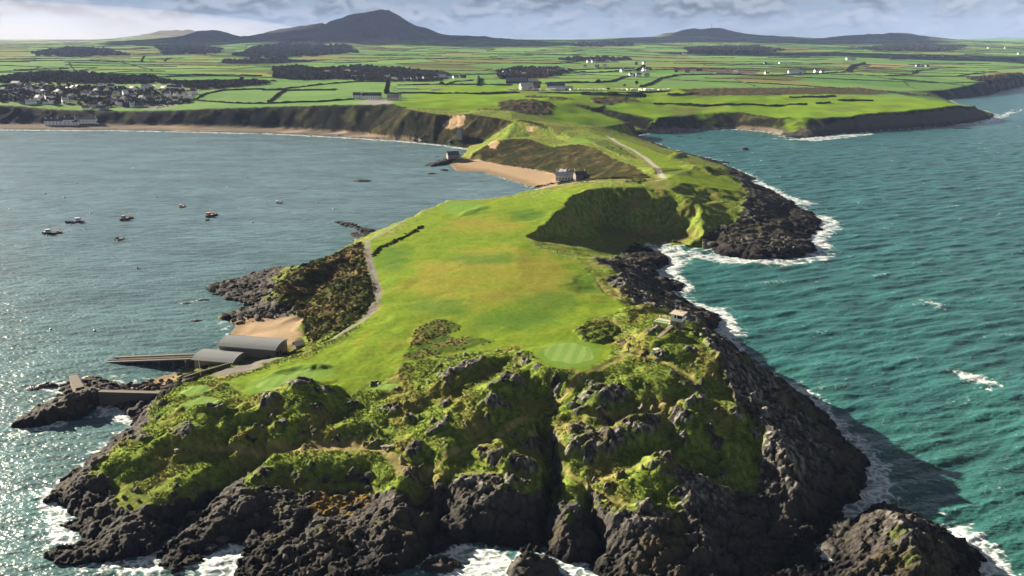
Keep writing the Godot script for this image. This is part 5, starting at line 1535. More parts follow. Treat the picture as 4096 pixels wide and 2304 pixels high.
func car_kit(called: String, paint: Color, tall := 1.0, van := false) -> Node3D:
	var o := Node3D.new()
	o.name = called
	var s := tool()
	var t := tall
	var low := [Vector2(-2.15, 0.35), Vector2(-2.2, 0.75), Vector2(-2.0, 0.92 * t), Vector2(2.0, 0.95 * t), Vector2(2.15, 0.8), Vector2(2.15, 0.35)]
	var up := [Vector2(-1.05, 0.92 * t), Vector2(-0.35, 1.45 * t), Vector2(1.35, 1.48 * t), Vector2(1.95, 0.95 * t)]
	if van:
		up = [Vector2(-1.6, 0.92 * t), Vector2(-0.9, 1.75 * t), Vector2(2.05, 1.8 * t), Vector2(2.1, 0.95 * t)]
	for pr in [[low, 0.87], [up, 0.74]]:
		var p: Array = pr[0]
		var w: float = pr[1]
		for i in p.size():
			var a: Vector2 = p[i]
			var b: Vector2 = p[(i + 1) % p.size()]
			quad(s, Vector3(a.x, a.y, w), Vector3(a.x, a.y, -w), Vector3(b.x, b.y, -w), Vector3(b.x, b.y, w))
		for i in range(1, p.size() - 1):
			tri(s, Vector3(p[0].x, p[0].y, w), Vector3(p[i].x, p[i].y, w), Vector3(p[i + 1].x, p[i + 1].y, w))
			tri(s, Vector3(p[0].x, p[0].y, -w), Vector3(p[i + 1].x, p[i + 1].y, -w), Vector3(p[i].x, p[i].y, -w))
	obj("body", s, mat(called + " paint", paint, 0.25, 0.5), o)
	var top: float = up[1].y
	for e in [-1.0, 1.0]:
		s = tool()
		var x0: float = up[1].x - 0.2
		var x1: float = up[2].x - 0.1 if not van else -0.2
		quad(s, Vector3(x0 - 0.25, 1.0 * t, e * 0.755), Vector3(x0 + 0.2, top - 0.08, e * 0.755), Vector3(x1, top - 0.08, e * 0.755), Vector3(x1 + 0.3, 1.0 * t, e * 0.755))
		obj("window", s, mat("dark glass", Color(0.02, 0.025, 0.03), 0.15, 0.5), o)
	s = tool()
	quad(s, Vector3(up[0].x - 0.0, 0.97 * t, 0.66), Vector3(up[0].x - 0.0, 0.97 * t, -0.66), Vector3(up[1].x - 0.03, top - 0.04, -0.66), Vector3(up[1].x - 0.03, top - 0.04, 0.66))
	obj("windscreen", s, mat("dark glass", Color(0.02, 0.025, 0.03), 0.15, 0.5), o).position = Vector3(-0.03, 0.02, 0)
	for k in 4:
		s = tool()
		var e := 1.0 if k & 1 else -1.0
		var x := -1.35 if k & 2 else 1.35
		tube(s, Vector3(x, 0.34, e * 0.66), Vector3(x, 0.34, e * 0.9), 0.34, 0.34, 10)
		obj("wheel", s, mat("rubber", Color(0.02, 0.02, 0.02)), o)
	for e in [-1.0, 1.0]:
		s = tool()
		bx(s, Vector3(-2.19, 0.68, e * 0.6), Vector3(0.08, 0.16, 0.36))
		obj("headlight", s, mat("lamp glass", Color(0.6, 0.6, 0.6), 0.2, 0.5), o)
	return o

func place(kit: Node3D, label: String, category: String, at: Vector3, turn: float, group := "") -> Node3D:
	var c: Node3D = kit.duplicate()
	c.name = numbered(String(kit.name))
	add_child(c)
	c.position = at
	c.rotation.y = turn
	tag(c, label, category, group)
	return c

# ------------------------------------------------------------------ boats and buoys
func boat(x: float, z: float, turn: float, l: float, beam: float, hull: Color, house_c: Color, style: int, label: String) -> void:
	var o := thing("fishing_boat" if style < 3 else "motor_boat", label, "boat", Vector3(x, 0.05, z), turn)
	var s := tool()
	var n := 9
	var ring: Array = []
	for i in n:
		var t := i / (n - 1.0)                      # 0 stern, 1 bow (towards -z)
		var half := beam * 0.5 * (0.86 + 0.14 * sin(t * PI)) * (1.0 - pow(t, 4.0) * 0.97)
		var sheer := 0.085 * l * (0.95 + 0.75 * t * t * t)
		var zz := l * (0.5 - t)
		ring.append([Vector3(-half, sheer, zz - 0.25 * t), Vector3(-half * 0.82, 0.12, zz), Vector3(0, -0.5, zz), Vector3(half * 0.82, 0.12, zz), Vector3(half, sheer, zz - 0.25 * t)])
	for i in n - 1:
		for k in 4:
			quad(s, ring[i][k], ring[i + 1][k], ring[i + 1][k + 1], ring[i][k + 1])
			quad(s, ring[i][k + 1], ring[i + 1][k + 1], ring[i + 1][k], ring[i][k])
	quad(s, ring[0][0], ring[0][1], ring[0][3], ring[0][4])
	quad(s, ring[0][4], ring[0][3], ring[0][1], ring[0][0])
	var tone := "hull %.3f %.3f %.3f" % [hull.r, hull.g, hull.b]
	var hl := obj("hull", s, mat(tone, hull, 0.35, 0.5), o)
	s = tool()
	for i in n - 1:
		for e in [0, 4]:
			var a: Vector3 = ring[i][e]
			var b: Vector3 = ring[i + 1][e]
			tube(s, a, b, 0.07, 0.07, 5)
	obj("rubbing_strake", s, mat("boat trim", Color(0.5, 0.5, 0.48)), hl)
	s = tool()
	for i in n - 1:
		var a: Vector3 = ring[i][0] * Vector3(0.96, 0.72, 1)
		var b: Vector3 = ring[i + 1][0] * Vector3(0.96, 0.72, 1)
		var c: Vector3 = ring[i + 1][4] * Vector3(0.96, 0.72, 1)
		var d: Vector3 = ring[i][4] * Vector3(0.96, 0.72, 1)
		quad(s, a, b, c, d)
	obj("deck", s, mat("deck", Color(0.22, 0.2, 0.17)), o)
	var dk := 0.068 * l
	var cz := -l * 0.2 if style != 1 else l * 0.2
	var cw := beam * 0.6
	var cl := l * 0.22
	var ch := 1.9 if l > 7.0 else 1.3
	s = tool()
	bx(s, Vector3(0, dk + ch * 0.5, cz), Vector3(cw, ch, cl))
	bx(s, Vector3(0, dk + ch + 0.06, cz), Vector3(cw + 0.3, 0.12, cl + 0.4))
	if style != 1:
		bx(s, Vector3(0, dk + 0.35, cz - cl * 0.75), Vector3(cw * 0.8, 0.7, cl * 0.6))
	var wh := obj("wheelhouse", s, mat("house %.2f %.2f %.2f" % [house_c.r, house_c.g, house_c.b], house_c, 0.5), o)
	for e in [Vector3(0, 0, -1), Vector3(1, 0, 0), Vector3(-1, 0, 0), Vector3(0, 0, 1)]:
		s = tool()
		var across: Vector3 = Vector3(e.z, 0, e.x).abs()
		bx(s, Vector3(0, dk + ch * 0.72, cz) + e * Vector3(cw * 0.5 + 0.02, 0, cl * 0.5 + 0.02), across * Vector3(cw, 0, cl) * 0.75 + Vector3(0, ch * 0.32, 0) + e.abs() * 0.06)
		obj("window", s, mat("dark glass", Color(0.02, 0.025, 0.03), 0.15, 0.5), wh)
	var steel := mat("rig steel", Color(0.25, 0.26, 0.27), 0.5)
	if style <= 2:
		s = tool()
		tube(s, Vector3(0, dk, cz + cl * 0.6), Vector3(0, dk + l * 0.45, cz + cl * 0.6), 0.09, 0.06)
		tube(s, Vector3(0, dk + l * 0.16, cz + cl * 0.6), Vector3(0, dk + l * 0.36, cz + cl * 0.6 + l * 0.26), 0.06, 0.05)
		obj("mast", s, steel, o)
		s = tool()
		for e in [-1.0, 1.0]:
			tube(s, Vector3(e * beam * 0.4, dk, l * 0.38), Vector3(e * beam * 0.28, dk + l * 0.27, l * 0.41), 0.08, 0.08)
		tube(s, Vector3(-beam * 0.29, dk + l * 0.27, l * 0.41), Vector3(beam * 0.29, dk + l * 0.27, l * 0.41), 0.08, 0.08)
		obj("gantry", s, steel, o)
		s = tool()
		tube(s, Vector3(-0.7, dk + 0.5, l * 0.22), Vector3(0.7, dk + 0.5, l * 0.22), 0.32, 0.32, 8)
		bx(s, Vector3(0, dk + 0.3, l * 0.3), Vector3(1.5, 0.6, 0.9))
		obj("winch", s, mat("winch red", Color(0.3, 0.04, 0.03)), o)
	else:
		s = tool()
		tube(s, Vector3(0, dk + ch, cz), Vector3(0, dk + ch + 1.6, cz + 0.1), 0.04, 0.03)
		obj("aerial", s, steel, o)
		s = tool()
		bx(s, Vector3(0, dk + 0.1, l * 0.5 + 0.2), Vector3(0.4, 1.0, 0.5))
		obj("outboard_motor", s, mat("outboard", Color(0.03, 0.03, 0.035)), o)

func dinghy(x: float, y: float, z: float, turn: float, l: float, c: Color, label: String) -> void:
	var o := thing("dinghy", label, "dinghy", Vector3(x, y, z), turn)
	var s := tool()
	var seats := tool()
	for i in 6:
		for e in [-1.0, 1.0]:
			var t0 := i / 6.0
			var t1 := (i + 1) / 6.0
			var w0 := 0.75 * (1.0 - pow(t0, 3.0))
			var w1 := 0.75 * (1.0 - pow(t1, 3.0))
			var a := Vector3(e * w0, 0.5 + 0.2 * t0, l * (0.5 - t0))
			var b := Vector3(e * w1, 0.5 + 0.2 * t1, l * (0.5 - t1))
			var ka := Vector3(0, 0, l * (0.5 - t0))
			var kb := Vector3(0, 0.1 * t1, l * (0.5 - t1))
			quad(s, a, b, kb, ka)
			quad(s, ka, kb, b, a)
	quad(s, Vector3(-0.75, 0.5, l * 0.5), Vector3(0.75, 0.5, l * 0.5), Vector3(0.3, 0, l * 0.5), Vector3(-0.3, 0, l * 0.5))
	obj("hull", s, mat("dinghy %.2f %.2f" % [c.r, c.b], c, 0.5), o)
	for k in 2:
		seats = tool()
		bx(seats, Vector3(0, 0.38, l * (0.22 - 0.35 * k)), Vector3(1.2, 0.05, 0.3))
		obj("seat", seats, mat("deck", Color(0.22, 0.2, 0.17)), o)

func buoy_kit(called: String, c: Color, r: float) -> Node3D:
	var o := Node3D.new()
	o.name = called
	var s := tool()
	var prof: Array = []
	for i in 9:
		var a := -PI * 0.5 + PI * i / 8.0
		prof.append([maxf(0.01, r * cos(a)), r * 0.35 + r * 0.9 * sin(a)])
	lathe(s, Vector3.ZERO, prof, 12)
	obj("float", s, mat(called + " paint", c, 0.4, 0.5), o)
	s = tool()
	tube(s, Vector3(0, r * 1.2, 0), Vector3(0, r * 1.7, 0), r * 0.12, r * 0.12)
	tube(s, Vector3(-r * 0.3, r * 1.7, 0), Vector3(r * 0.3, r * 1.7, 0), r * 0.1, r * 0.1)
	obj("handle", s, mat("rig steel", Color(0.25, 0.26, 0.27), 0.5), o)
	return o

# ------------------------------------------------------------------ plants and stones
func lump_mesh(seed_: int, squash: float, rough: float, rings := 6, seg := 9) -> ArrayMesh:
	var n := FastNoiseLite.new()
	n.seed = seed_
	n.frequency = 0.9
	n.fractal_octaves = 3
	var s := SurfaceTool.new()
	s.begin(Mesh.PRIMITIVE_TRIANGLES)
	s.set_smooth_group(-1)
	var pt := func(i: int, k: int) -> Vector3:
		var la := PI * (i / float(rings) - 0.5)
		var lo := TAU * (k % seg) / seg
		var d := Vector3(cos(la) * cos(lo), sin(la), cos(la) * sin(lo))
		return d * (1.0 + rough * n.get_noise_3dv(d * 2.1)) * Vector3(1, squash, 1)
	for i in rings:
		for k in seg:
			var a: Vector3 = pt.call(i, k)
			var b: Vector3 = pt.call(i + 1, k)
			var c: Vector3 = pt.call(i + 1, k + 1)
			var d: Vector3 = pt.call(i, k + 1)
			if i < rings - 1:
				tri(s, a, b, c)
			if i > 0:
				tri(s, a, c, d)
	s.generate_normals()
	return s.commit()

func leafy_mesh(seed_: int, count: int, size: float, squash: float) -> ArrayMesh:     # leaf-sized faces through a rounded volume
	var g := RandomNumberGenerator.new()
	g.seed = seed_
	var s := SurfaceTool.new()
	s.begin(Mesh.PRIMITIVE_TRIANGLES)
	s.set_smooth_group(-1)
	for k in count:
		var d := Vector3(g.randfn(), g.randfn() * 0.9, g.randfn()).normalized() * pow(g.randf(), 0.28)
		d.y = absf(d.y) if g.randf() < 0.75 else d.y * 0.5
		var c := d * Vector3(1, squash, 1) * (0.85 + 0.3 * sin(d.x * 5.0 + seed_) * cos(d.z * 4.0))
		var u := Vector3(g.randfn(), g.randfn(), g.randfn()).normalized() * size * g.randf_range(0.6, 1.3)
		var v := u.cross(d + Vector3(g.randfn(), g.randfn(), g.randfn()) * 0.5).normalized() * size * 0.7
		tri(s, c + u, c - u * 0.6 + v, c - u * 0.6 - v)
		tri(s, c - u * 1.3, c + u * 0.4 + v * 0.9, c + u * 0.4 - v * 0.9)
	s.generate_normals()
	return s.commit()

func scatter(called: String, mesh: Mesh, m: Material, spots_: Array, label: String, category: String) -> void:
	var mm := MultiMesh.new()
	mm.transform_format = MultiMesh.TRANSFORM_3D
	mm.use_colors = true
	mm.mesh = mesh
	mm.instance_count = spots_.size()
	for i in spots_.size():
		mm.set_instance_transform(i, spots_[i][0])
		mm.set_instance_color(i, spots_[i][1])
	var o := MultiMeshInstance3D.new()
	o.name = called
	o.multimesh = mm
	o.material_override = m
	o.set_meta("kind", "stuff")
	add_child(o, true)
	tag(o, label, category)

func tinted(called: String, rough := 0.95) -> StandardMaterial3D:
	var m := mat(called, Color(1, 1, 1), rough, 0.2)
	m.vertex_color_use_as_albedo = true
	m.metallic_specular = 0.04
	return m

func spread(g: RandomNumberGenerator, p: Vector3, size: Vector3, lean := 0.0) -> Transform3D:
	var b := Basis(Vector3.UP, g.randf() * TAU)
	if lean > 0.0:
		b = Basis(Vector3(g.randfn(), 0, g.randfn()).normalized(), lean * g.randf()) * b
	return Transform3D(b.scaled_local(size), p)

func hedge(label: String, w: float, h: float, a: Array, group := "") -> void:
	var s := SurfaceTool.new()
	s.begin(Mesh.PRIMITIVE_TRIANGLES)
	hedge_run(s, w, h, a)
	var o := obj(numbered("hedge"), s, grain("hedge leaves", Color(0.02, 0.028, 0.011), Color(0.055, 0.065, 0.025), 9.0), self)
	tag(o, label, "hedge", group)

func hedge_run(s: SurfaceTool, w: float, h: float, a: Array) -> void:
	var prev: Array[Vector3] = []
	var n := a.size() / 2
	for i in n - 1:
		var p := Vector2(a[2 * i], a[2 * i + 1])
		var q := Vector2(a[2 * i + 2], a[2 * i + 3])
		var steps := maxi(1, ceili(p.distance_to(q) / maxf(3.0, -p.y * 0.0045)))
		var dir := (q - p).normalized()
		var side := Vector3(-dir.y, 0, dir.x)
		for k in range(0 if i == 0 else 1, steps + 1):
			var c := p.lerp(q, k / float(steps))
			var y := base_h(c.x, c.y)
			var grow := 1.0 + 0.45 * n_warp.get_noise_2d(c.x, c.y) + 0.35 * n_four.get_noise_2d(c.x, c.y)
			var fat := w * 0.5 * (1.0 + 0.5 * n_warp.get_noise_2d(c.x + 70.0, c.y))
			var at := Vector3(c.x, y, c.y)
			var ring: Array[Vector3] = [at - side * fat - Vector3.UP * 0.6, at - side * fat * 0.8 + Vector3.UP * h * 0.7 * grow, at + Vector3.UP * h * grow, at + side * fat * 0.8 + Vector3.UP * h * 0.75 * grow, at + side * fat - Vector3.UP * 0.6]
			if prev.size():
				for e in 4:
					quad(s, prev[e], ring[e], ring[e + 1], prev[e + 1])
			prev = ring

func tree_kit(called: String, seed_: int, h: float, w: float, c: Color) -> Node3D:
	var o := Node3D.new()
	o.name = called
	var s := tool()
	tube(s, Vector3(0, -0.5, 0), Vector3(0.1, h * 0.5, 0), 0.28, 0.16)
	for k in 4:
		var a := k * 1.7
		tube(s, Vector3(0.05, h * 0.3 + 0.3 * k, 0), Vector3(cos(a) * w * 0.3, h * 0.6, sin(a) * w * 0.3), 0.13, 0.05, 5)
	obj("trunk", s, mat("bark", Color(0.05, 0.04, 0.03)), o)
	var crown := MeshInstance3D.new()
	crown.name = "crown"
	crown.mesh = leafy_mesh(seed_, 170, 0.3, 0.85 * h / w)
	crown.scale = Vector3.ONE * w * 0.5
	crown.position = Vector3(0, h * 0.55, 0)
	crown.material_override = grain("leaf %.3f" % c.g, c * 0.7, c * 1.3, 2.0)
	o.add_child(crown)
	return o

func person(label: String, at: Vector3, turn: float, top: Color, legs: Color) -> void:
	# one continuous skin meshed from the joints (surface nets), standing with the arms held together in front
	var o := thing("person", label, "person", at, turn)
	var bones := [[Vector3(-0.09, 0.06, 0.0), Vector3(-0.1, 0.5, 0.02), 0.05, 0.065], [Vector3(-0.1, 0.5, 0.02), Vector3(-0.09, 0.92, 0), 0.07, 0.095], [Vector3(0.09, 0.06, 0.02), Vector3(0.1, 0.5, 0.03), 0.05, 0.065], [Vector3(0.1, 0.5, 0.03), Vector3(0.09, 0.92, 0), 0.07, 0.095],
		[Vector3(0, 0.95, 0), Vector3(0, 1.2, -0.02), 0.14, 0.15], [Vector3(-0.1, 1.38, -0.02), Vector3(0.1, 1.38, -0.02), 0.12, 0.12], [Vector3(0, 1.42, -0.02), Vector3(0, 1.55, -0.04), 0.06, 0.055], [Vector3(0, 1.6, -0.05), Vector3(0, 1.68, -0.05), 0.09, 0.1],
		[Vector3(-0.2, 1.4, -0.02), Vector3(-0.25, 1.13, -0.05), 0.06, 0.048], [Vector3(-0.25, 1.13, -0.05), Vector3(-0.08, 0.98, -0.26), 0.045, 0.035], [Vector3(0.2, 1.4, -0.02), Vector3(0.25, 1.13, -0.05), 0.06, 0.048], [Vector3(0.25, 1.13, -0.05), Vector3(0.06, 0.97, -0.27), 0.045, 0.035],
		[Vector3(-0.09, 0.05, 0.02), Vector3(-0.1, 0.04, -0.15), 0.05, 0.04], [Vector3(0.09, 0.05, 0.03), Vector3(0.1, 0.04, -0.14), 0.05, 0.04], [Vector3(-0.08, 0.98, -0.26), Vector3(0.06, 0.93, -0.3), 0.042, 0.04]]
	var cell := 0.035
	var nx := 20
	var ny := 54
	var nz_ := 18
	var org := Vector3(-0.35, -0.03, -0.38)
	var f := PackedFloat32Array()
	f.resize(nx * ny * nz_)
	for k in nz_:
		for j in ny:
			for i in nx:
				var p := org + Vector3(i, j, k) * cell
				var acc := 0.0
				for b in bones:
					var ab: Vector3 = b[1] - b[0]
					var t := clampf((p - b[0]).dot(ab) / maxf(ab.length_squared(), 1e-6), 0.0, 1.0)
					acc += exp(-(p.distance_to(b[0] + ab * t) - lerpf(b[2], b[3], t)) * 55.0)
				f[(k * ny + j) * nx + i] = -log(acc + 1e-12) / 55.0
	var vert := {}
	var s := SurfaceTool.new()
	s.begin(Mesh.PRIMITIVE_TRIANGLES)
	var ids := {}
	var count := 0
	for k in nz_ - 1:
		for j in ny - 1:
			for i in nx - 1:
				var sum := Vector3.ZERO
				var m := 0
				for e in [[0, 1], [0, 2], [0, 4], [1, 3], [1, 5], [2, 3], [2, 6], [3, 7], [4, 5], [4, 6], [5, 7], [6, 7]]:
					var ca := Vector3i(e[0] & 1, (e[0] >> 1) & 1, e[0] >> 2)
					var cb := Vector3i(e[1] & 1, (e[1] >> 1) & 1, e[1] >> 2)
					var fa := f[((k + ca.z) * ny + j + ca.y) * nx + i + ca.x]
					var fb := f[((k + cb.z) * ny + j + cb.y) * nx + i + cb.x]
					if (fa < 0.0) != (fb < 0.0):
						sum += Vector3(ca).lerp(Vector3(cb), fa / (fa - fb))
						m += 1
				if m:
					var p := org + (Vector3(i, j, k) + sum / m) * cell
					var c := legs
					if p.y > 1.5:
						c = Color(0.45, 0.28, 0.2) if p.z < -0.09 and p.y < 1.68 else Color(0.03, 0.02, 0.015)
					elif p.y > 0.94 and not (p.z < -0.22):
						c = top
					elif p.z < -0.22 and p.y > 0.85:
						c = Color(0.45, 0.28, 0.2)
					elif p.y < 0.1:
						c = Color(0.03, 0.03, 0.03)
					s.set_color(c)
					s.add_vertex(p)
					ids[Vector3i(i, j, k)] = count
					count += 1
	for key in ids:
		for ax in 3:
			var u := (ax + 1) % 3
			var v := (ax + 2) % 3
			var du := Vector3i.ZERO
			var dv := Vector3i.ZERO
			var da := Vector3i.ZERO
			du[u] = 1
			dv[v] = 1
			da[ax] = 1
			var a: Vector3i = key
			var b: Vector3i = a - du
			var c: Vector3i = a - du - dv
			var d: Vector3i = a - dv
			if not (ids.has(b) and ids.has(c) and ids.has(d)):
				continue
			var fa := f[(a.z * ny + a.y) * nx + a.x]
			var q := a + da
			var fb := f[(q.z * ny + q.y) * nx + q.x]
			if (fa < 0.0) == (fb < 0.0):
				continue
			var order := [a, b, c, d] if fa > 0.0 else [d, c, b, a]
			for w in [0, 1, 2, 0, 2, 3]:
				s.add_index(ids[order[w]])
	var body := obj("body", s, tinted("person cloth"), o)
	body.position = Vector3.ZERO

func fence(label: String, a: Array, h: float, gap: float, rails: Array) -> void:
	var o := thing("fence", label, "fence", Vector3.ZERO)
	var timber := grain("fence timber", Color(0.1, 0.08, 0.06), Color(0.16, 0.13, 0.1), 1.0)
	var tops: Array[Vector3] = []
	for i in a.size() / 2 - 1:
		var p := Vector2(a[2 * i], a[2 * i + 1])
		var q := Vector2(a[2 * i + 2], a[2 * i + 3])
		var n := maxi(1, roundi(p.distance_to(q) / gap))
		for k in range(0, n + (1 if i == a.size() / 2 - 2 else 0)):
			var c := p.lerp(q, k / float(n))
			tops.append(on(c.x, c.y))
	var post := tool()
	bx(post, Vector3(0, h * 0.5 - 0.15, 0), Vector3(0.16, h + 0.3, 0.16))
	post.generate_normals()
	var pm := post.commit()
	for t in tops:
		var m := MeshInstance3D.new()
		m.name = "post"
		m.mesh = pm
		m.material_override = timber
		m.position = t
		o.add_child(m, true)
	for r in rails:
		var s := tool()
		for i in tops.size() - 1:
			tube(s, tops[i] + Vector3.UP * h * r, tops[i + 1] + Vector3.UP * h * r, 0.06, 0.06, 5)
		obj("rail", s, timber, o)

func wall_run(called: String, label: String, a: Array, thick: float, m: Material, cap: Material) -> void:   # x, z, top, foot
	var o := thing(called, label, "sea wall" if called == "sea_wall" else "wall", Vector3.ZERO)
	var s := tool()
	var c := tool()
	for i in range(0, a.size() - 4, 4):
		var p := Vector3(a[i], 0, a[i + 1])
		var q := Vector3(a[i + 4], 0, a[i + 5])
		var side := (q - p).normalized().cross(Vector3.UP) * thick * 0.5
		var n := maxi(1, roundi(p.distance_to(q) / 4.0))
		for k in n:
			var u := k / float(n)
			var v := (k + 1) / float(n)
			var pa := p.lerp(q, u)
			var pb := p.lerp(q, v)
			var ta := Vector3.UP * lerpf(a[i + 2], a[i + 6], u)
			var tb := Vector3.UP * lerpf(a[i + 2], a[i + 6], v)
			var fa := Vector3.UP * lerpf(a[i + 3], a[i + 7], u)
			var fb := Vector3.UP * lerpf(a[i + 3], a[i + 7], v)
			for e in [1.0, -1.0]:
				var d: Vector3 = side * e
				if e > 0:
					quad(s, pa + d * 1.15 + fa, pa + d + ta, pb + d + tb, pb + d * 1.15 + fb)
				else:
					quad(s, pb + d * 1.15 + fb, pb + d + tb, pa + d + ta, pa + d * 1.15 + fa)
			var k1 := side * 1.1
			quad(c, pa + k1 + ta + Vector3.UP * 0.2, pa - k1 + ta + Vector3.UP * 0.2, pb - k1 + tb + Vector3.UP * 0.2, pb + k1 + tb + Vector3.UP * 0.2)
			quad(c, pa + k1 + ta - Vector3.UP * 0.05, pa + k1 + ta + Vector3.UP * 0.2, pb + k1 + tb + Vector3.UP * 0.2, pb + k1 + tb - Vector3.UP * 0.05)
			quad(c, pb - k1 + tb - Vector3.UP * 0.05, pb - k1 + tb + Vector3.UP * 0.2, pa - k1 + ta + Vector3.UP * 0.2, pa - k1 + ta - Vector3.UP * 0.05)
		if i == 0 or i + 8 >= a.size():
			var e_at := p if i == 0 else q
			var top: float = a[2] if i == 0 else a[a.size() - 2]
			bx(s, e_at + Vector3.UP * (top * 0.5 - 0.6), Vector3(thick * 0.96, top + 1.0, thick * 0.96), Basis.looking_at((q - p).normalized()))
	obj("masonry", s, m, o)
	obj("coping", c, cap, o)

# ------------------------------------------------------------------ the two sheds of the boat station, and its slipway
func vault(o: Node3D, at: Vector3, l: float, d: float, eave: float, rise: float, seams: int) -> void:   # at: front left corner at ground; +x along, -z back
	var n := 12
	var prof: Array[Vector2] = []
	for i in n + 1:
		var t := i / float(n)
		prof.append(Vector2(-d * t, eave + rise * (1.0 - pow(2.0 * t - 1.0, 2.0)) ))
	var s := tool()
	quad(s, at, at + Vector3(0, eave, 0), at + Vector3(l, eave, 0), at + Vector3(l, 0, 0))
	quad(s, at + Vector3(l, 0, -d), at + Vector3(l, eave, -d), at + Vector3(0, eave, -d), at + Vector3(0, 0, -d))
	for i in n:
		for e in [0.0, l]:
			var a := at + Vector3(e, 0, prof[i].x)
			var b := at + Vector3(e, prof[i].y, prof[i].x)
			var c := at + Vector3(e, prof[i + 1].y, prof[i + 1].x)
			var f := at + Vector3(e, 0, prof[i + 1].x)
			if e > 0.0:
				quad(s, a, b, c, f)
			else:
				quad(s, f, c, b, a)
	obj("wall", s, grain("shed stone", Color(0.13, 0.115, 0.1), Color(0.2, 0.18, 0.155), 1.5), o)
	s = tool()
	var over := 0.6
	for i in n:
		var p: Vector2 = prof[i]
		var q: Vector2 = prof[i + 1]
		if i == 0:
			p += Vector2(0.7, -0.35)
		for t in [0.08, 0.3]:
			quad(s, at + Vector3(-over, p.y + t, p.x), at + Vector3(-over, q.y + t, q.x), at + Vector3(l + over, q.y + t, q.x), at + Vector3(l + over, p.y + t, p.x))
		for e in [-over, l + over]:
			quad(s, at + Vector3(e, p.y + 0.08, p.x), at + Vector3(e, p.y + 0.3, p.x), at + Vector3(e, q.y + 0.3, q.x), at + Vector3(e, q.y + 0.08, q.x))
	var f0 := prof[0] + Vector2(0.7, -0.35)
	quad(s, at + Vector3(-over, f0.y + 0.08, f0.x), at + Vector3(-over, f0.y + 0.3, f0.x), at + Vector3(l + over, f0.y + 0.3, f0.x), at + Vector3(l + over, f0.y + 0.08, f0.x))
	var r := obj("roof", s, mat("sheet metal", Color(0.26, 0.28, 0.3), 0.4, 0.5), o)
	var seam := tool()
	for i in n:
		var p: Vector2 = prof[i]
		var q: Vector2 = prof[i + 1]
		if i == 0:
			p += Vector2(0.7, -0.35)
		var dir := (Vector3(0, q.y, q.x) - Vector3(0, p.y, p.x))
		bx(seam, Vector3(0, (p.y + q.y) * 0.5 + 0.32, (p.x + q.x) * 0.5), Vector3(0.2, 0.07, dir.length() + 0.02), Basis.looking_at(-dir.normalized()))
	seam.generate_normals()
	var sm := seam.commit()
	for k in seams + 1:
		var m := MeshInstance3D.new()
		m.name = "seam"
		m.mesh = sm
		m.material_override = mat("sheet metal seam", Color(0.1, 0.105, 0.11), 0.4, 0.5)
		m.position = at + Vector3(-over + (l + 2.0 * over) * k / seams, 0, 0)
		r.add_child(m, true)

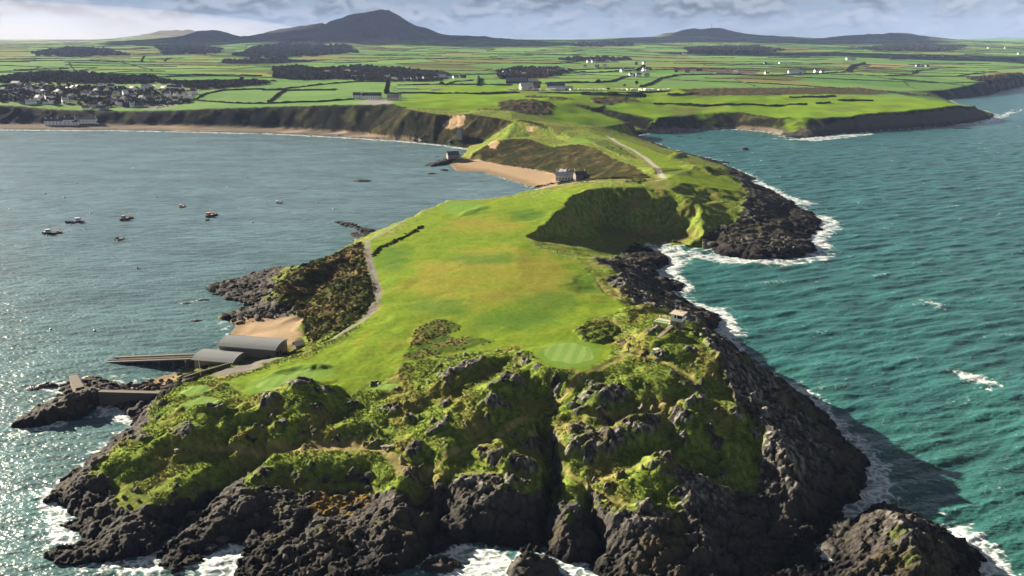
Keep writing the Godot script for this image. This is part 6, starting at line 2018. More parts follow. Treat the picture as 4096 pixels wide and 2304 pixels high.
func boat_station() -> void:
	var turn := -0.2
	var at := Vector3(-107.0, 3.6, -268.0)
	var o := thing("boat_station", "long stone lifeboat station with two curved grey metal roofs above the small beach", "lifeboat station", at, turn)
	vault(o, Vector3(0, -1.5, 0), 22.0, 9.5, 6.2, 0.95, 30)
	vault(o, Vector3(-4.6, -2.0, 9.2), 15.0, 9.0, 4.6, 0.85, 20)
	var s := tool()
	bx(s, Vector3(19.5, 0.9, 0.05), Vector3(1.6, 2.0, 0.12))
	obj("door", s, mat("barn door", Color(0.04, 0.04, 0.045)), o)
	for k in 3:
		s = tool()
		bx(s, Vector3(22.02, 2.2, -2.0 - 2.3 * k), Vector3(0.1, 1.5, 1.1))
		obj("window", s, mat("dark glass", Color(0.02, 0.025, 0.03), 0.15, 0.5), o)
	# slipway running down to the left into the bay
	var w := thing("slipway", "long concrete slipway running down from the lifeboat station into the bay", "slipway", Vector3(-110.5, 0, -266.0), turn)
	var conc := grain("slip concrete", Color(0.06, 0.055, 0.05), Color(0.115, 0.108, 0.096), 2.0)
	var top := 5.0
	var l := 41.0
	for e in [-2.4, 2.4]:
		s = tool()
		quad(s, Vector3(-l, 0.1, e + 0.55), Vector3(-l, 0.1, e - 0.55), Vector3(0, top, e - 0.55), Vector3(0, top, e + 0.55))
		for f in [0.55, -0.55]:
			quad(s, Vector3(-l, 0.1, e + f), Vector3(0, top, e + f), Vector3(0, top - 0.6, e + f), Vector3(-l, -0.5, e + f))
		quad(s, Vector3(0, top - 0.6, e + 0.55), Vector3(0, top - 0.6, e - 0.55), Vector3(-l, -0.5, e - 0.55), Vector3(-l, -0.5, e + 0.55))
		obj("walkway", s, conc, w)
	s = tool()
	quad(s, Vector3(-l, -0.3, 1.84), Vector3(-l, -0.3, -1.84), Vector3(0, top - 0.4, -1.84), Vector3(0, top - 0.4, 1.84))
	obj("keelway", s, conc, w)
	for e in [-1.25, 1.25]:
		s = tool()
		tube(s, Vector3(-l, 0.05, e), Vector3(0, top - 0.02, e), 0.2, 0.2, 6)
		obj("runner_beam", s, grain("wet timber", Color(0.04, 0.035, 0.03), Color(0.08, 0.07, 0.06), 1.0), w)
	var pier := tool()
	bx(pier, Vector3.ZERO, Vector3(0.9, 6.0, 6.2))
	pier.generate_normals()
	var pm := pier.commit()
	for k in 7:
		var m := MeshInstance3D.new()
		m.name = "pier"
		m.mesh = pm
		m.material_override = grain("wet concrete", Color(0.03, 0.03, 0.028), Color(0.08, 0.075, 0.07), 2.0)
		m.position = Vector3(-l + 6.0 + 5.6 * k, top * (1.0 - (l - 6.0 - 5.6 * k) / l) - 3.75, 0)
		w.add_child(m, true)
	s = tool()
	for k in 14:
		var x := -l + 4.0 + k * 2.8
		var y := top * (1.0 + x / l)
		tube(s, Vector3(x, y, 2.8), Vector3(x, y + 1.0, 2.8), 0.04, 0.04, 5)
	tube(s, Vector3(-l + 4.0, top * 4.0 / l + 1.0, 2.8), Vector3(-1.0, top + 0.95, 2.8), 0.04, 0.04, 5)
	obj("handrail", s, mat("rig steel", Color(0.25, 0.26, 0.27), 0.5), w)

func lookout(at: Vector3) -> void:
	var turn := -0.56                                   # the terrace runs back from the cabin's left corner
	var o := thing("lookout_tower", "small white lookout cabin on a stone base with flat roof, on the cliff edge", "lookout tower", at, 1.01)
	var stone := grain("lookout stone", Color(0.16, 0.14, 0.115), Color(0.34, 0.3, 0.25), 0.8)
	var white := mat("white boards", Color(0.76, 0.76, 0.74), 0.6)
	var s := tool()
	bx(s, Vector3(0, 0.75, 0), Vector3(3.9, 3.1, 3.7))
	obj("base", s, stone, o)
	for k in 8:
		for e in 6:
			s = tool()
			var row := 0.35 + 0.33 * e
			bx(s, Vector3(-1.75 + 0.5 * k + (0.2 if e % 2 else 0.0) - 0.1, row, 1.86), Vector3(0.42, 0.27, 0.08 + 0.04 * hash2(k, e)))
			obj("stone", s, stone, o)
			s = tool()
			bx(s, Vector3(-1.96, row, -1.65 + 0.46 * k + (0.18 if e % 2 else 0.0) - 0.08), Vector3(0.08 + 0.04 * hash2(e, k), 0.27, 0.4))
			obj("stone", s, stone, o)
	s = tool()
	bx(s, Vector3(-1.98, 0.95, 0.6), Vector3(0.2, 1.95, 0.85))
	obj("door", s, mat("tower door", Color(0.08, 0.07, 0.065)), o)
	s = tool()
	bx(s, Vector3(0, 2.8, 0), Vector3(3.8, 1.0, 3.6))
	bx(s, Vector3(0, 3.95, -0.55), Vector3(3.76, 1.3, 2.4))
	var cab := obj("cabin", s, white, o)
	for k in 4:
		s = tool()
		bx(s, Vector3(-1.85 + 1.23 * k, 3.95, 1.74), Vector3(0.12, 1.34, 0.12))
		obj("mullion", s, white, cab)
		if k < 3:
			s = tool()
			bx(s, Vector3(-1.23 + 1.23 * k, 3.95, 1.7), Vector3(1.1, 1.3, 0.05))
			obj("window", s, mat("blue glass", Color(0.03, 0.06, 0.075), 0.12, 0.5), cab)
		s = tool()
		bx(s, Vector3(-1.9, 3.95, -1.35 + 1.0 * k - 0.0), Vector3(0.1, 1.0, 0.6))
		if k > 0:
			obj("window", s, mat("dark glass", Color(0.02, 0.025, 0.03), 0.15, 0.5), cab)
	s = tool()
	bx(s, Vector3(0, 3.9, 1.0), Vector3(3.5, 1.25, 1.2))
	obj("dark_room", s, mat("room dark", Color(0.04, 0.045, 0.05), 0.6), cab)
	for k in 5:
		s = tool()
		bx(s, Vector3(-1.5 + 0.75 * k, 2.75, 1.83), Vector3(0.68, 0.85, 0.05))
		obj("panel", s, white, cab)
	s = tool()
	bx(s, Vector3(0, 4.7, 0.05), Vector3(4.7, 0.2, 4.5))
	var r := obj("roof", s, grain("flat roof", Color(0.3, 0.25, 0.2), Color(0.42, 0.36, 0.3), 1.5), o)
	s = tool()
	bx(s, Vector3(0, 4.68, 0.05), Vector3(4.8, 0.12, 4.6))
	obj("fascia", s, white, r)
	s = tool()
	for p in [[Vector3(0.3, 4.8, 0.7), 2.0], [Vector3(1.6, 4.8, -1.7), 2.9], [Vector3(2.0, 4.8, -0.2), 2.4]]:
		tube(s, p[0], p[0] + Vector3.UP * p[1], 0.05, 0.03, 5)
		bx(s, p[0] + Vector3.UP * 0.4, Vector3(0.3, 0.25, 0.3))
	obj("aerial", s, mat("rig steel", Color(0.25, 0.26, 0.27), 0.5), r)
	# terrace beside it
	var t := thing("terrace", "concrete terrace with a green mat beside the white lookout cabin", "terrace", at + Vector3(0, 0.02, 0), turn)
	var conc := grain("terrace concrete", Color(0.28, 0.24, 0.19), Color(0.38, 0.33, 0.27), 1.5)
	s = tool()
	bx(s, Vector3(-4.9, 0.6, -0.4), Vector3(5.6, 0.3, 4.4))
	bx(s, Vector3(-4.9, -0.6, 1.72), Vector3(5.6, 2.2, 0.24))
	bx(s, Vector3(-7.6, -0.6, -0.4), Vector3(0.24, 2.2, 4.2))
	obj("slab", s, conc, t)
	s = tool()
	bx(s, Vector3(-5.2, 0.78, 0.5), Vector3(4.2, 0.06, 2.0))
	obj("mat", s, grain("green mat", Color(0.05, 0.16, 0.05), Color(0.09, 0.24, 0.07), 1.0), t)
	s = tool()
	bx(s, Vector3(-5.2, 0.85, 1.6), Vector3(4.4, 0.2, 0.16))
	bx(s, Vector3(-7.4, 0.82, 0.5), Vector3(0.14, 0.14, 2.2))
	obj("kerb", s, mat("kerb pale", Color(0.6, 0.6, 0.58)), t)
	for k in 3:
		s = tool()
		tube(s, Vector3(-7.4 + 2.4 * k, 0.7, -2.5), Vector3(-7.4 + 2.4 * k, 1.8, -2.5), 0.05, 0.05)
		obj("post", s, white, t)
	s = tool()
	tube(s, Vector3(-7.4, 1.75, -2.5), Vector3(-2.6, 1.75, -2.5), 0.04, 0.04)
	tube(s, Vector3(-7.4, 1.25, -2.5), Vector3(-2.6, 1.25, -2.5), 0.025, 0.025)
	obj("rail", s, white, t)
	var fp := thing("flagpole", "thin white flagpole standing on the terrace beside the lookout cabin", "flagpole", at + Vector3(-2.2, 0.6, -2.6).rotated(Vector3.UP, turn))
	s = tool()
	tube(s, Vector3.ZERO, Vector3(0, 4.2, 0), 0.07, 0.04)
	obj("pole", s, white, fp)
	s = tool()
	lathe(s, Vector3(0, 4.2, 0), [[0.01, 0.0], [0.08, 0.06], [0.01, 0.14]], 8)
	obj("finial", s, white, fp)

func stairs(a: Vector3, b: Vector3) -> void:
	var o := thing("stairs", "flight of pale stone steps climbing the grassy knoll to the lookout cabin", "stairs", Vector3.ZERO)
	var n := 11
	for k in n:
		var p := a.lerp(b, k / (n - 1.0))
		var s := tool()
		bx(s, Vector3(p.x, p.y + 0.1, p.z), Vector3(0.5, 0.5, 1.3), Basis(Vector3.UP, atan2(-(b.z - a.z), b.x - a.x)))
		obj("step", s, grain("terrace concrete", Color(0.28, 0.24, 0.19), Color(0.38, 0.33, 0.27), 1.5), o)

func buggy(at: Vector3, turn: float) -> void:
	var o := thing("golf_buggy", "golf buggy with a pale canopy parked on the worn grass below the lookout", "golf buggy", at, turn)
	var s := tool()
	bx(s, Vector3(0, 0.5, 0), Vector3(2.3, 0.4, 1.15))
	bx(s, Vector3(-0.95, 0.75, 0), Vector3(0.5, 0.35, 1.1))
	bx(s, Vector3(0.9, 0.8, 0), Vector3(0.5, 0.4, 1.1))
	obj("body", s, mat("buggy dark", Color(0.035, 0.04, 0.05), 0.4, 0.5), o)
	s = tool()
	bx(s, Vector3(0.15, 0.85, 0), Vector3(0.55, 0.2, 1.05))
	bx(s, Vector3(0.42, 1.15, 0), Vector3(0.12, 0.5, 1.05))
	obj("seat", s, mat("seat", Color(0.12, 0.11, 0.1)), o)
	for e in [Vector3(-0.75, 0, 0.52), Vector3(-0.75, 0, -0.52), Vector3(0.75, 0, 0.52), Vector3(0.75, 0, -0.52)]:
		s = tool()
		tube(s, e + Vector3(0, 0.7, 0), e + Vector3(0, 1.85, 0), 0.03, 0.03, 5)
		obj("canopy_post", s, mat("rig steel", Color(0.25, 0.26, 0.27), 0.5), o)
		s = tool()
		tube(s, e * Vector3(1, 1, 0.9) + Vector3(0, 0.25, 0), e * Vector3(1, 1, 1.25) + Vector3(0, 0.25, 0), 0.25, 0.25, 10)
		obj("wheel", s, mat("rubber", Color(0.02, 0.02, 0.02)), o)
	s = tool()
	bx(s, Vector3(0, 1.9, 0), Vector3(2.0, 0.1, 1.3))
	bx(s, Vector3(0, 1.97, 0), Vector3(1.8, 0.08, 1.1))
	obj("canopy", s, mat("canopy", Color(0.5, 0.42, 0.38)), o)

func bench(at: Vector3, turn: float, label: String) -> void:
	var o := thing("picnic_bench", label, "bench", at, turn)
	var wood := grain("bench wood", Color(0.16, 0.15, 0.13), Color(0.26, 0.24, 0.21), 0.6)
	var s := tool()
	bx(s, Vector3(0, 0.75, 0), Vector3(1.9, 0.08, 0.8))
	obj("table_top", s, wood, o)
	for e in [-1.0, 1.0]:
		s = tool()
		bx(s, Vector3(0, 0.45, e * 0.75), Vector3(1.9, 0.07, 0.28))
		obj("seat", s, wood, o)
		s = tool()
		bx(s, Vector3(e * 0.7, 0.35, 0), Vector3(0.1, 0.08, 1.6))
		tube(s, Vector3(e * 0.7, 0.0, 0.65), Vector3(e * 0.7, 0.75, 0.2), 0.05, 0.05, 4)
		tube(s, Vector3(e * 0.7, 0.0, -0.65), Vector3(e * 0.7, 0.75, -0.2), 0.05, 0.05, 4)
		obj("leg", s, wood, o)

func pole(called: String, label: String, category: String, at: Vector3, h: float, r: float, c: Color) -> Node3D:
	var o := thing(called, label, category, at)
	var s := tool()
	tube(s, Vector3(0, -0.4, 0), Vector3(0, h, 0), r, r * 0.6)
	obj("pole", s, mat("pole %.2f" % c.g, c, 0.5), o)
	return o

func golf_flag(at: Vector3, label: String) -> void:
	var o := pole("golf_flag", label, "golf flag", at, 2.3, 0.035, Color(0.6, 0.6, 0.55))
	var s := tool()
	for z in [0.01, -0.01]:
		tri(s, Vector3(0.02, 2.25, z), Vector3(0.6, 2.08, z), Vector3(0.02, 1.9, z))
	obj("flag", s, mat("flag red", Color(0.4, 0.03, 0.03)), o)

func sea_rock(x: float, z: float, rx: float, rz: float, h: float, turn: float, label: String) -> void:
	var o := MeshInstance3D.new()
	o.name = numbered("sea_rock")
	var n := FastNoiseLite.new()
	n.seed = int(absf(x * 7.0 + z * 13.0))
	n.frequency = 0.7
	n.fractal_octaves = 4
	n.fractal_type = FastNoiseLite.FRACTAL_RIDGED
	var s := SurfaceTool.new()
	s.begin(Mesh.PRIMITIVE_TRIANGLES)
	var m := 18
	for j in m + 1:
		for i in m + 1:
			var u := i / float(m) * 2.0 - 1.0
			var v := j / float(m) * 2.0 - 1.0
			var r := maxf(0.0, 1.0 - u * u - v * v)
			var y := h * (sqrt(r) * (0.65 + 0.5 * n.get_noise_2d(u * 2.2, v * 2.2)) + 0.25 * n.get_noise_2d(u * 6.0, v * 6.0)) - 0.55
			s.add_vertex(Vector3(u * rx, y, v * rz))
	for j in m:
		for i in m:
			var a := j * (m + 1) + i
			for k in [a, a + 1, a + m + 2, a, a + m + 2, a + m + 1]:
				s.add_index(k)
	s.generate_normals()
	o.mesh = s.commit()
	o.material_override = grain("wet rock", Color(0.016, 0.016, 0.016), Color(0.055, 0.05, 0.042), 4.0, 0.6)
	o.position = Vector3(x, 0, z)
	o.rotation.y = turn
	add_child(o)
	tag(o, label, "rock")

func build_things() -> void:
	boat_station()
	cloud(-2948, 1150, -6337, 720, 130, 560, 1, "cloud bank shading the flat-topped mountain")
	cloud(-4086, 1150, -6240, 430, 110, 400, 2, "cloud bank shading the round dark hill")
	cloud(-1443, 1500, -8658, 1200, 180, 900, 3, "cloud bank shading the hills on the right")
	cloud(-771, 1050, -5004, 800, 120, 230, 4, "cloud bank shading the woods of the right-hand plain")
	cloud(-2480, 1300, -7348, 500, 110, 300, 5, "cloud bank shading the low hills behind the plain")
	haze_bank()
	boat(-284.3, -474.7, 1.95, 10.5, 3.6, Color(0.012, 0.02, 0.06), Color(0.35, 0.37, 0.4), 0, "dark blue fishing boat with white wheelhouse, nearest the left edge")
	boat(-286.9, -505.6, 2.05, 10.5, 3.6, Color(0.012, 0.03, 0.09), Color(0.4, 0.42, 0.45), 1, "blue fishing boat with rigging, just behind the leftmost one")
	boat(-257.4, -515.1, 2.75, 10, 3.5, Color(0.02, 0.02, 0.025), Color(0.2, 0.2, 0.21), 0, "dark fishing boat with red buoy at its bow, in the middle of the moorings")
	boat(-235.6, -459.5, 2.50, 5.6, 2.2, Color(0.35, 0.37, 0.4), Color(0.03, 0.04, 0.06), 3, "small pale motor boat with dark cabin, nearest the camera on the bay")
	boat(-236.4, -555.4, 2.90, 6, 2.6, Color(0.45, 0.4, 0.28), Color(0.42, 0.38, 0.28), 3, "small cream cabin boat, left of the brown fishing boat")
	boat(-204.6, -525, 2.85, 10.5, 3.9, Color(0.035, 0.024, 0.02), Color(0.3, 0.22, 0.15), 0, "brown fishing boat with a tan wheelhouse and a mast")
	boat(-171, -569.7, 2.40, 5.2, 2.0, Color(0.6, 0.6, 0.6), Color(0.5, 0.5, 0.5), 3, "small white motor boat alone near the middle of the bay")
	dinghy(-201.8, 0.05, -510.9, 2.8, 3.2, Color(0.04, 0.03, 0.028), "small dark dinghy floating at the bow of the brown fishing boat")
	dinghy(29.1, base_h(29.1, -693.5) + 0.2, -693.5, 1.2, 4.2, Color(0.6, 0.65, 0.7), "pale blue dinghy drawn up below the brown hill, middle of three")
	dinghy(36.6, base_h(36.6, -676.6) + 0.2, -676.6, 1.2, 4.2, Color(0.65, 0.65, 0.65), "white dinghy drawn up beside the long white inn")
	dinghy(24.3, base_h(24.3, -698.2) + 0.2, -698.2, 1.2, 4.2, Color(0.5, 0.5, 0.48), "grey dinghy on the upper beach, farthest from the inn")
	var red_buoy := buoy_kit("mooring_buoy", Color(0.42, 0.03, 0.02), 0.55)
	var dark_buoy := buoy_kit("dark_buoy", Color(0.03, 0.03, 0.032), 0.55)
	var pale_buoy := buoy_kit("pale_buoy", Color(0.6, 0.58, 0.45), 0.5)
	var orange_buoy := buoy_kit("orange_buoy", Color(0.5, 0.13, 0.02), 0.5)
	place(red_buoy, "red buoy at the bow of the leftmost fishing boat", "buoy", Vector3(-284.6, 0, -469.5), 0.0, "mooring buoys on the bay")
	place(red_buoy, "red buoy at the bow of the blue fishing boat", "buoy", Vector3(-286, 0, -498.6), 0.0, "mooring buoys on the bay")
	place(red_buoy, "red buoy at the bow of the dark fishing boat in mid-mooring", "buoy", Vector3(-256, 0, -510.3), 0.0, "mooring buoys on the bay")
	place(red_buoy, "red buoy at the bow of the small pale motor boat", "buoy", Vector3(-234.7, 0, -455.6), 0.0, "mooring buoys on the bay")
	place(dark_buoy, "dark buoy on the near bay, level with the sandy cove, farther left", "buoy", Vector3(-190.7, 0, -305.4), 0.0, "mooring buoys on the bay")
	place(dark_buoy, "dark buoy on the near bay, level with the sandy cove, farther right", "buoy", Vector3(-171.9, 0, -304.1), 0.0, "mooring buoys on the bay")
	place(dark_buoy, "lone dark buoy between the moorings and the rocky shelf", "buoy", Vector3(-196.5, 0, -397), 0.0, "mooring buoys on the bay")
	place(pale_buoy, "pale buoy between the brown boat and the small white motor boat", "buoy", Vector3(-193.1, 0, -549.9), 0.0, "mooring buoys on the bay")
	place(dark_buoy, "dark buoy right of and below the brown fishing boat", "buoy", Vector3(-169.8, 0, -504.4), 0.0, "mooring buoys on the bay")
	place(orange_buoy, "orange buoy right of the small white motor boat", "buoy", Vector3(-142.8, 0, -569.7), 0.0, "mooring buoys on the bay")
	place(pale_buoy, "pale buoy nearest the rocky spit", "buoy", Vector3(-126, 0, -545.8), 0.0, "mooring buoys on the bay")
	place(dark_buoy, "dark buoy just left of the small white motor boat", "buoy", Vector3(-182, 0, -574.1), 0.0, "mooring buoys on the bay")
	place(pale_buoy, "pale buoy between the blue and the dark fishing boats", "buoy", Vector3(-290.2, 0, -532.6), 0.0, "mooring buoys on the bay")
	place(pale_buoy, "pale buoy at the left edge of the bay", "buoy", Vector3(-354.1, 0, -545.8), 0.0, "mooring buoys on the bay")
	place(red_buoy, "red buoy beyond the leftmost fishing boats", "buoy", Vector3(-362.5, 0, -605.4), 0.0, "mooring buoys on the bay")
	place(dark_buoy, "dark buoy beyond the blue fishing boat", "buoy", Vector3(-339, 0, -589.4), 0.0, "mooring buoys on the bay")
	place(dark_buoy, "dark buoy beyond the moorings, left of the cream cabin boat", "buoy", Vector3(-270.6, 0, -592.5), 0.0, "mooring buoys on the bay")
	place(red_buoy, "red buoy on the far bay, nearest the far beach", "buoy", Vector3(-317.4, 0, -717.2), 0.0, "mooring buoys on the bay")
	place(pale_buoy, "pale buoy on the far bay, left of the far red one", "buoy", Vector3(-351.6, 0, -731), 0.0, "mooring buoys on the bay")
	place(dark_buoy, "dark buoy on the far bay, right of centre", "buoy", Vector3(-245.3, 0, -719.4), 0.0, "mooring buoys on the bay")
	place(red_buoy, "red buoy on the far bay, right of centre", "buoy", Vector3(-228.9, 0, -678.5), 0.0, "mooring buoys on the bay")
	place(red_buoy, "red buoy on the far bay, below the farthest red one", "buoy", Vector3(-285.3, 0, -668.5), 0.0, "mooring buoys on the bay")
	place(red_buoy, "red buoy on the far bay at the left", "buoy", Vector3(-363.2, 0, -653), 0.0, "mooring buoys on the bay")
	place(red_buoy, "red buoy beyond the brown fishing boat", "buoy", Vector3(-230, 0, -631), 0.0, "mooring buoys on the bay")
	place(dark_buoy, "dark buoy on the far bay beyond the middle moorings", "buoy", Vector3(-302.9, 0, -627.4), 0.0, "mooring buoys on the bay")
	house_row("far", "clifftop village", "325710743377623260120", [-829, -1340, 7.9, -847, -1389, 17.8, -794, -1310, 16.8, -811, -1363, 7.5, -773, -1300, 7.5, -777, -1342, 7.5, -767, -1337, 7.5, -729, -1315, 7.5, -721, -1316, 7.5, -712, -1317, 7.5, -725, -1355, 7.5, -689, -1338, 11.9, -690, -1365, 9.4, -665, -1349, 12, -646, -1342, 11.9, -625, -1337, 13.2, -607, -1350, 15.9, -594, -1350, 9.3, -575, -1341, 11.9, -563, -1341, 10.6, -548, -1335, 13.2])
	house_row("upper middle", "clifftop village", "404766672510273464665", [-807, -1289, 7.6, -778, -1272, 7.5, -777, -1280, 7.5, -777, -1287, 7.5, -776, -1293, 7.5, -737, -1260, 7.5, -737, -1273, 7.5, -721, -1250, 7.5, -708, -1258, 7.5, -701, -1253, 7.5, -651, -1236, 12.2, -642, -1228, 7.5, -662, -1292, 7.5, -645, -1293, 8.3, -603, -1234, 7.5, -605, -1261, 7.5, -597, -1251, 7.5, -571, -1246, 11, -596, -1308, 7.7, -495, -1239, 7.9, -496, -1263, 9.3])
	house_row("lower middle", "clifftop village", "635042513441177151620", [-693, -1184, 7.5, -710, -1220, 7.5, -687, -1201, 10.6, -685, -1209, 7.5, -657, -1208, 7.5, -637, -1208, 7.5, -627, -1212, 7.5, -630, -1225, 7.5, -576, -1188, 7.5, -568, -1184, 7.5, -564, -1191, 7.5, -576, -1226, 12.1, -545, -1191, 7.5, -544, -1213, 9.6, -509, -1180, 7.5, -522, -1228, 8.5, -490, -1175, 7.5, -501, -1207, 7.5, -493, -1222, 7.5, -482, -1196, 7.5, -479, -1202, 7.5])
	house_row("near", "clifftop village", "4661006543040110364420", [-697, -1153, 7.5, -690, -1152, 7.5, -686, -1157, 7.5, -687, -1168, 7.5, -670, -1164, 10.3, -664, -1164, 7.5, -648, -1172, 8.7, -595, -1126, 9.4, -590, -1140, 9, -587, -1146, 7.5, -576, -1126, 7.5, -568, -1123, 7.5, -587, -1181, 7.5, -582, -1178, 7.5, -568, -1165, 7.5, -559, -1157, 8.5, -549, -1146, 7.5, -536, -1139, 7.5, -544, -1178, 7.5, -526, -1138, 10.7, -513, -1174, 7.5, -498, -1172, 8.7])
	house_row("far", "hamlet above the clubhouse", "5552667614", [-406, -1800, 15.8, -381, -1734, 15.2, -379, -1840, 12.9, -368, -1828, 11.2, -356, -1817, 11.1, -351, -1825, 11.2, -279, -1690, 11.8, -257, -1675, 11.7, -114, -1656, 11.6, -99, -1653, 11.6])
	house_row("near", "hamlet above the clubhouse", "6346445065", [-312, -1651, 26, -228, -1575, 11, -213, -1560, 13.7, -201, -1549, 10.8, -187, -1545, 10.8, -177, -1572, 13.8, -167, -1569, 11, -154, -1641, 9.8, -141, -1646, 11.5, -127, -1644, 11.5])
	house_row("far", "hamlet above the farm", "06205755470", [112, -1927, 12.1, 139, -1988, 10.4, 189, -2113, 8.1, 229, -2447, 12.9, 244, -2456, 12.9, 222, -2139, 8.2, 247, -2172, 10.6, 297, -2538, 13.3, 319, -2543, 17.8, 343, -2261, 7.9, 368, -2284, 7.5])
	house_row("near", "hamlet above the farm", "00547452525", [-16, -1748, 9.2, -12, -1849, 19.4, 14, -1776, 10.6, 26, -1735, 10.3, 36, -1874, 9.8, 69, -1696, 10.1, 79, -1901, 11.3, 86, -1898, 10, 94, -1894, 11.9, 125, -1921, 12.1, 152, -1755, 12.3])
	house_row("far", "right-hand plain", "5446102434352611", [675, -3221, 13.5, 696, -3239, 12.5, 740, -2394, 8.4, 798, -2438, 8.5, 822, -2468, 10.4, 1430, -3112, 18.5, 1250, -2519, 15, 1259, -2516, 10.6, 1673, -3336, 12.8, 1703, -3350, 17.6, 1767, -3376, 14.2, 1843, -3380, 16.6, 1862, -3362, 16.5, 2581, -4459, 18.7, 2646, -4418, 15.5, 2328, -3772, 15.9])
	house_row("near", "right-hand plain", "55372153743103524", [251, -1862, 8.5, 246, -1692, 8.9, 285, -1901, 8, 295, -1902, 8.7, 262, -1689, 10.1, 308, -1904, 8.7, 313, -1898, 7.5, 280, -1690, 8.9, 396, -1845, 9, 464, -1818, 14, 482, -1824, 8.3, 503, -1838, 9.7, 577, -1851, 8.4, 688, -1929, 7.5, 724, -1944, 10.2, 740, -1950, 10.2, 1269, -2504, 11.4])
	house(-615.7, -1087.4, 0.00, 34.0, 7.0, 5.2, "white", "slate", "long white terrace at the foot of the dark cliff, left of the tall gabled house", "", 4, 7)
	house(-599.1, -1087.3, 0.00, 15.0, 8.0, 6.6, "white", "slate", "tall white gabled house on the beach between two low white terraces", "", 2, 3)
	house(-590.4, -1085, 0.00, 7.0, 6.0, 4.5, "white", "slate", "small white annex joined to the tall gabled house on the beach", "", 0, 2)
	house(-581.6, -1091.4, -0.05, 33.0, 7.0, 4.2, "white", "grey", "low pale terrace on the beach, right of the tall gabled white house", "", 1, 7)
	house(-218.2, -1140.9, 0.10, 11.0, 9.0, 5.4, "white", "slate", "white hip-roofed house at the left end of the clubhouse car park", "", 1, 3)
	house(-197.1, -1138.9, 0.05, 27.0, 10.0, 4.6, "white", "slate", "long white hotel with a big dark roof and chimneys behind the parked cars", "", 4, 9)
	house(-157.8, -1083.5, -0.30, 17.0, 11.0, 3.6, "cream", "slate", "low golf clubhouse with dark roof and pale gable beside the dark trees", "", 1, 4)
	house(-161, -1137.3, 0.10, 9.0, 8.0, 3.2, "grey", "slate", "small dark building right behind the golf clubhouse", "", 0, 2)
	house(44.9, -651.2, -0.12, 17.0, 7.0, 3.9, "white", "pale", "long white inn with pale slate roof standing on the sandy beach", "", 3, 7)
	house(43.5, -661.6, -0.90, 8.0, 5.5, 3.6, "stone", "grey", "stone cottage with grey roof behind the long white inn on the beach", "", 1, 2)
	house(49.9, -653.1, 0.50, 7.0, 5.0, 3.6, "stone", "slate", "dark stone cottage between the inn and the cottage under the brown hill", "", 2, 2)
	house(55.8, -643.7, 0.35, 10.0, 5.5, 3.6, "stone", "slate", "grey stone cottage at the foot of the brown hill, right of the inn", "", 2, 2)
	house(-57.7, -770.3, 0.30, 11.0, 7.5, 4.4, "stone", "slate", "stone boathouse with a steep dark roof on the rocks of the point", "", 1, 2)
	house(-53.7, -774.1, 0.30, 7.0, 4.0, 2.4, "white", "pale", "small lean-to with pale flat roof beside the stone boathouse", "", 0, 2)
	house(-57.8, -890.6, 1.30, 7.5, 6.0, 8.2, "grey", "grey", "tall grey lookout house on legs above the boulder bank", "", 0, 2)
	barn(22.2, -1255.9, 0.25, 20.0, 14.0, 5.5, "cream", "pale", "big pale barn with pitched roof at the left end of the caravan row")
	barn(37.4, -1293.8, 0.50, 13.0, 9.0, 4.5, "stone", "brown", "small brown-roofed barn just behind the big pale barn")
	barn(69.1, -1282.6, 0.00, 28.0, 13.0, 4.0, "dark", "slate", "low dark barn behind the long white shed")
	barn(73.6, -1252, 0.00, 40.0, 8.0, 3.0, "white", "pale", "long low white shed in the middle of the caravan row")
	barn(7.6, -1405.6, 0.00, 36.0, 14.0, 4.2, "dark", "grey", "long dark farm shed in the green fields above the caravan row")
	barn(19.3, -1411.9, 0.20, 16.0, 10.0, 4.0, "grey", "slate", "grey farm shed beside the long dark one above the caravan row")
	barn(34.5, -1412.4, -0.10, 22.0, 9.0, 3.5, "grey", "pale", "low farm shed with pale roof at the right of the long dark one")
	barn(662.3, -1904.8, 0.00, 36.0, 10.0, 3.0, "white", "pale", "long low white shed in the green fields on the right")
	barn(1140.8, -2763.1, 0.00, 30.0, 12.0, 4.0, "white", "pale", "far white shed beyond the tree-lined lane on the right")
	var white_car := car_kit("parked_car", Color(0.7, 0.7, 0.7))
	var silver_car := car_kit("parked_car", Color(0.4, 0.41, 0.42))
	var black_car := car_kit("parked_car", Color(0.02, 0.02, 0.025))
	var blue_car := car_kit("parked_car", Color(0.03, 0.06, 0.16))
	var red_car := car_kit("parked_car", Color(0.25, 0.02, 0.02))
	var grey_car := car_kit("parked_car", Color(0.14, 0.15, 0.16))
	place(white_car, "white car in the clubhouse car park, first from the left in the row", "car", level(-200.2, -1121.3), 1.45, "cars in the clubhouse car park")
	place(black_car, "black car in the clubhouse car park, second from the left in the row", "car", level(-198, -1118.1), 1.50, "cars in the clubhouse car park")
	place(red_car, "red car in the clubhouse car park, third from the left in the row", "car", level(-196.3, -1121), 1.52, "cars in the clubhouse car park")
	place(silver_car, "silver car in the clubhouse car park, fourth from the left in the row", "car", level(-193.6, -1116.9), 1.58, "cars in the clubhouse car park")
	place(blue_car, "blue car in the clubhouse car park, fifth from the left in the row", "car", level(-192.1, -1119.4), 1.50, "cars in the clubhouse car park")
	place(grey_car, "grey car in the clubhouse car park, sixth from the left in the row", "car", level(-189.3, -1114.2), 1.57, "cars in the clubhouse car park")
	place(black_car, "black car in the clubhouse car park, seventh from the left in the row", "car", level(-187.8, -1116.6), 1.21, "cars in the clubhouse car park")
	place(red_car, "red car in the clubhouse car park, eighth from the left in the row", "car", level(-184.1, -1107.2), 1.39, "cars in the clubhouse car park")
	place(white_car, "white car in the clubhouse car park, ninth from the left in the row", "car", level(-182.8, -1110.9), 1.58, "cars in the clubhouse car park")
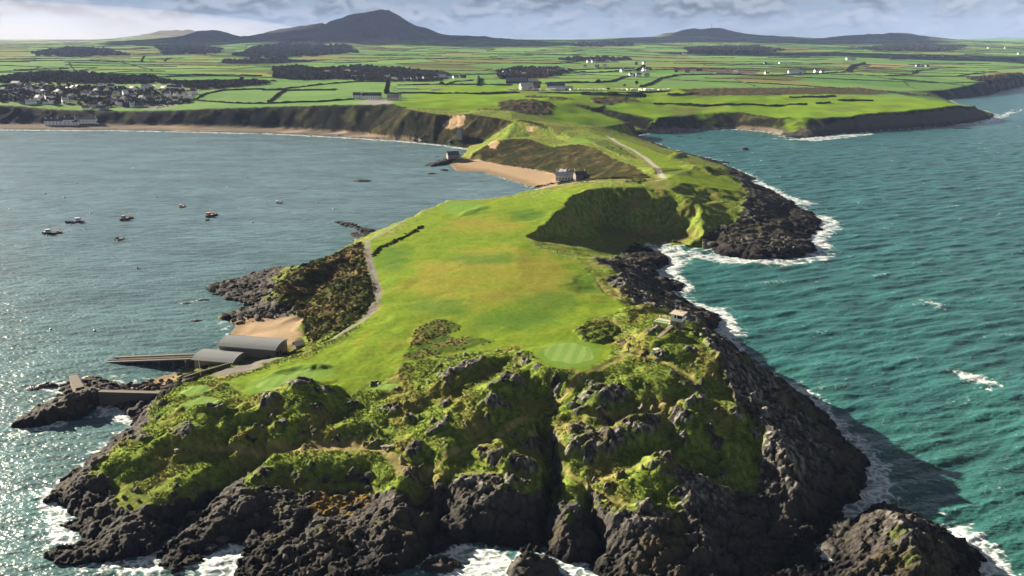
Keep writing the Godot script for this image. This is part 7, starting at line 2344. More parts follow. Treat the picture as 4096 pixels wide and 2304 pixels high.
	place(blue_car, "blue car in the clubhouse car park, tenth from the left in the row", "car", level(-173.5, -1085.3), 1.46, "cars in the clubhouse car park")
	place(grey_car, "grey car in the clubhouse car park, eleventh from the left in the row", "car", level(-174.2, -1099.5), 1.56, "cars in the clubhouse car park")
	place(silver_car, "silver car in the clubhouse car park, twelfth from the left in the row", "car", level(-170.3, -1085.4), 1.25, "cars in the clubhouse car park")
	place(white_car, "white car in the small car park at the right end of the clifftop village", "car", level(-495.4, -1124.5), 0.00)
	place(black_car, "black car in the small car park at the right end of the clifftop village", "car", level(-494.2, -1131), 0.30)
	place(silver_car, "silver car in the small car park at the right end of the clifftop village", "car", level(-491, -1134), 0.60)
	place(grey_car, "grey car in the small car park at the right end of the clifftop village", "car", level(-487.3, -1138.7), 0.90)
	place(car_kit("van", Color(0.7, 0.7, 0.7), 1.15, true), "white van on the beach right of the low pale terrace", "van", level(-562.6, -1085.9), 0.4)
	place(car_kit("parked_car", Color(0.012, 0.015, 0.022), 1.15), "dark estate car parked on the verge above the lifeboat station", "car", on(-101.8, -259.8), 3.0)
	place(car_kit("pickup_van", Color(0.05, 0.055, 0.06), 1.15, true), "dark van with pale roof parked beside the lower shed roof", "van", on(-103.4, -264.7), 3.05)
	var kit := caravan_kit()
	place(kit, "white caravan in the long row below the farm, first from the left", "caravan", level(-2.4, -1250.7), -0.11, "caravans in a row below the farm")
	place(kit, "white caravan in the long row below the farm, second from the left", "caravan", level(2.3, -1238.1), -0.29, "caravans in a row below the farm")
	place(kit, "white caravan in the long row below the farm, third from the left", "caravan", level(8.4, -1252), -0.32, "caravans in a row below the farm")
	place(kit, "white caravan in the long row below the farm, fourth from the left", "caravan", level(30.9, -1241.5), 0.16, "caravans in a row below the farm")
	place(kit, "white caravan in the long row below the farm, fifth from the left", "caravan", level(35.9, -1251.9), 0.27, "caravans in a row below the farm")
	place(kit, "white caravan in the long row below the farm, sixth from the left", "caravan", level(40.6, -1248.9), 1.33, "caravans in a row below the farm")
	place(kit, "white caravan in the long row below the farm, seventh from the left", "caravan", level(46.1, -1236.1), 0.02, "caravans in a row below the farm")
	place(kit, "white caravan in the long row below the farm, eighth from the left", "caravan", level(56.2, -1249.4), -0.34, "caravans in a row below the farm")
	place(kit, "white caravan in the long row below the farm, ninth from the left", "caravan", level(60.6, -1241.9), 0.01, "caravans in a row below the farm")
	place(kit, "white caravan in the long row below the farm, tenth from the left", "caravan", level(66.7, -1245.3), 1.35, "caravans in a row below the farm")
	place(kit, "white caravan in the long row below the farm, eleventh from the left", "caravan", level(72.7, -1245.8), -0.39, "caravans in a row below the farm")
	place(kit, "white caravan in the long row below the farm, twelfth from the left", "caravan", level(77.5, -1246.1), -0.19, "caravans in a row below the farm")
	place(kit, "white caravan in the long row below the farm, thirteenth from the left", "caravan", level(82.6, -1251.8), -0.10, "caravans in a row below the farm")
	place(kit, "white caravan in the long row below the farm, fourteenth from the left", "caravan", level(89.3, -1243.6), 1.88, "caravans in a row below the farm")
	place(kit, "white caravan in the long row below the farm, fifteenth from the left", "caravan", level(97.4, -1256.7), 1.49, "caravans in a row below the farm")
	place(kit, "white caravan in the long row below the farm, sixteenth from the left", "caravan", level(105.8, -1256.3), 0.13, "caravans in a row below the farm")
	place(kit, "white caravan in the long row below the farm, seventeenth from the left", "caravan", level(109.7, -1260.5), -0.24, "caravans in a row below the farm")
	place(kit, "white caravan in the long row below the farm, eighteenth from the left", "caravan", level(115.6, -1257.9), 1.41, "caravans in a row below the farm")
	place(kit, "white caravan in the long row below the farm, nineteenth from the left", "caravan", level(121.5, -1257.1), 0.21, "caravans in a row below the farm")
	place(kit, "white caravan in the long row below the farm, twentieth from the left", "caravan", level(125.7, -1250.4), -0.26, "caravans in a row below the farm")
	place(kit, "white caravan in the long row below the farm, twenty-first from the left", "caravan", level(131.4, -1259.7), -0.21, "caravans in a row below the farm")
	place(kit, "white caravan in the long row below the farm, twenty-second from the left", "caravan", level(139.3, -1265.5), -0.04, "caravans in a row below the farm")
	place(kit, "white caravan in the long row below the farm, twenty-third from the left", "caravan", level(142.7, -1264), 1.64, "caravans in a row below the farm")
	place(kit, "white caravan in the long row below the farm, twenty-fourth from the left", "caravan", level(145.2, -1253.3), 1.25, "caravans in a row below the farm")
	place(kit, "white caravan in the long row below the farm, twenty-fifth from the left", "caravan", level(161.8, -1271.2), -0.31, "caravans in a row below the farm")
	place(kit, "white caravan in the long row below the farm, twenty-sixth from the left", "caravan", level(166.9, -1263.7), -0.11, "caravans in a row below the farm")
	place(kit, "white caravan in the long row below the farm, twenty-seventh from the left", "caravan", level(175.1, -1270.9), 0.00, "caravans in a row below the farm")
	place(kit, "white caravan in the long row below the farm, twenty-eighth from the left", "caravan", level(179.6, -1268), 1.95, "caravans in a row below the farm")
	place(kit, "white caravan in the long row below the farm, twenty-ninth from the left", "caravan", level(188.2, -1277), 1.18, "caravans in a row below the farm")
	place(kit, "white caravan in the long row below the farm, thirtieth from the left", "caravan", level(190, -1271.8), -0.09, "caravans in a row below the farm")
	place(kit, "white caravan in the long row below the farm, thirty-first from the left", "caravan", level(194.3, -1276.9), 0.20, "caravans in a row below the farm")
	place(kit, "white caravan in the long row below the farm, thirty-second from the left", "caravan", level(201.7, -1277.4), 1.94, "caravans in a row below the farm")
	place(kit, "white caravan in the long row below the farm, thirty-third from the left", "caravan", level(203.6, -1274), 1.84, "caravans in a row below the farm")
	place(kit, "white caravan in the long row below the farm, thirty-fourth from the left", "caravan", level(209.8, -1282), 1.87, "caravans in a row below the farm")
	place(kit, "white caravan in the long row below the farm, thirty-fifth from the left", "caravan", level(215.1, -1291.7), 0.37, "caravans in a row below the farm")
	place(kit, "white caravan in the long row below the farm, thirty-sixth from the left", "caravan", level(218, -1294.2), 0.39, "caravans in a row below the farm")
	place(kit, "white caravan in the long row below the farm, thirty-seventh from the left", "caravan", level(219.3, -1279.8), -0.26, "caravans in a row below the farm")
	place(kit, "white caravan in the long row below the farm, thirty-eighth from the left", "caravan", level(223.3, -1289.2), 1.52, "caravans in a row below the farm")
	place(kit, "white caravan in the long row below the farm, thirty-ninth from the left", "caravan", level(228.3, -1296.3), 0.08, "caravans in a row below the farm")
	place(kit, "white caravan in the long row below the farm, fortieth from the left", "caravan", level(232.6, -1285.5), 1.55, "caravans in a row below the farm")
	place(kit, "white caravan in the long row below the farm, forty-first from the left", "caravan", level(237.8, -1293.9), -0.30, "caravans in a row below the farm")
	place(kit, "white caravan in the long row below the farm, forty-second from the left", "caravan", level(241.3, -1292.9), 1.53, "caravans in a row below the farm")
	place(kit, "white caravan in the long row below the farm, forty-third from the left", "caravan", level(247.6, -1293.2), -0.05, "caravans in a row below the farm")
	place(kit, "white caravan in the long row below the farm, forty-fourth from the left", "caravan", level(253.7, -1305.8), 0.17, "caravans in a row below the farm")
	place(kit, "pale caravan by the hedge above the clubhouse links, first from the left", "caravan", level(-180, -1290.4), 0.05, "caravans by the hedge above the links")
	place(kit, "pale caravan by the hedge above the clubhouse links, second from the left", "caravan", level(-176.5, -1289.5), 0.05, "caravans by the hedge above the links")
	place(kit, "pale caravan by the hedge above the clubhouse links, third from the left", "caravan", level(-168.2, -1287.4), 0.05, "caravans by the hedge above the links")
	place(kit, "pale caravan by the hedge above the clubhouse links, fourth from the left", "caravan", level(-163.1, -1286.1), 0.05, "caravans by the hedge above the links")
	place(kit, "pale caravan by the hedge above the clubhouse links, fifth from the left", "caravan", level(-157.4, -1284.9), 0.05, "caravans by the hedge above the links")
	place(kit, "pale caravan by the hedge above the clubhouse links, sixth from the left", "caravan", level(-151.8, -1283.8), 0.05, "caravans by the hedge above the links")
	place(kit, "pale caravan by the hedge above the clubhouse links, seventh from the left", "caravan", level(-124.4, -1267.4), 0.05, "caravans by the hedge above the links")
	place(kit, "pale caravan by the hedge above the clubhouse links, eighth from the left", "caravan", level(-121.2, -1266), 0.05, "caravans by the hedge above the links")
	place(kit, "pale caravan by the hedge above the clubhouse links, ninth from the left", "caravan", level(-115, -1264.2), 0.05, "caravans by the hedge above the links")
	sea_rock(-127, -662.6, 9, 4, 1.6, 0, "long dark skerry alone in the bay off the second beach")
	sea_rock(-71.8, -699.5, 4.5, 2.2, 1.3, 0.1, "low dark rock left of the sandy beach, farther from the sand")
	sea_rock(-61.9, -717.2, 4.5, 2.6, 1.8, 0, "dark rock at the left end of the sandy beach")
	sea_rock(252.5, -859.8, 4.5, 3, 2.6, 0, "lone dark stack in the sea right of the neck")
	sea_rock(203.5, -971.4, 6, 3, 1.5, 0, "dark rock awash off the north beach")
	sea_rock(226, -959.4, 4, 2, 1, 0.2, "small rock awash right of the one off the north beach")
	sea_rock(309.7, -979.6, 5, 2.5, 1.4, 0, "low rock off the middle of the north beach")
	sea_rock(598.9, -1069.1, 16, 5, 1.8, 0, "dark reef off the far right headland")
	sea_rock(-148.3, -339.8, 3.2, 1.2, 0.9, 0, "left rock of two awash off the boulder shelf")
	sea_rock(-142.1, -344.4, 3.6, 1.2, 1, 0.1, "right rock of two awash off the boulder shelf")
	sea_rock(-135.1, -316.5, 3.2, 1.3, 1, 0, "rock awash left of the sandy cove")
	sea_rock(206.3, -762.8, 5, 2.5, 1.6, 0.3, "dark rock breaking the surf off the neck")
	sea_rock(-75.9, -802.9, 3, 2, 1, 0, "tiny rock beside the boathouse point")
	sea_rock(-164.5, -248.1, 3, 1.5, 1.3, 0, "leftmost rock awash beside the pier end")
	sea_rock(-161.1, -250, 4, 2, 1.8, 0.2, "dark rock awash left of the pier end")
	sea_rock(-148.9, -256.4, 4, 1.8, 1.6, 0, "dark rock behind the pier end")
	sea_rock(-154.5, -225.2, 2.5, 1.5, 1, 0, "low rock at the seaward tip of the pier rocks")
	sea_rock(-103.4, -166.9, 2.5, 1.8, 1.2, 0, "black rock awash between the left front ledges")
	sea_rock(4.7, -150.3, 6, 4, 5, 0.2, "black rock in the white surf at the foot of the chasm")
	sea_rock(-16.2, -152.4, 5, 3, 2, 0, "dark rock in the surf at the foot of the front cliff")
	sea_rock(81.3, -164.5, 5, 3.5, 4, 0, "brown rock between the headland and the big islet")
	sea_rock(76.6, -157.5, 4.5, 4, 3.4, 0.5, "second brown rock wedged beside the big islet")
	lookout(Vector3(54.4, base_h(54.4, -243.1) + 0.1, -243.1))
	stairs(on(45.8, -229.7), on(50.5, -235.6))
	buggy(on(43.7, -221.7), 0.5)
	person("person in dark clothes standing on the path left of the golf buggy", on(35.9, -225.5), 0.6, Color(0.02, 0.022, 0.026), Color(0.05, 0.05, 0.055))
	person("person in dark clothes standing at the edge of the deep grassy hollow", on(21, -353.5), -0.8, Color(0.05, 0.022, 0.02), Color(0.02, 0.02, 0.025))
	bench(on(-91.5, -192.4), 0.5, "pale picnic bench on the grass below the tee platforms")
	bench(on(-34.5, -190.4), 0.5, "left picnic bench of two beside the bare earth patch")
	bench(on(-33, -190.3), 0.5, "right picnic bench of two beside the bare earth patch")
	pole("flagpole", "tall white flagpole standing beside the lifeboat station car park", "flagpole", on(-105.1, -244.7), 8.2, 0.11, Color(0.7, 0.7, 0.7))
	golf_flag(on(22.7, -225.6), "golf flag on the big striped green below the lookout")
	golf_flag(on(-71.9, -230.5), "golf flag on the green beside the lifeboat road")
	golf_flag(on(-31.6, -482.5), "golf flag on the far green beside the track")
	pole("telegraph_pole", "dark wooden telegraph pole on the bank above the sandy cove", "telegraph pole", on(-77.9, -283.3), 6.0, 0.16, Color(0.05, 0.04, 0.03))
	pole("telegraph_pole", "second dark pole close beside the first above the sandy cove", "telegraph pole", on(-76.9, -281.6), 6.2, 0.16, Color(0.05, 0.041, 0.03))
	pole("radio_mast", "thin radio mast on top of the broad hill right of centre", "radio mast", Vector3(1772, base_h(1772, -7371), -7371), 45.0, 2.0, Color(0.1, 0.1, 0.1))
	house(-79.3, -272.9, 0.7, 3.4, 2.6, 1.9, "stone", "pale", "tiny hut with a pale sloping roof in the bushes behind the cove", "", 0, 0)
	fence("long low timber rail fence between the tarmac track and the near green", [-93.2, -239.3, -85.7, -241.5, -78.4, -244.2, -71.3, -248.1, -64.8, -255.7, -55.2, -267.8], 1.1, 3.4, [0.95])
	fence("post and rail fence along the rim above the deep grassy hollow", [99.8, -529.2, 82.6, -521.9, 71.6, -518.8, 51.2, -524.9], 1.1, 5.0, [0.95, 0.5])
	fence("low fence on the bank side of the curving track", [-71.4, -369.6, -64.5, -339.3, -58.8, -316.1, -55, -300.3], 1.0, 5.0, [0.9])
	var masonry := grain("old masonry", Color(0.05, 0.045, 0.04), Color(0.14, 0.12, 0.1), 2.0)
	var coping := grain("coping", Color(0.08, 0.075, 0.065), Color(0.15, 0.14, 0.12), 2.0)
	wall_run("sea_wall", "long dark sea wall closing the boulder cove below the tee platforms", [-135.6, -236.7, 4.4, -1, -126.2, -236.1, 4.4, -1, -115, -235.1, 4.6, 0], 1.6, masonry, coping)
	wall_run("sea_wall", "short stone pier on the dark rocks at the far left of the headland", [-150.4, -248.4, 4.6, -1, -143.1, -238.8, 4.6, -1], 2.4, grain("pier stone", Color(0.12, 0.1, 0.08), Color(0.26, 0.22, 0.18), 1.5), coping)
	wall_run("sea_wall", "dark wall joining the stone pier to the long sea wall", [-143, -239, 4.2, -1, -136.4, -237.8, 4.2, -1], 1.6, masonry, coping)
	wall_run("garden_wall", "low mossy stone wall beside the lifeboat station verge", [-109.6, -241.7, 7.1, 5.2, -106, -245.7, 7.2, 5.3, -102.2, -250.1, 7, 5.1, -98.6, -253.5, 7.1, 5.2], 0.7, grain("mossy wall", Color(0.04, 0.045, 0.03), Color(0.12, 0.11, 0.09), 1.5), grain("mossy wall", Color(0.04, 0.045, 0.03), Color(0.12, 0.11, 0.09), 1.5))
	hedge("hedge along the top of the narrow clifftop field left of the clubhouse", 2.8, 2.2, [-467.5, -1191, -404.1, -1143, -333.5, -1114, -265.5, -1105, -221.8, -1133])
	hedge("hedge along the far side of the two big green fields left of the clubhouse", 2.8, 2.2, [-467.5, -1191, -477, -1266, -471.7, -1322, -426.1, -1342, -382.8, -1329, -342, -1433, -288.1, -1520, -236, -1519])
	hedge("thick hedge splitting the two big green fields left of the clubhouse", 3.5, 2.9, [-341.7, -1132, -356.2, -1234, -365.5, -1301])
	hedge("short hedge ending in mid-field above the split of the big fields", 2.4, 2.0, [-365.5, -1301, -330.6, -1302, -282.5, -1317])
	hedge("dark hedge along the far edge of the bright links, right of the clubhouse", 2.8, 2.2, [-182.8, -1209, -135.5, -1211, -62.8, -1186, 7.1, -1208])
	hedge("thick dark hedge running away between pale green fields above the links", 4.9, 5.1, [-67.9, -1657, -56.2, -1335])
	hedge("hedge between green fields behind the hotel", 2.4, 2.0, [-196, -1391, -114.2, -1390, 1.3, -1354])
	hedge("hedge curving up to the thick dark hedge above the links", 2.4, 2.0, [-114.6, -1378, -103.3, -1478, -72.8, -1521])
	hedge("long hedge winding up right from the farm to the tree-lined lane", 3.5, 2.7, [57.2, -1394, 105.2, -1414, 143, -1414, 178.6, -1463, 223.1, -1638, 271.1, -1770, 284.4, -1802])
	hedge("dark hedge climbing right from the caravans to the ploughed field", 3.5, 2.9, [212.3, -1346, 243.6, -1433, 295.2, -1622, 352.2, -1737])
	hedge("dark hedge below the hamlet running right to the lane", 3.5, 2.7, [70.3, -1804, 126.5, -1823, 188.8, -1838, 287.7, -1916])
	hedge("second hedge to the right of the hamlet, just above the dark one", 3.1, 2.5, [139.8, -1990, 207.4, -2023, 301.7, -2011])
	hedge("tree-lined lane dropping between fields right of the hamlet", 8.4, 6.0, [344.4, -2136, 316.5, -2008, 302.2, -1952])
	hedge("hedge along the links left of the big pale barn", 2.8, 2.2, [-27.7, -1202, 11.5, -1201])
	hedge("long low hedge just below the caravan row", 2.4, 1.9, [38.9, -1195, 125, -1208, 179.8, -1227, 248.9, -1281])
	hedge("hedge curving up beyond the hamlet trees", 3.5, 2.7, [6.7, -2354, 126.6, -2304, 165.7, -2397, 203.8, -2533])
	hedge("broad dark scrub hedge on the links below the caravans", 4.2, 2.7, [101.5, -1177, 146.5, -1194, 170.1, -1199, 197.2, -1225])
	hedge("dark scrub hedge on the links, right of the three dark trees", 4.2, 2.5, [235.8, -1224, 256.6, -1228, 285.2, -1250])
	hedge("low dark hedge across the bright links below the three dark trees", 3.5, 2.0, [201.7, -1146, 230.6, -1153, 260.2, -1156])
	hedge("short dark hedge at the edge of the brown rough on the links", 4.2, 2.4, [105.4, -1083, 115.7, -1082, 124.8, -1089])
	hedge("short hedge left of the long dark farm shed", 2.8, 2.0, [-28.1, -1334, -2.6, -1330])
	hedge("long hedge along the lower edge of the right-hand green plain", 3.1, 2.4, [347.1, -1748, 458.2, -1802, 569.2, -1795, 713, -1904, 814, -1996, 823, -1889, 837, -1807, 916, -1756, 949, -1707])
	hedge("wide tree-lined lane slanting up the right-hand plain", 9.8, 5.1, [814, -1996, 994, -2393, 1114, -2590])
	hedge("broken hedge slanting down the green field right of the ploughed land", 2.8, 2.2, [455, -1685, 446.5, -1572, 443.1, -1487])
	hedge("hedge along the lower edge of the ploughed brown field", 2.8, 2.2, [396.9, -2003, 512.1, -1991, 587.3, -1938])
	hedge("hedge running down to the wide tree-lined lane from the left", 3.1, 2.4, [856, -2450, 912, -2230])
	hedge("hedge from the wide lane to the right edge of the plain", 3.1, 2.4, [1000, -2311, 1073, -2179, 1121, -2255, 1230, -2371, 1266, -2155, 1325, -2112])
	hedge("hedge above the ploughed brown field", 3.1, 2.4, [477, -2413, 623.8, -2279, 732, -2319, 787, -2185])
	hedge("short thick hedge under the pale stubble field", 4.9, 3.4, [1004, -2044, 1116, -2252])
	hedge("faint hedge at the far right of the plain", 2.8, 2.0, [1091, -1994, 1226, -2150])
	hedge("dark hedge line across the middle of the right-hand links", 4.2, 2.2, [230.6, -1149, 260.4, -1149, 330.3, -1153, 368.6, -1149, 427.4, -1171])
	hedge("short hedge stub on the right-hand links", 3.5, 1.9, [443.7, -1177, 468, -1188])
	hedge("dark scrub line below the brown valley on the right", 4.9, 2.5, [429.2, -1249, 474.5, -1280, 524.3, -1312])
	hedge("scrub line at the right end of the links", 4.2, 2.0, [497.4, -1232, 559.7, -1254])
	hedge("dark hedge at the left end of the right-hand links", 3.5, 2.0, [244.8, -1224, 287.4, -1246])
	hedge("hedge across the left-hand fields above the village", 3.5, 2.5, [-1192, -1956, -1156, -2008, -1102, -2034])
	hedge("hedge running down the left-hand fields above the village", 3.5, 2.5, [-1255, -2322, -1136, -2110, -994, -1867])
	hedge("hedge slanting down between pale fields, left of centre", 3.5, 2.5, [-1162, -2422, -1013, -2216, -826, -1874])
	hedge("left edge hedge of the small bright field under the dark hill", 4.2, 3.4, [-1109, -2449, -1188, -2637, -1288, -2878])
	hedge("right edge hedge of the small bright field under the dark hill", 4.2, 3.4, [-1067, -2516, -1109, -2627, -1120, -2696])
	hedge("long hedge above the pale left-hand fields", 3.5, 2.5, [-1480, -2369, -1380, -2478, -1263, -2444, -1149, -2429])
	hedge("curved hedge over the long bright field right of the village", 3.5, 2.5, [-675.4, -1589, -651.2, -1667, -507.1, -1655])
	hedge("hedge under the long bright field right of the village", 3.5, 2.5, [-646.4, -1489, -513.5, -1546, -442.5, -1526])
	hedge("hedge crossing the big green field towards the hotel", 2.4, 2.0, [-407.2, -1322, -371.3, -1315, -282.5, -1297])
	hedge("second hedge under the long bright field right of the village", 3.5, 2.5, [-629.9, -1468, -578.3, -1476, -442.7, -1491])
	field_hedges()
	var dark_tree := tree_kit("tree", 71, 9.0, 8.0, Color(0.025, 0.035, 0.014))
	var bare_tree := tree_kit("tree", 72, 7.5, 8.5, Color(0.055, 0.042, 0.026))
	var pine := tree_kit("pine_tree", 73, 11.0, 6.0, Color(0.016, 0.026, 0.013))
	var shrub := tree_kit("shrub", 74, 4.0, 5.5, Color(0.028, 0.04, 0.014))
	place(dark_tree, "dark tree beside the clubhouse, lowest of the dark file of trees", "tree", level(-179.6, -1164.4), 5.7, "single trees on the plain and the links")
	place(dark_tree, "dark tree in the file above the clubhouse, second from the bottom", "tree", level(-186, -1203.4), 5.7, "single trees on the plain and the links")
	place(dark_tree, "dark tree in the file above the clubhouse, third from the bottom", "tree", level(-190.7, -1238.4), 0.3, "single trees on the plain and the links")
	place(dark_tree, "dark tree in the file above the clubhouse, fourth from the bottom", "tree", level(-196.1, -1278.6), 0.5, "single trees on the plain and the links")
	place(dark_tree, "dark tree in the file above the clubhouse, second from the top", "tree", level(-201.9, -1321.4), 5.0, "single trees on the plain and the links")
	place(dark_tree, "topmost dark tree of the file above the clubhouse", "tree", level(-209, -1373.1), 4.4, "single trees on the plain and the links")
	place(pine, "leftmost of three dark trees standing on the links", "tree", level(180.3, -1167.4), 4.0, "single trees on the plain and the links")
	place(pine, "middle of the three dark trees standing on the links", "tree", level(184.7, -1166.2), 1.8, "single trees on the plain and the links")
	place(pine, "rightmost of the three dark trees standing on the links", "tree", level(190.9, -1169), 3.6, "single trees on the plain and the links")
	place(bare_tree, "large tree behind the barns at the left end of the caravan row", "tree", level(44.4, -1335.4), 3.6, "single trees on the plain and the links")
	place(shrub, "round shrub in the green field above the caravans", "shrub", level(186.4, -1345.9), 3.5, "single trees on the plain and the links")
	place(pine, "slim dark tree just above the right half of the caravan row", "tree", level(207.8, -1356.8), 1.0, "single trees on the plain and the links")
	place(dark_tree, "round tree at the left side of the hamlet lane", "tree", level(283.5, -1854.5), 2.6, "single trees on the plain and the links")
	place(dark_tree, "round tree at the foot of the hamlet lane", "tree", level(296.1, -1889.8), 2.4, "single trees on the plain and the links")
	place(bare_tree, "spreading tree left of the ploughed field", "tree", level(323.1, -1907.8), 4.3, "single trees on the plain and the links")
	place(bare_tree, "tree at the left edge of the ploughed field", "tree", level(366.3, -1825.8), 6.0, "single trees on the plain and the links")
	place(dark_tree, "dark tree standing on the ploughed field", "tree", level(428.8, -1858.4), 5.7, "single trees on the plain and the links")
	place(dark_tree, "left of two dark trees on the ploughed field", "tree", level(419.1, -1843.3), 3.3, "single trees on the plain and the links")
	place(shrub, "lone shrub in the field below the hamlet lane", "shrub", level(282.5, -1730.1), 2.7, "single trees on the plain and the links")
	place(dark_tree, "dark tree on the hedge right of the farm sheds", "tree", level(146.7, -1382.3), 1.6, "single trees on the plain and the links")
	place(pine, "tall dark conifer behind the village", "tree", level(-705.4, -1476.5), 0.2, "single trees on the plain and the links")
	place(bare_tree, "tree in the hedge under the long bright field", "tree", level(-510.2, -1536.5), 0.2, "single trees on the plain and the links")
	place(shrub, "shrub in the caravan row, left part", "shrub", level(150, -1264.9), 2.8, "single trees on the plain and the links")
	place(dark_tree, "dark bush beside the pale fields above the links", "tree", level(-115, -1335.6), 1.9, "single trees on the plain and the links")
	place(shrub, "dark bush between the beach cottages and the brown hill", "shrub", level(57.4, -643.8), 2.3, "single trees on the plain and the links")
	growth()

func field_hedges() -> void:
	var rest := SurfaceTool.new()
	rest.begin(Mesh.PRIMITIVE_TRIANGLES)
	var nth := ["first", "second", "third", "fourth", "fifth", "sixth", "seventh", "eighth", "ninth", "tenth", "eleventh", "twelfth", "thirteenth", "fourteenth", "fifteenth", "sixteenth", "seventeenth", "eighteenth", "nineteenth", "twentieth"]
	var made := 0
	for j in range(2, 44):
		var along := 0
		var down := 0
		for i in range(-25, 26):
			for e in 2:
				var p := field_node(i, j)
				var q := field_node(i + 1, j) if e == 0 else field_node(i, j + 1)
				if hash2(i * 2 + e, j) < (0.42 if e == 0 else 0.6) or p.y > -1560.0 or absf(p.x) > -p.y * 0.7:
					continue
				var c := (p + q) * 0.5
				if base_h(c.x, c.y) < 4.0 or base_h(p.x, p.y) < 4.0 or base_h(q.x, q.y) < 4.0:
					continue
				if c.y < -2700.0 and dem_c.at(c.x, c.y) - bare_c.at(c.x, c.y) > 30.0:
					continue
				var m := p.lerp(q, 0.5) + Vector2(n_big.get_noise_2d(p.x, p.y), n_big.get_noise_2d(q.x, q.y)) * 14.0
				var run := [p.x, p.y, m.x, m.y, q.x, q.y]
				var size := 1.3 + 0.8 * hash2(i + 7, j * 3 + e)
				if e == 0:
					along += 1
				else:
					down += 1
				var k := along if e == 0 else down
				if made < 190 and k <= 20 and j < 14:
					made += 1
					hedge("dark hedge %s, %s from left in the %s field line of the plain" % ["running across" if e == 0 else "running away", nth[k - 1], nth[j - 2]], size * 1.3, size * 0.85, run, "hedges between the fields of the plain")
				else:
					hedge_run(rest, size * 1.4, size, run)
	rest.generate_normals()
	var o := obj("far_hedges", rest, grain("hedge leaves", Color(0.02, 0.028, 0.011), Color(0.055, 0.065, 0.025), 9.0))
	o.set_meta("kind", "stuff")
	tag(o, "thin dark hedges of the farthest fields below the hills", "hedges")

# clouds out over the hills, above the frame; their shade lies on the mountain as in the photograph
func cloud(x: float, y: float, z: float, rx: float, ry: float, rz: float, salt: int, label: String) -> void:
	var o := MeshInstance3D.new()
	o.name = numbered("cloud")
	var n := FastNoiseLite.new()
	n.seed = salt
	n.frequency = 1.4
	n.fractal_octaves = 4
	var s := SurfaceTool.new()
	s.begin(Mesh.PRIMITIVE_TRIANGLES)
	for j in 25:
		for i in 49:
			var la := PI * (j / 24.0 - 0.5)
			var lo := TAU * (i % 48) / 48.0
			var d := Vector3(cos(la) * cos(lo), sin(la), cos(la) * sin(lo))
			var p := d * (1.0 + 0.45 * n.get_noise_3dv(d * 1.6))
			if p.y < 0.0:
				p.y *= 0.35
			s.add_vertex(p * Vector3(rx, ry, rz))
	for j in 24:
		for i in 48:
			var a := j * 49 + i
			for k in [a, a + 49, a + 50, a, a + 50, a + 1]:
				s.add_index(k)
	s.generate_normals()
	o.mesh = s.commit()
	o.material_override = mat("cloud white", Color(0.85, 0.85, 0.85), 1.0, 0.0)
	o.position = Vector3(x, y, z)
	add_child(o)
	o.set_meta("kind", "structure")
	tag(o, label, "cloud")

# thicker sunlit haze over the low ground at the left, under the sun
func haze_bank() -> void:
	var f := FogVolume.new()
	f.name = "haze_bank"
	f.shape = RenderingServer.FOG_VOLUME_SHAPE_ELLIPSOID
	f.size = Vector3(7600, 620, 7000)
	f.position = Vector3(-5300, 100, -6200)
	var m := FogMaterial.new()
	m.density = 0.00008
	m.albedo = Color(0.97, 0.95, 0.95)
	f.material = m
	f.set_meta("kind", "stuff")
	add_child(f)
	tag(f, "pale sunlit haze over the low hills at the far left", "haze")

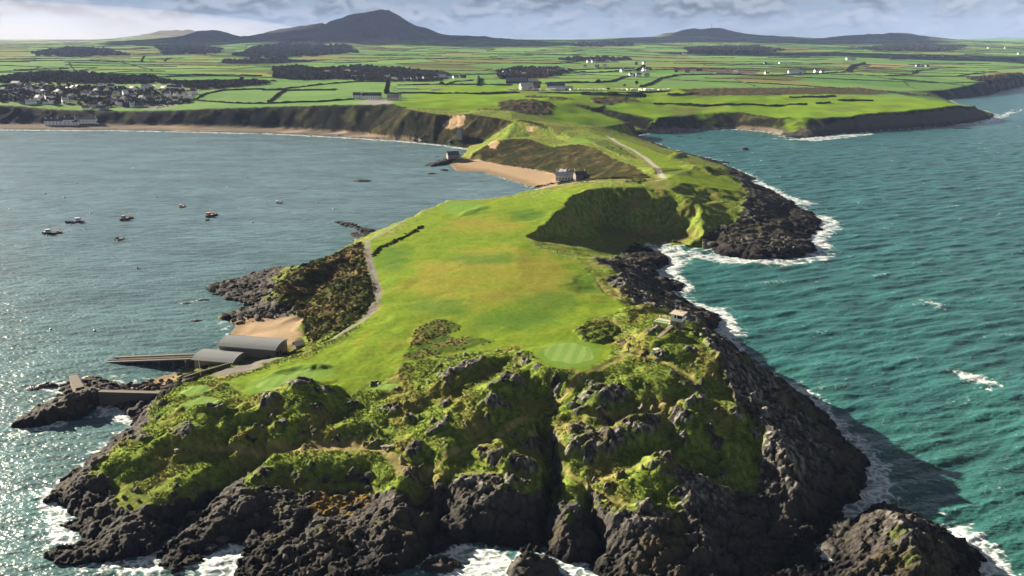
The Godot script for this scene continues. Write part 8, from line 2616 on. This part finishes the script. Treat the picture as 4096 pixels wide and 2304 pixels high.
func growth() -> void:
	var g := RandomNumberGenerator.new()
	g.seed = 4
	# tussocks on the rough ground of the near headland
	var blades := leafy_mesh(9, 16, 0.42, 0.9)
	var at: Array = []
	while at.size() < 34000:
		var z := -lerpf(140.0, 330.0, pow(g.randf(), 1.3))
		var x := g.randf_range(-0.62, 0.52) * -z
		var b := dem_a.at(x, z)
		if b < 4.5 or near_m.fairway.at(x, z) > 0.4 or near_m.putting.at(x, z) > 0.3 or near_m.green.at(x, z) > 0.3 or near_m.road.at(x, z) > 0.2:
			continue
		if fine_path.at(x, z) > 0.2 or near_m.rock.at(x, z) + 0.2 * n_four.get_noise_2d(x, z) > 0.42 or n_ten.get_noise_2d(x * 1.3, z * 1.3) + 0.6 * g.randf() < 0.12:
			continue
		var ng: Array = near_ground(x, z, 0.3)
		if ng[2] == 1:
			continue
		var y: float = ng[0]
		var k := g.randf_range(0.15, 0.38)
		var c := Color(0.085, 0.14, 0.026).lerp(Color(0.24, 0.28, 0.06), clampf(0.5 + 0.6 * n_four.get_noise_2d(x, z) + 0.35 * g.randfn(), 0.0, 1.2))  # tufts lightened too, standing in for low sun shining through their blades
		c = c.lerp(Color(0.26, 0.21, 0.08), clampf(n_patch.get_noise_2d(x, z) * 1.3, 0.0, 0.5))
		at.append([spread(g, Vector3(x, y, z), Vector3(k, k * g.randf_range(0.5, 0.9), k)), c])
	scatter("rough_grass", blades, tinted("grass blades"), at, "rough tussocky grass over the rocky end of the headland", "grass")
	# bracken and gorse on the bank and the brown hill
	var bush := leafy_mesh(21, 44, 0.3, 0.75)
	at = []
	while at.size() < 5000:
		var z := -lerpf(150.0, 560.0, g.randf())
		var x := g.randf_range(-0.6, 0.4) * -z
		if not dem_a.has(x, z, 5.0) or dem_a.at(x, z) < 3.5:
			continue
		var w: float = maxf(near_m.brown.at(x, z), near_m.scrub.at(x, z))
		var tus: float = maxf(near_m.tussock.at(x, z), near_m.scrub.at(x, z))
		w = maxf(w, tus)
		if w < 0.4 or near_m.road.at(x, z) > 0.1 or n_ten.get_noise_2d(x, z) + 0.5 * g.randf() < 0.05:
			continue
		var k := g.randf_range(0.4, 1.0) if tus < 0.4 else g.randf_range(0.25, 0.6)
		var c := Color(0.075, 0.058, 0.03).lerp(Color(0.055, 0.072, 0.024), clampf(0.5 + 1.2 * n_patch.get_noise_2d(x, z) + 0.3 * g.randfn(), 0.0, 1.0)) * g.randf_range(0.7, 1.4)
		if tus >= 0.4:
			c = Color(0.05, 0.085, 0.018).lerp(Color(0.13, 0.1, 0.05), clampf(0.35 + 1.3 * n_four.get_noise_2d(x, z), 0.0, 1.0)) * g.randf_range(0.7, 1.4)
		at.append([spread(g, Vector3(x, near_ground(x, z, 0.5)[0] - 0.1, z), Vector3(k, k * 0.8, k)), c])
	for run in verges:
		var a: Array = run
		for i in range(0, a.size() - 2, 2):
			var p := Vector2(a[i], a[i + 1])
			var q := Vector2(a[i + 2], a[i + 3])
			for k in int(p.distance_to(q) * 3.5):
				var c2 := p.lerp(q, g.randf()) + Vector2(g.randfn(), g.randfn()) * 1.1
				if near_m.road.at(c2.x, c2.y) > 0.25:
					continue
				var k2 := g.randf_range(0.5, 1.2)
				at.append([spread(g, Vector3(c2.x, near_ground(c2.x, c2.y, 0.5)[0] - 0.1, c2.y), Vector3(k2, k2 * 0.9, k2)), Color(0.05, 0.042, 0.018).lerp(Color(0.03, 0.05, 0.014), g.randf()) * g.randf_range(0.7, 1.4)])
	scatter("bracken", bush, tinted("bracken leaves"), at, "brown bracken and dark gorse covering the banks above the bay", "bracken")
	# stones on the shelves and under the wall
	var stone := lump_mesh(5, 0.7, 0.5, 4, 6)
	at = []
	for e in boulder_spots:
		for k in int(e[3]):
			var p: Vector2 = Vector2(e[0], e[1]) + Vector2(g.randfn(), g.randfn() * e[5]) * e[2] * 0.5
			var y := base_h(p.x, p.y)
			if y < -0.5 or y > 7.0:
				continue
			var k3: float = (0.18 + 1.7 * pow(g.randf(), 4.0)) * e[4]
			at.append([spread(g, Vector3(p.x, maxf(y, -0.1) + 0.15, p.y), Vector3(k3, k3 * g.randf_range(0.6, 1.0), k3 * g.randf_range(0.7, 1.2)), 0.8), Color(0.03, 0.028, 0.027).lerp(Color(0.085, 0.08, 0.072), g.randf())])
	scatter("boulders", stone, tinted("boulder stone", 0.75), at, "dark boulders strewn along the shore below the cliffs", "boulders")
	# woods, and the trees between the village houses
	var crown := leafy_mesh(33, 60, 0.42, 0.8)
	at = []
	var m: Grid = mid_m.wood
	var v: Grid = mid_m.village
	var tries := 0
	while at.size() < 6800 and tries < 300000:
		tries += 1
		var z := -lerpf(1080.0, 2640.0, g.randf())
		var x := g.randf_range(-0.72, 0.75) * -z
		if not m.has(x, z, 8.0):
			continue
		var w := m.at(x, z)
		var u := v.at(x, z)
		if w < 0.45 and (u < 0.4 or n_big.get_noise_2d(x * 1.5, z * 1.5) < -0.22):
			continue
		var k := g.randf_range(2.2, 4.6) if w >= 0.45 else g.randf_range(1.6, 3.4)
		at.append([spread(g, Vector3(x, base_h(x, z) + k * 0.6, z), Vector3(k, k * g.randf_range(0.8, 1.2), k)), Color(0.04, 0.048, 0.02).lerp(Color(0.1, 0.082, 0.045), g.randf()) * g.randf_range(0.6, 1.3)])
	while at.size() < 10000 and tries < 600000:
		tries += 1
		var z := -lerpf(2600.0, 6500.0, g.randf())
		var x := g.randf_range(-0.72, 0.72) * -z
		if far_wood.at(x, z) < 0.45:
			continue
		var k := g.randf_range(5.0, 9.0)
		at.append([spread(g, Vector3(x, base_h(x, z) + k * 0.3, z), Vector3(k * 1.3, k * g.randf_range(0.8, 1.2), k)), Color(0.035, 0.042, 0.02).lerp(Color(0.075, 0.065, 0.038), g.randf())])
	scatter("woodland", crown, tinted("woodland leaves"), at, "dark woods and garden trees on the plain behind the bay", "woodland")

var verges := [[-90, -254.5, -84.4, -259.1, -76.4, -256.3, -70.5, -261.4, -64.6, -267.2, -60.1, -274],
	[-89.1, -256, -84, -262.4, -74.6, -260.4],
	[-68.8, -362.8, -62.3, -331.9, -57.1, -308, -55.4, -290.4, -58.4, -281],
	[-67.1, -363.7, -65, -380.9, -58.7, -392.7, -52.7, -410.6, -50.1, -425.4],
	[-86.9, -490.8, -76.9, -518.8, -66, -565.4, -56.4, -587.8, -32.7, -594.1, -2.5, -610.3, 19.9, -632.9, 42.9, -640.6],
	[-109.9, -245, -104.3, -248.1, -100.6, -252.9],
	[-105.3, -259.8, -108.7, -259.2, -111.3, -258.2]]
var boulder_spots := [[-128.5, -358.1, 30, 520, 1.0, 0.9], [-118.8, -345.5, 26, 380, 1.0, 0.8], [-138.1, -358.5, 22, 300, 0.9, 0.6], [-103.5, -318.6, 20, 200, 0.8, 0.35], [-111.8, -314.7, 9, 36, 0.7, 0.5], [-122, -233, 20, 420, 0.9, 0.8], [-126.3, -235.1, 16, 260, 0.8, 0.8], [-118.8, -233.2, 12, 180, 0.8, 0.8], [-45.5, -170.8, 22, 170, 0.7, 0.8], [-51.3, -168.4, 20, 110, 0.7, 0.8], [-37.7, -166.6, 18, 90, 0.7, 0.8], [-53.6, -153.6, 16, 60, 0.8, 0.8], [-40.8, -153.4, 16, 60, 0.8, 0.8], [-135.9, -249.7, 20, 220, 0.8, 0.4], [-129.3, -247.4, 16, 200, 0.8, 0.4], [-105.6, -502.1, 16, 260, 1.1, 0.5], [-92, -483.6, 10, 120, 1.0, 0.6], [-79.5, -893, 22, 260, 1.3, 0.5], [-110, -925.1, 30, 260, 1.3, 0.4], [-68.4, -159, 12, 50, 0.9, 0.8], [-81.3, -170.6, 12, 50, 0.8, 0.8], [-64.9, -768.3, 10, 120, 1.0, 0.6], [133.3, -441.6, 30, 120, 1.8, 0.7], [152.3, -436.2, 26, 120, 1.8, 0.7], [67.3, -386.8, 16, 120, 1.6, 0.8]]
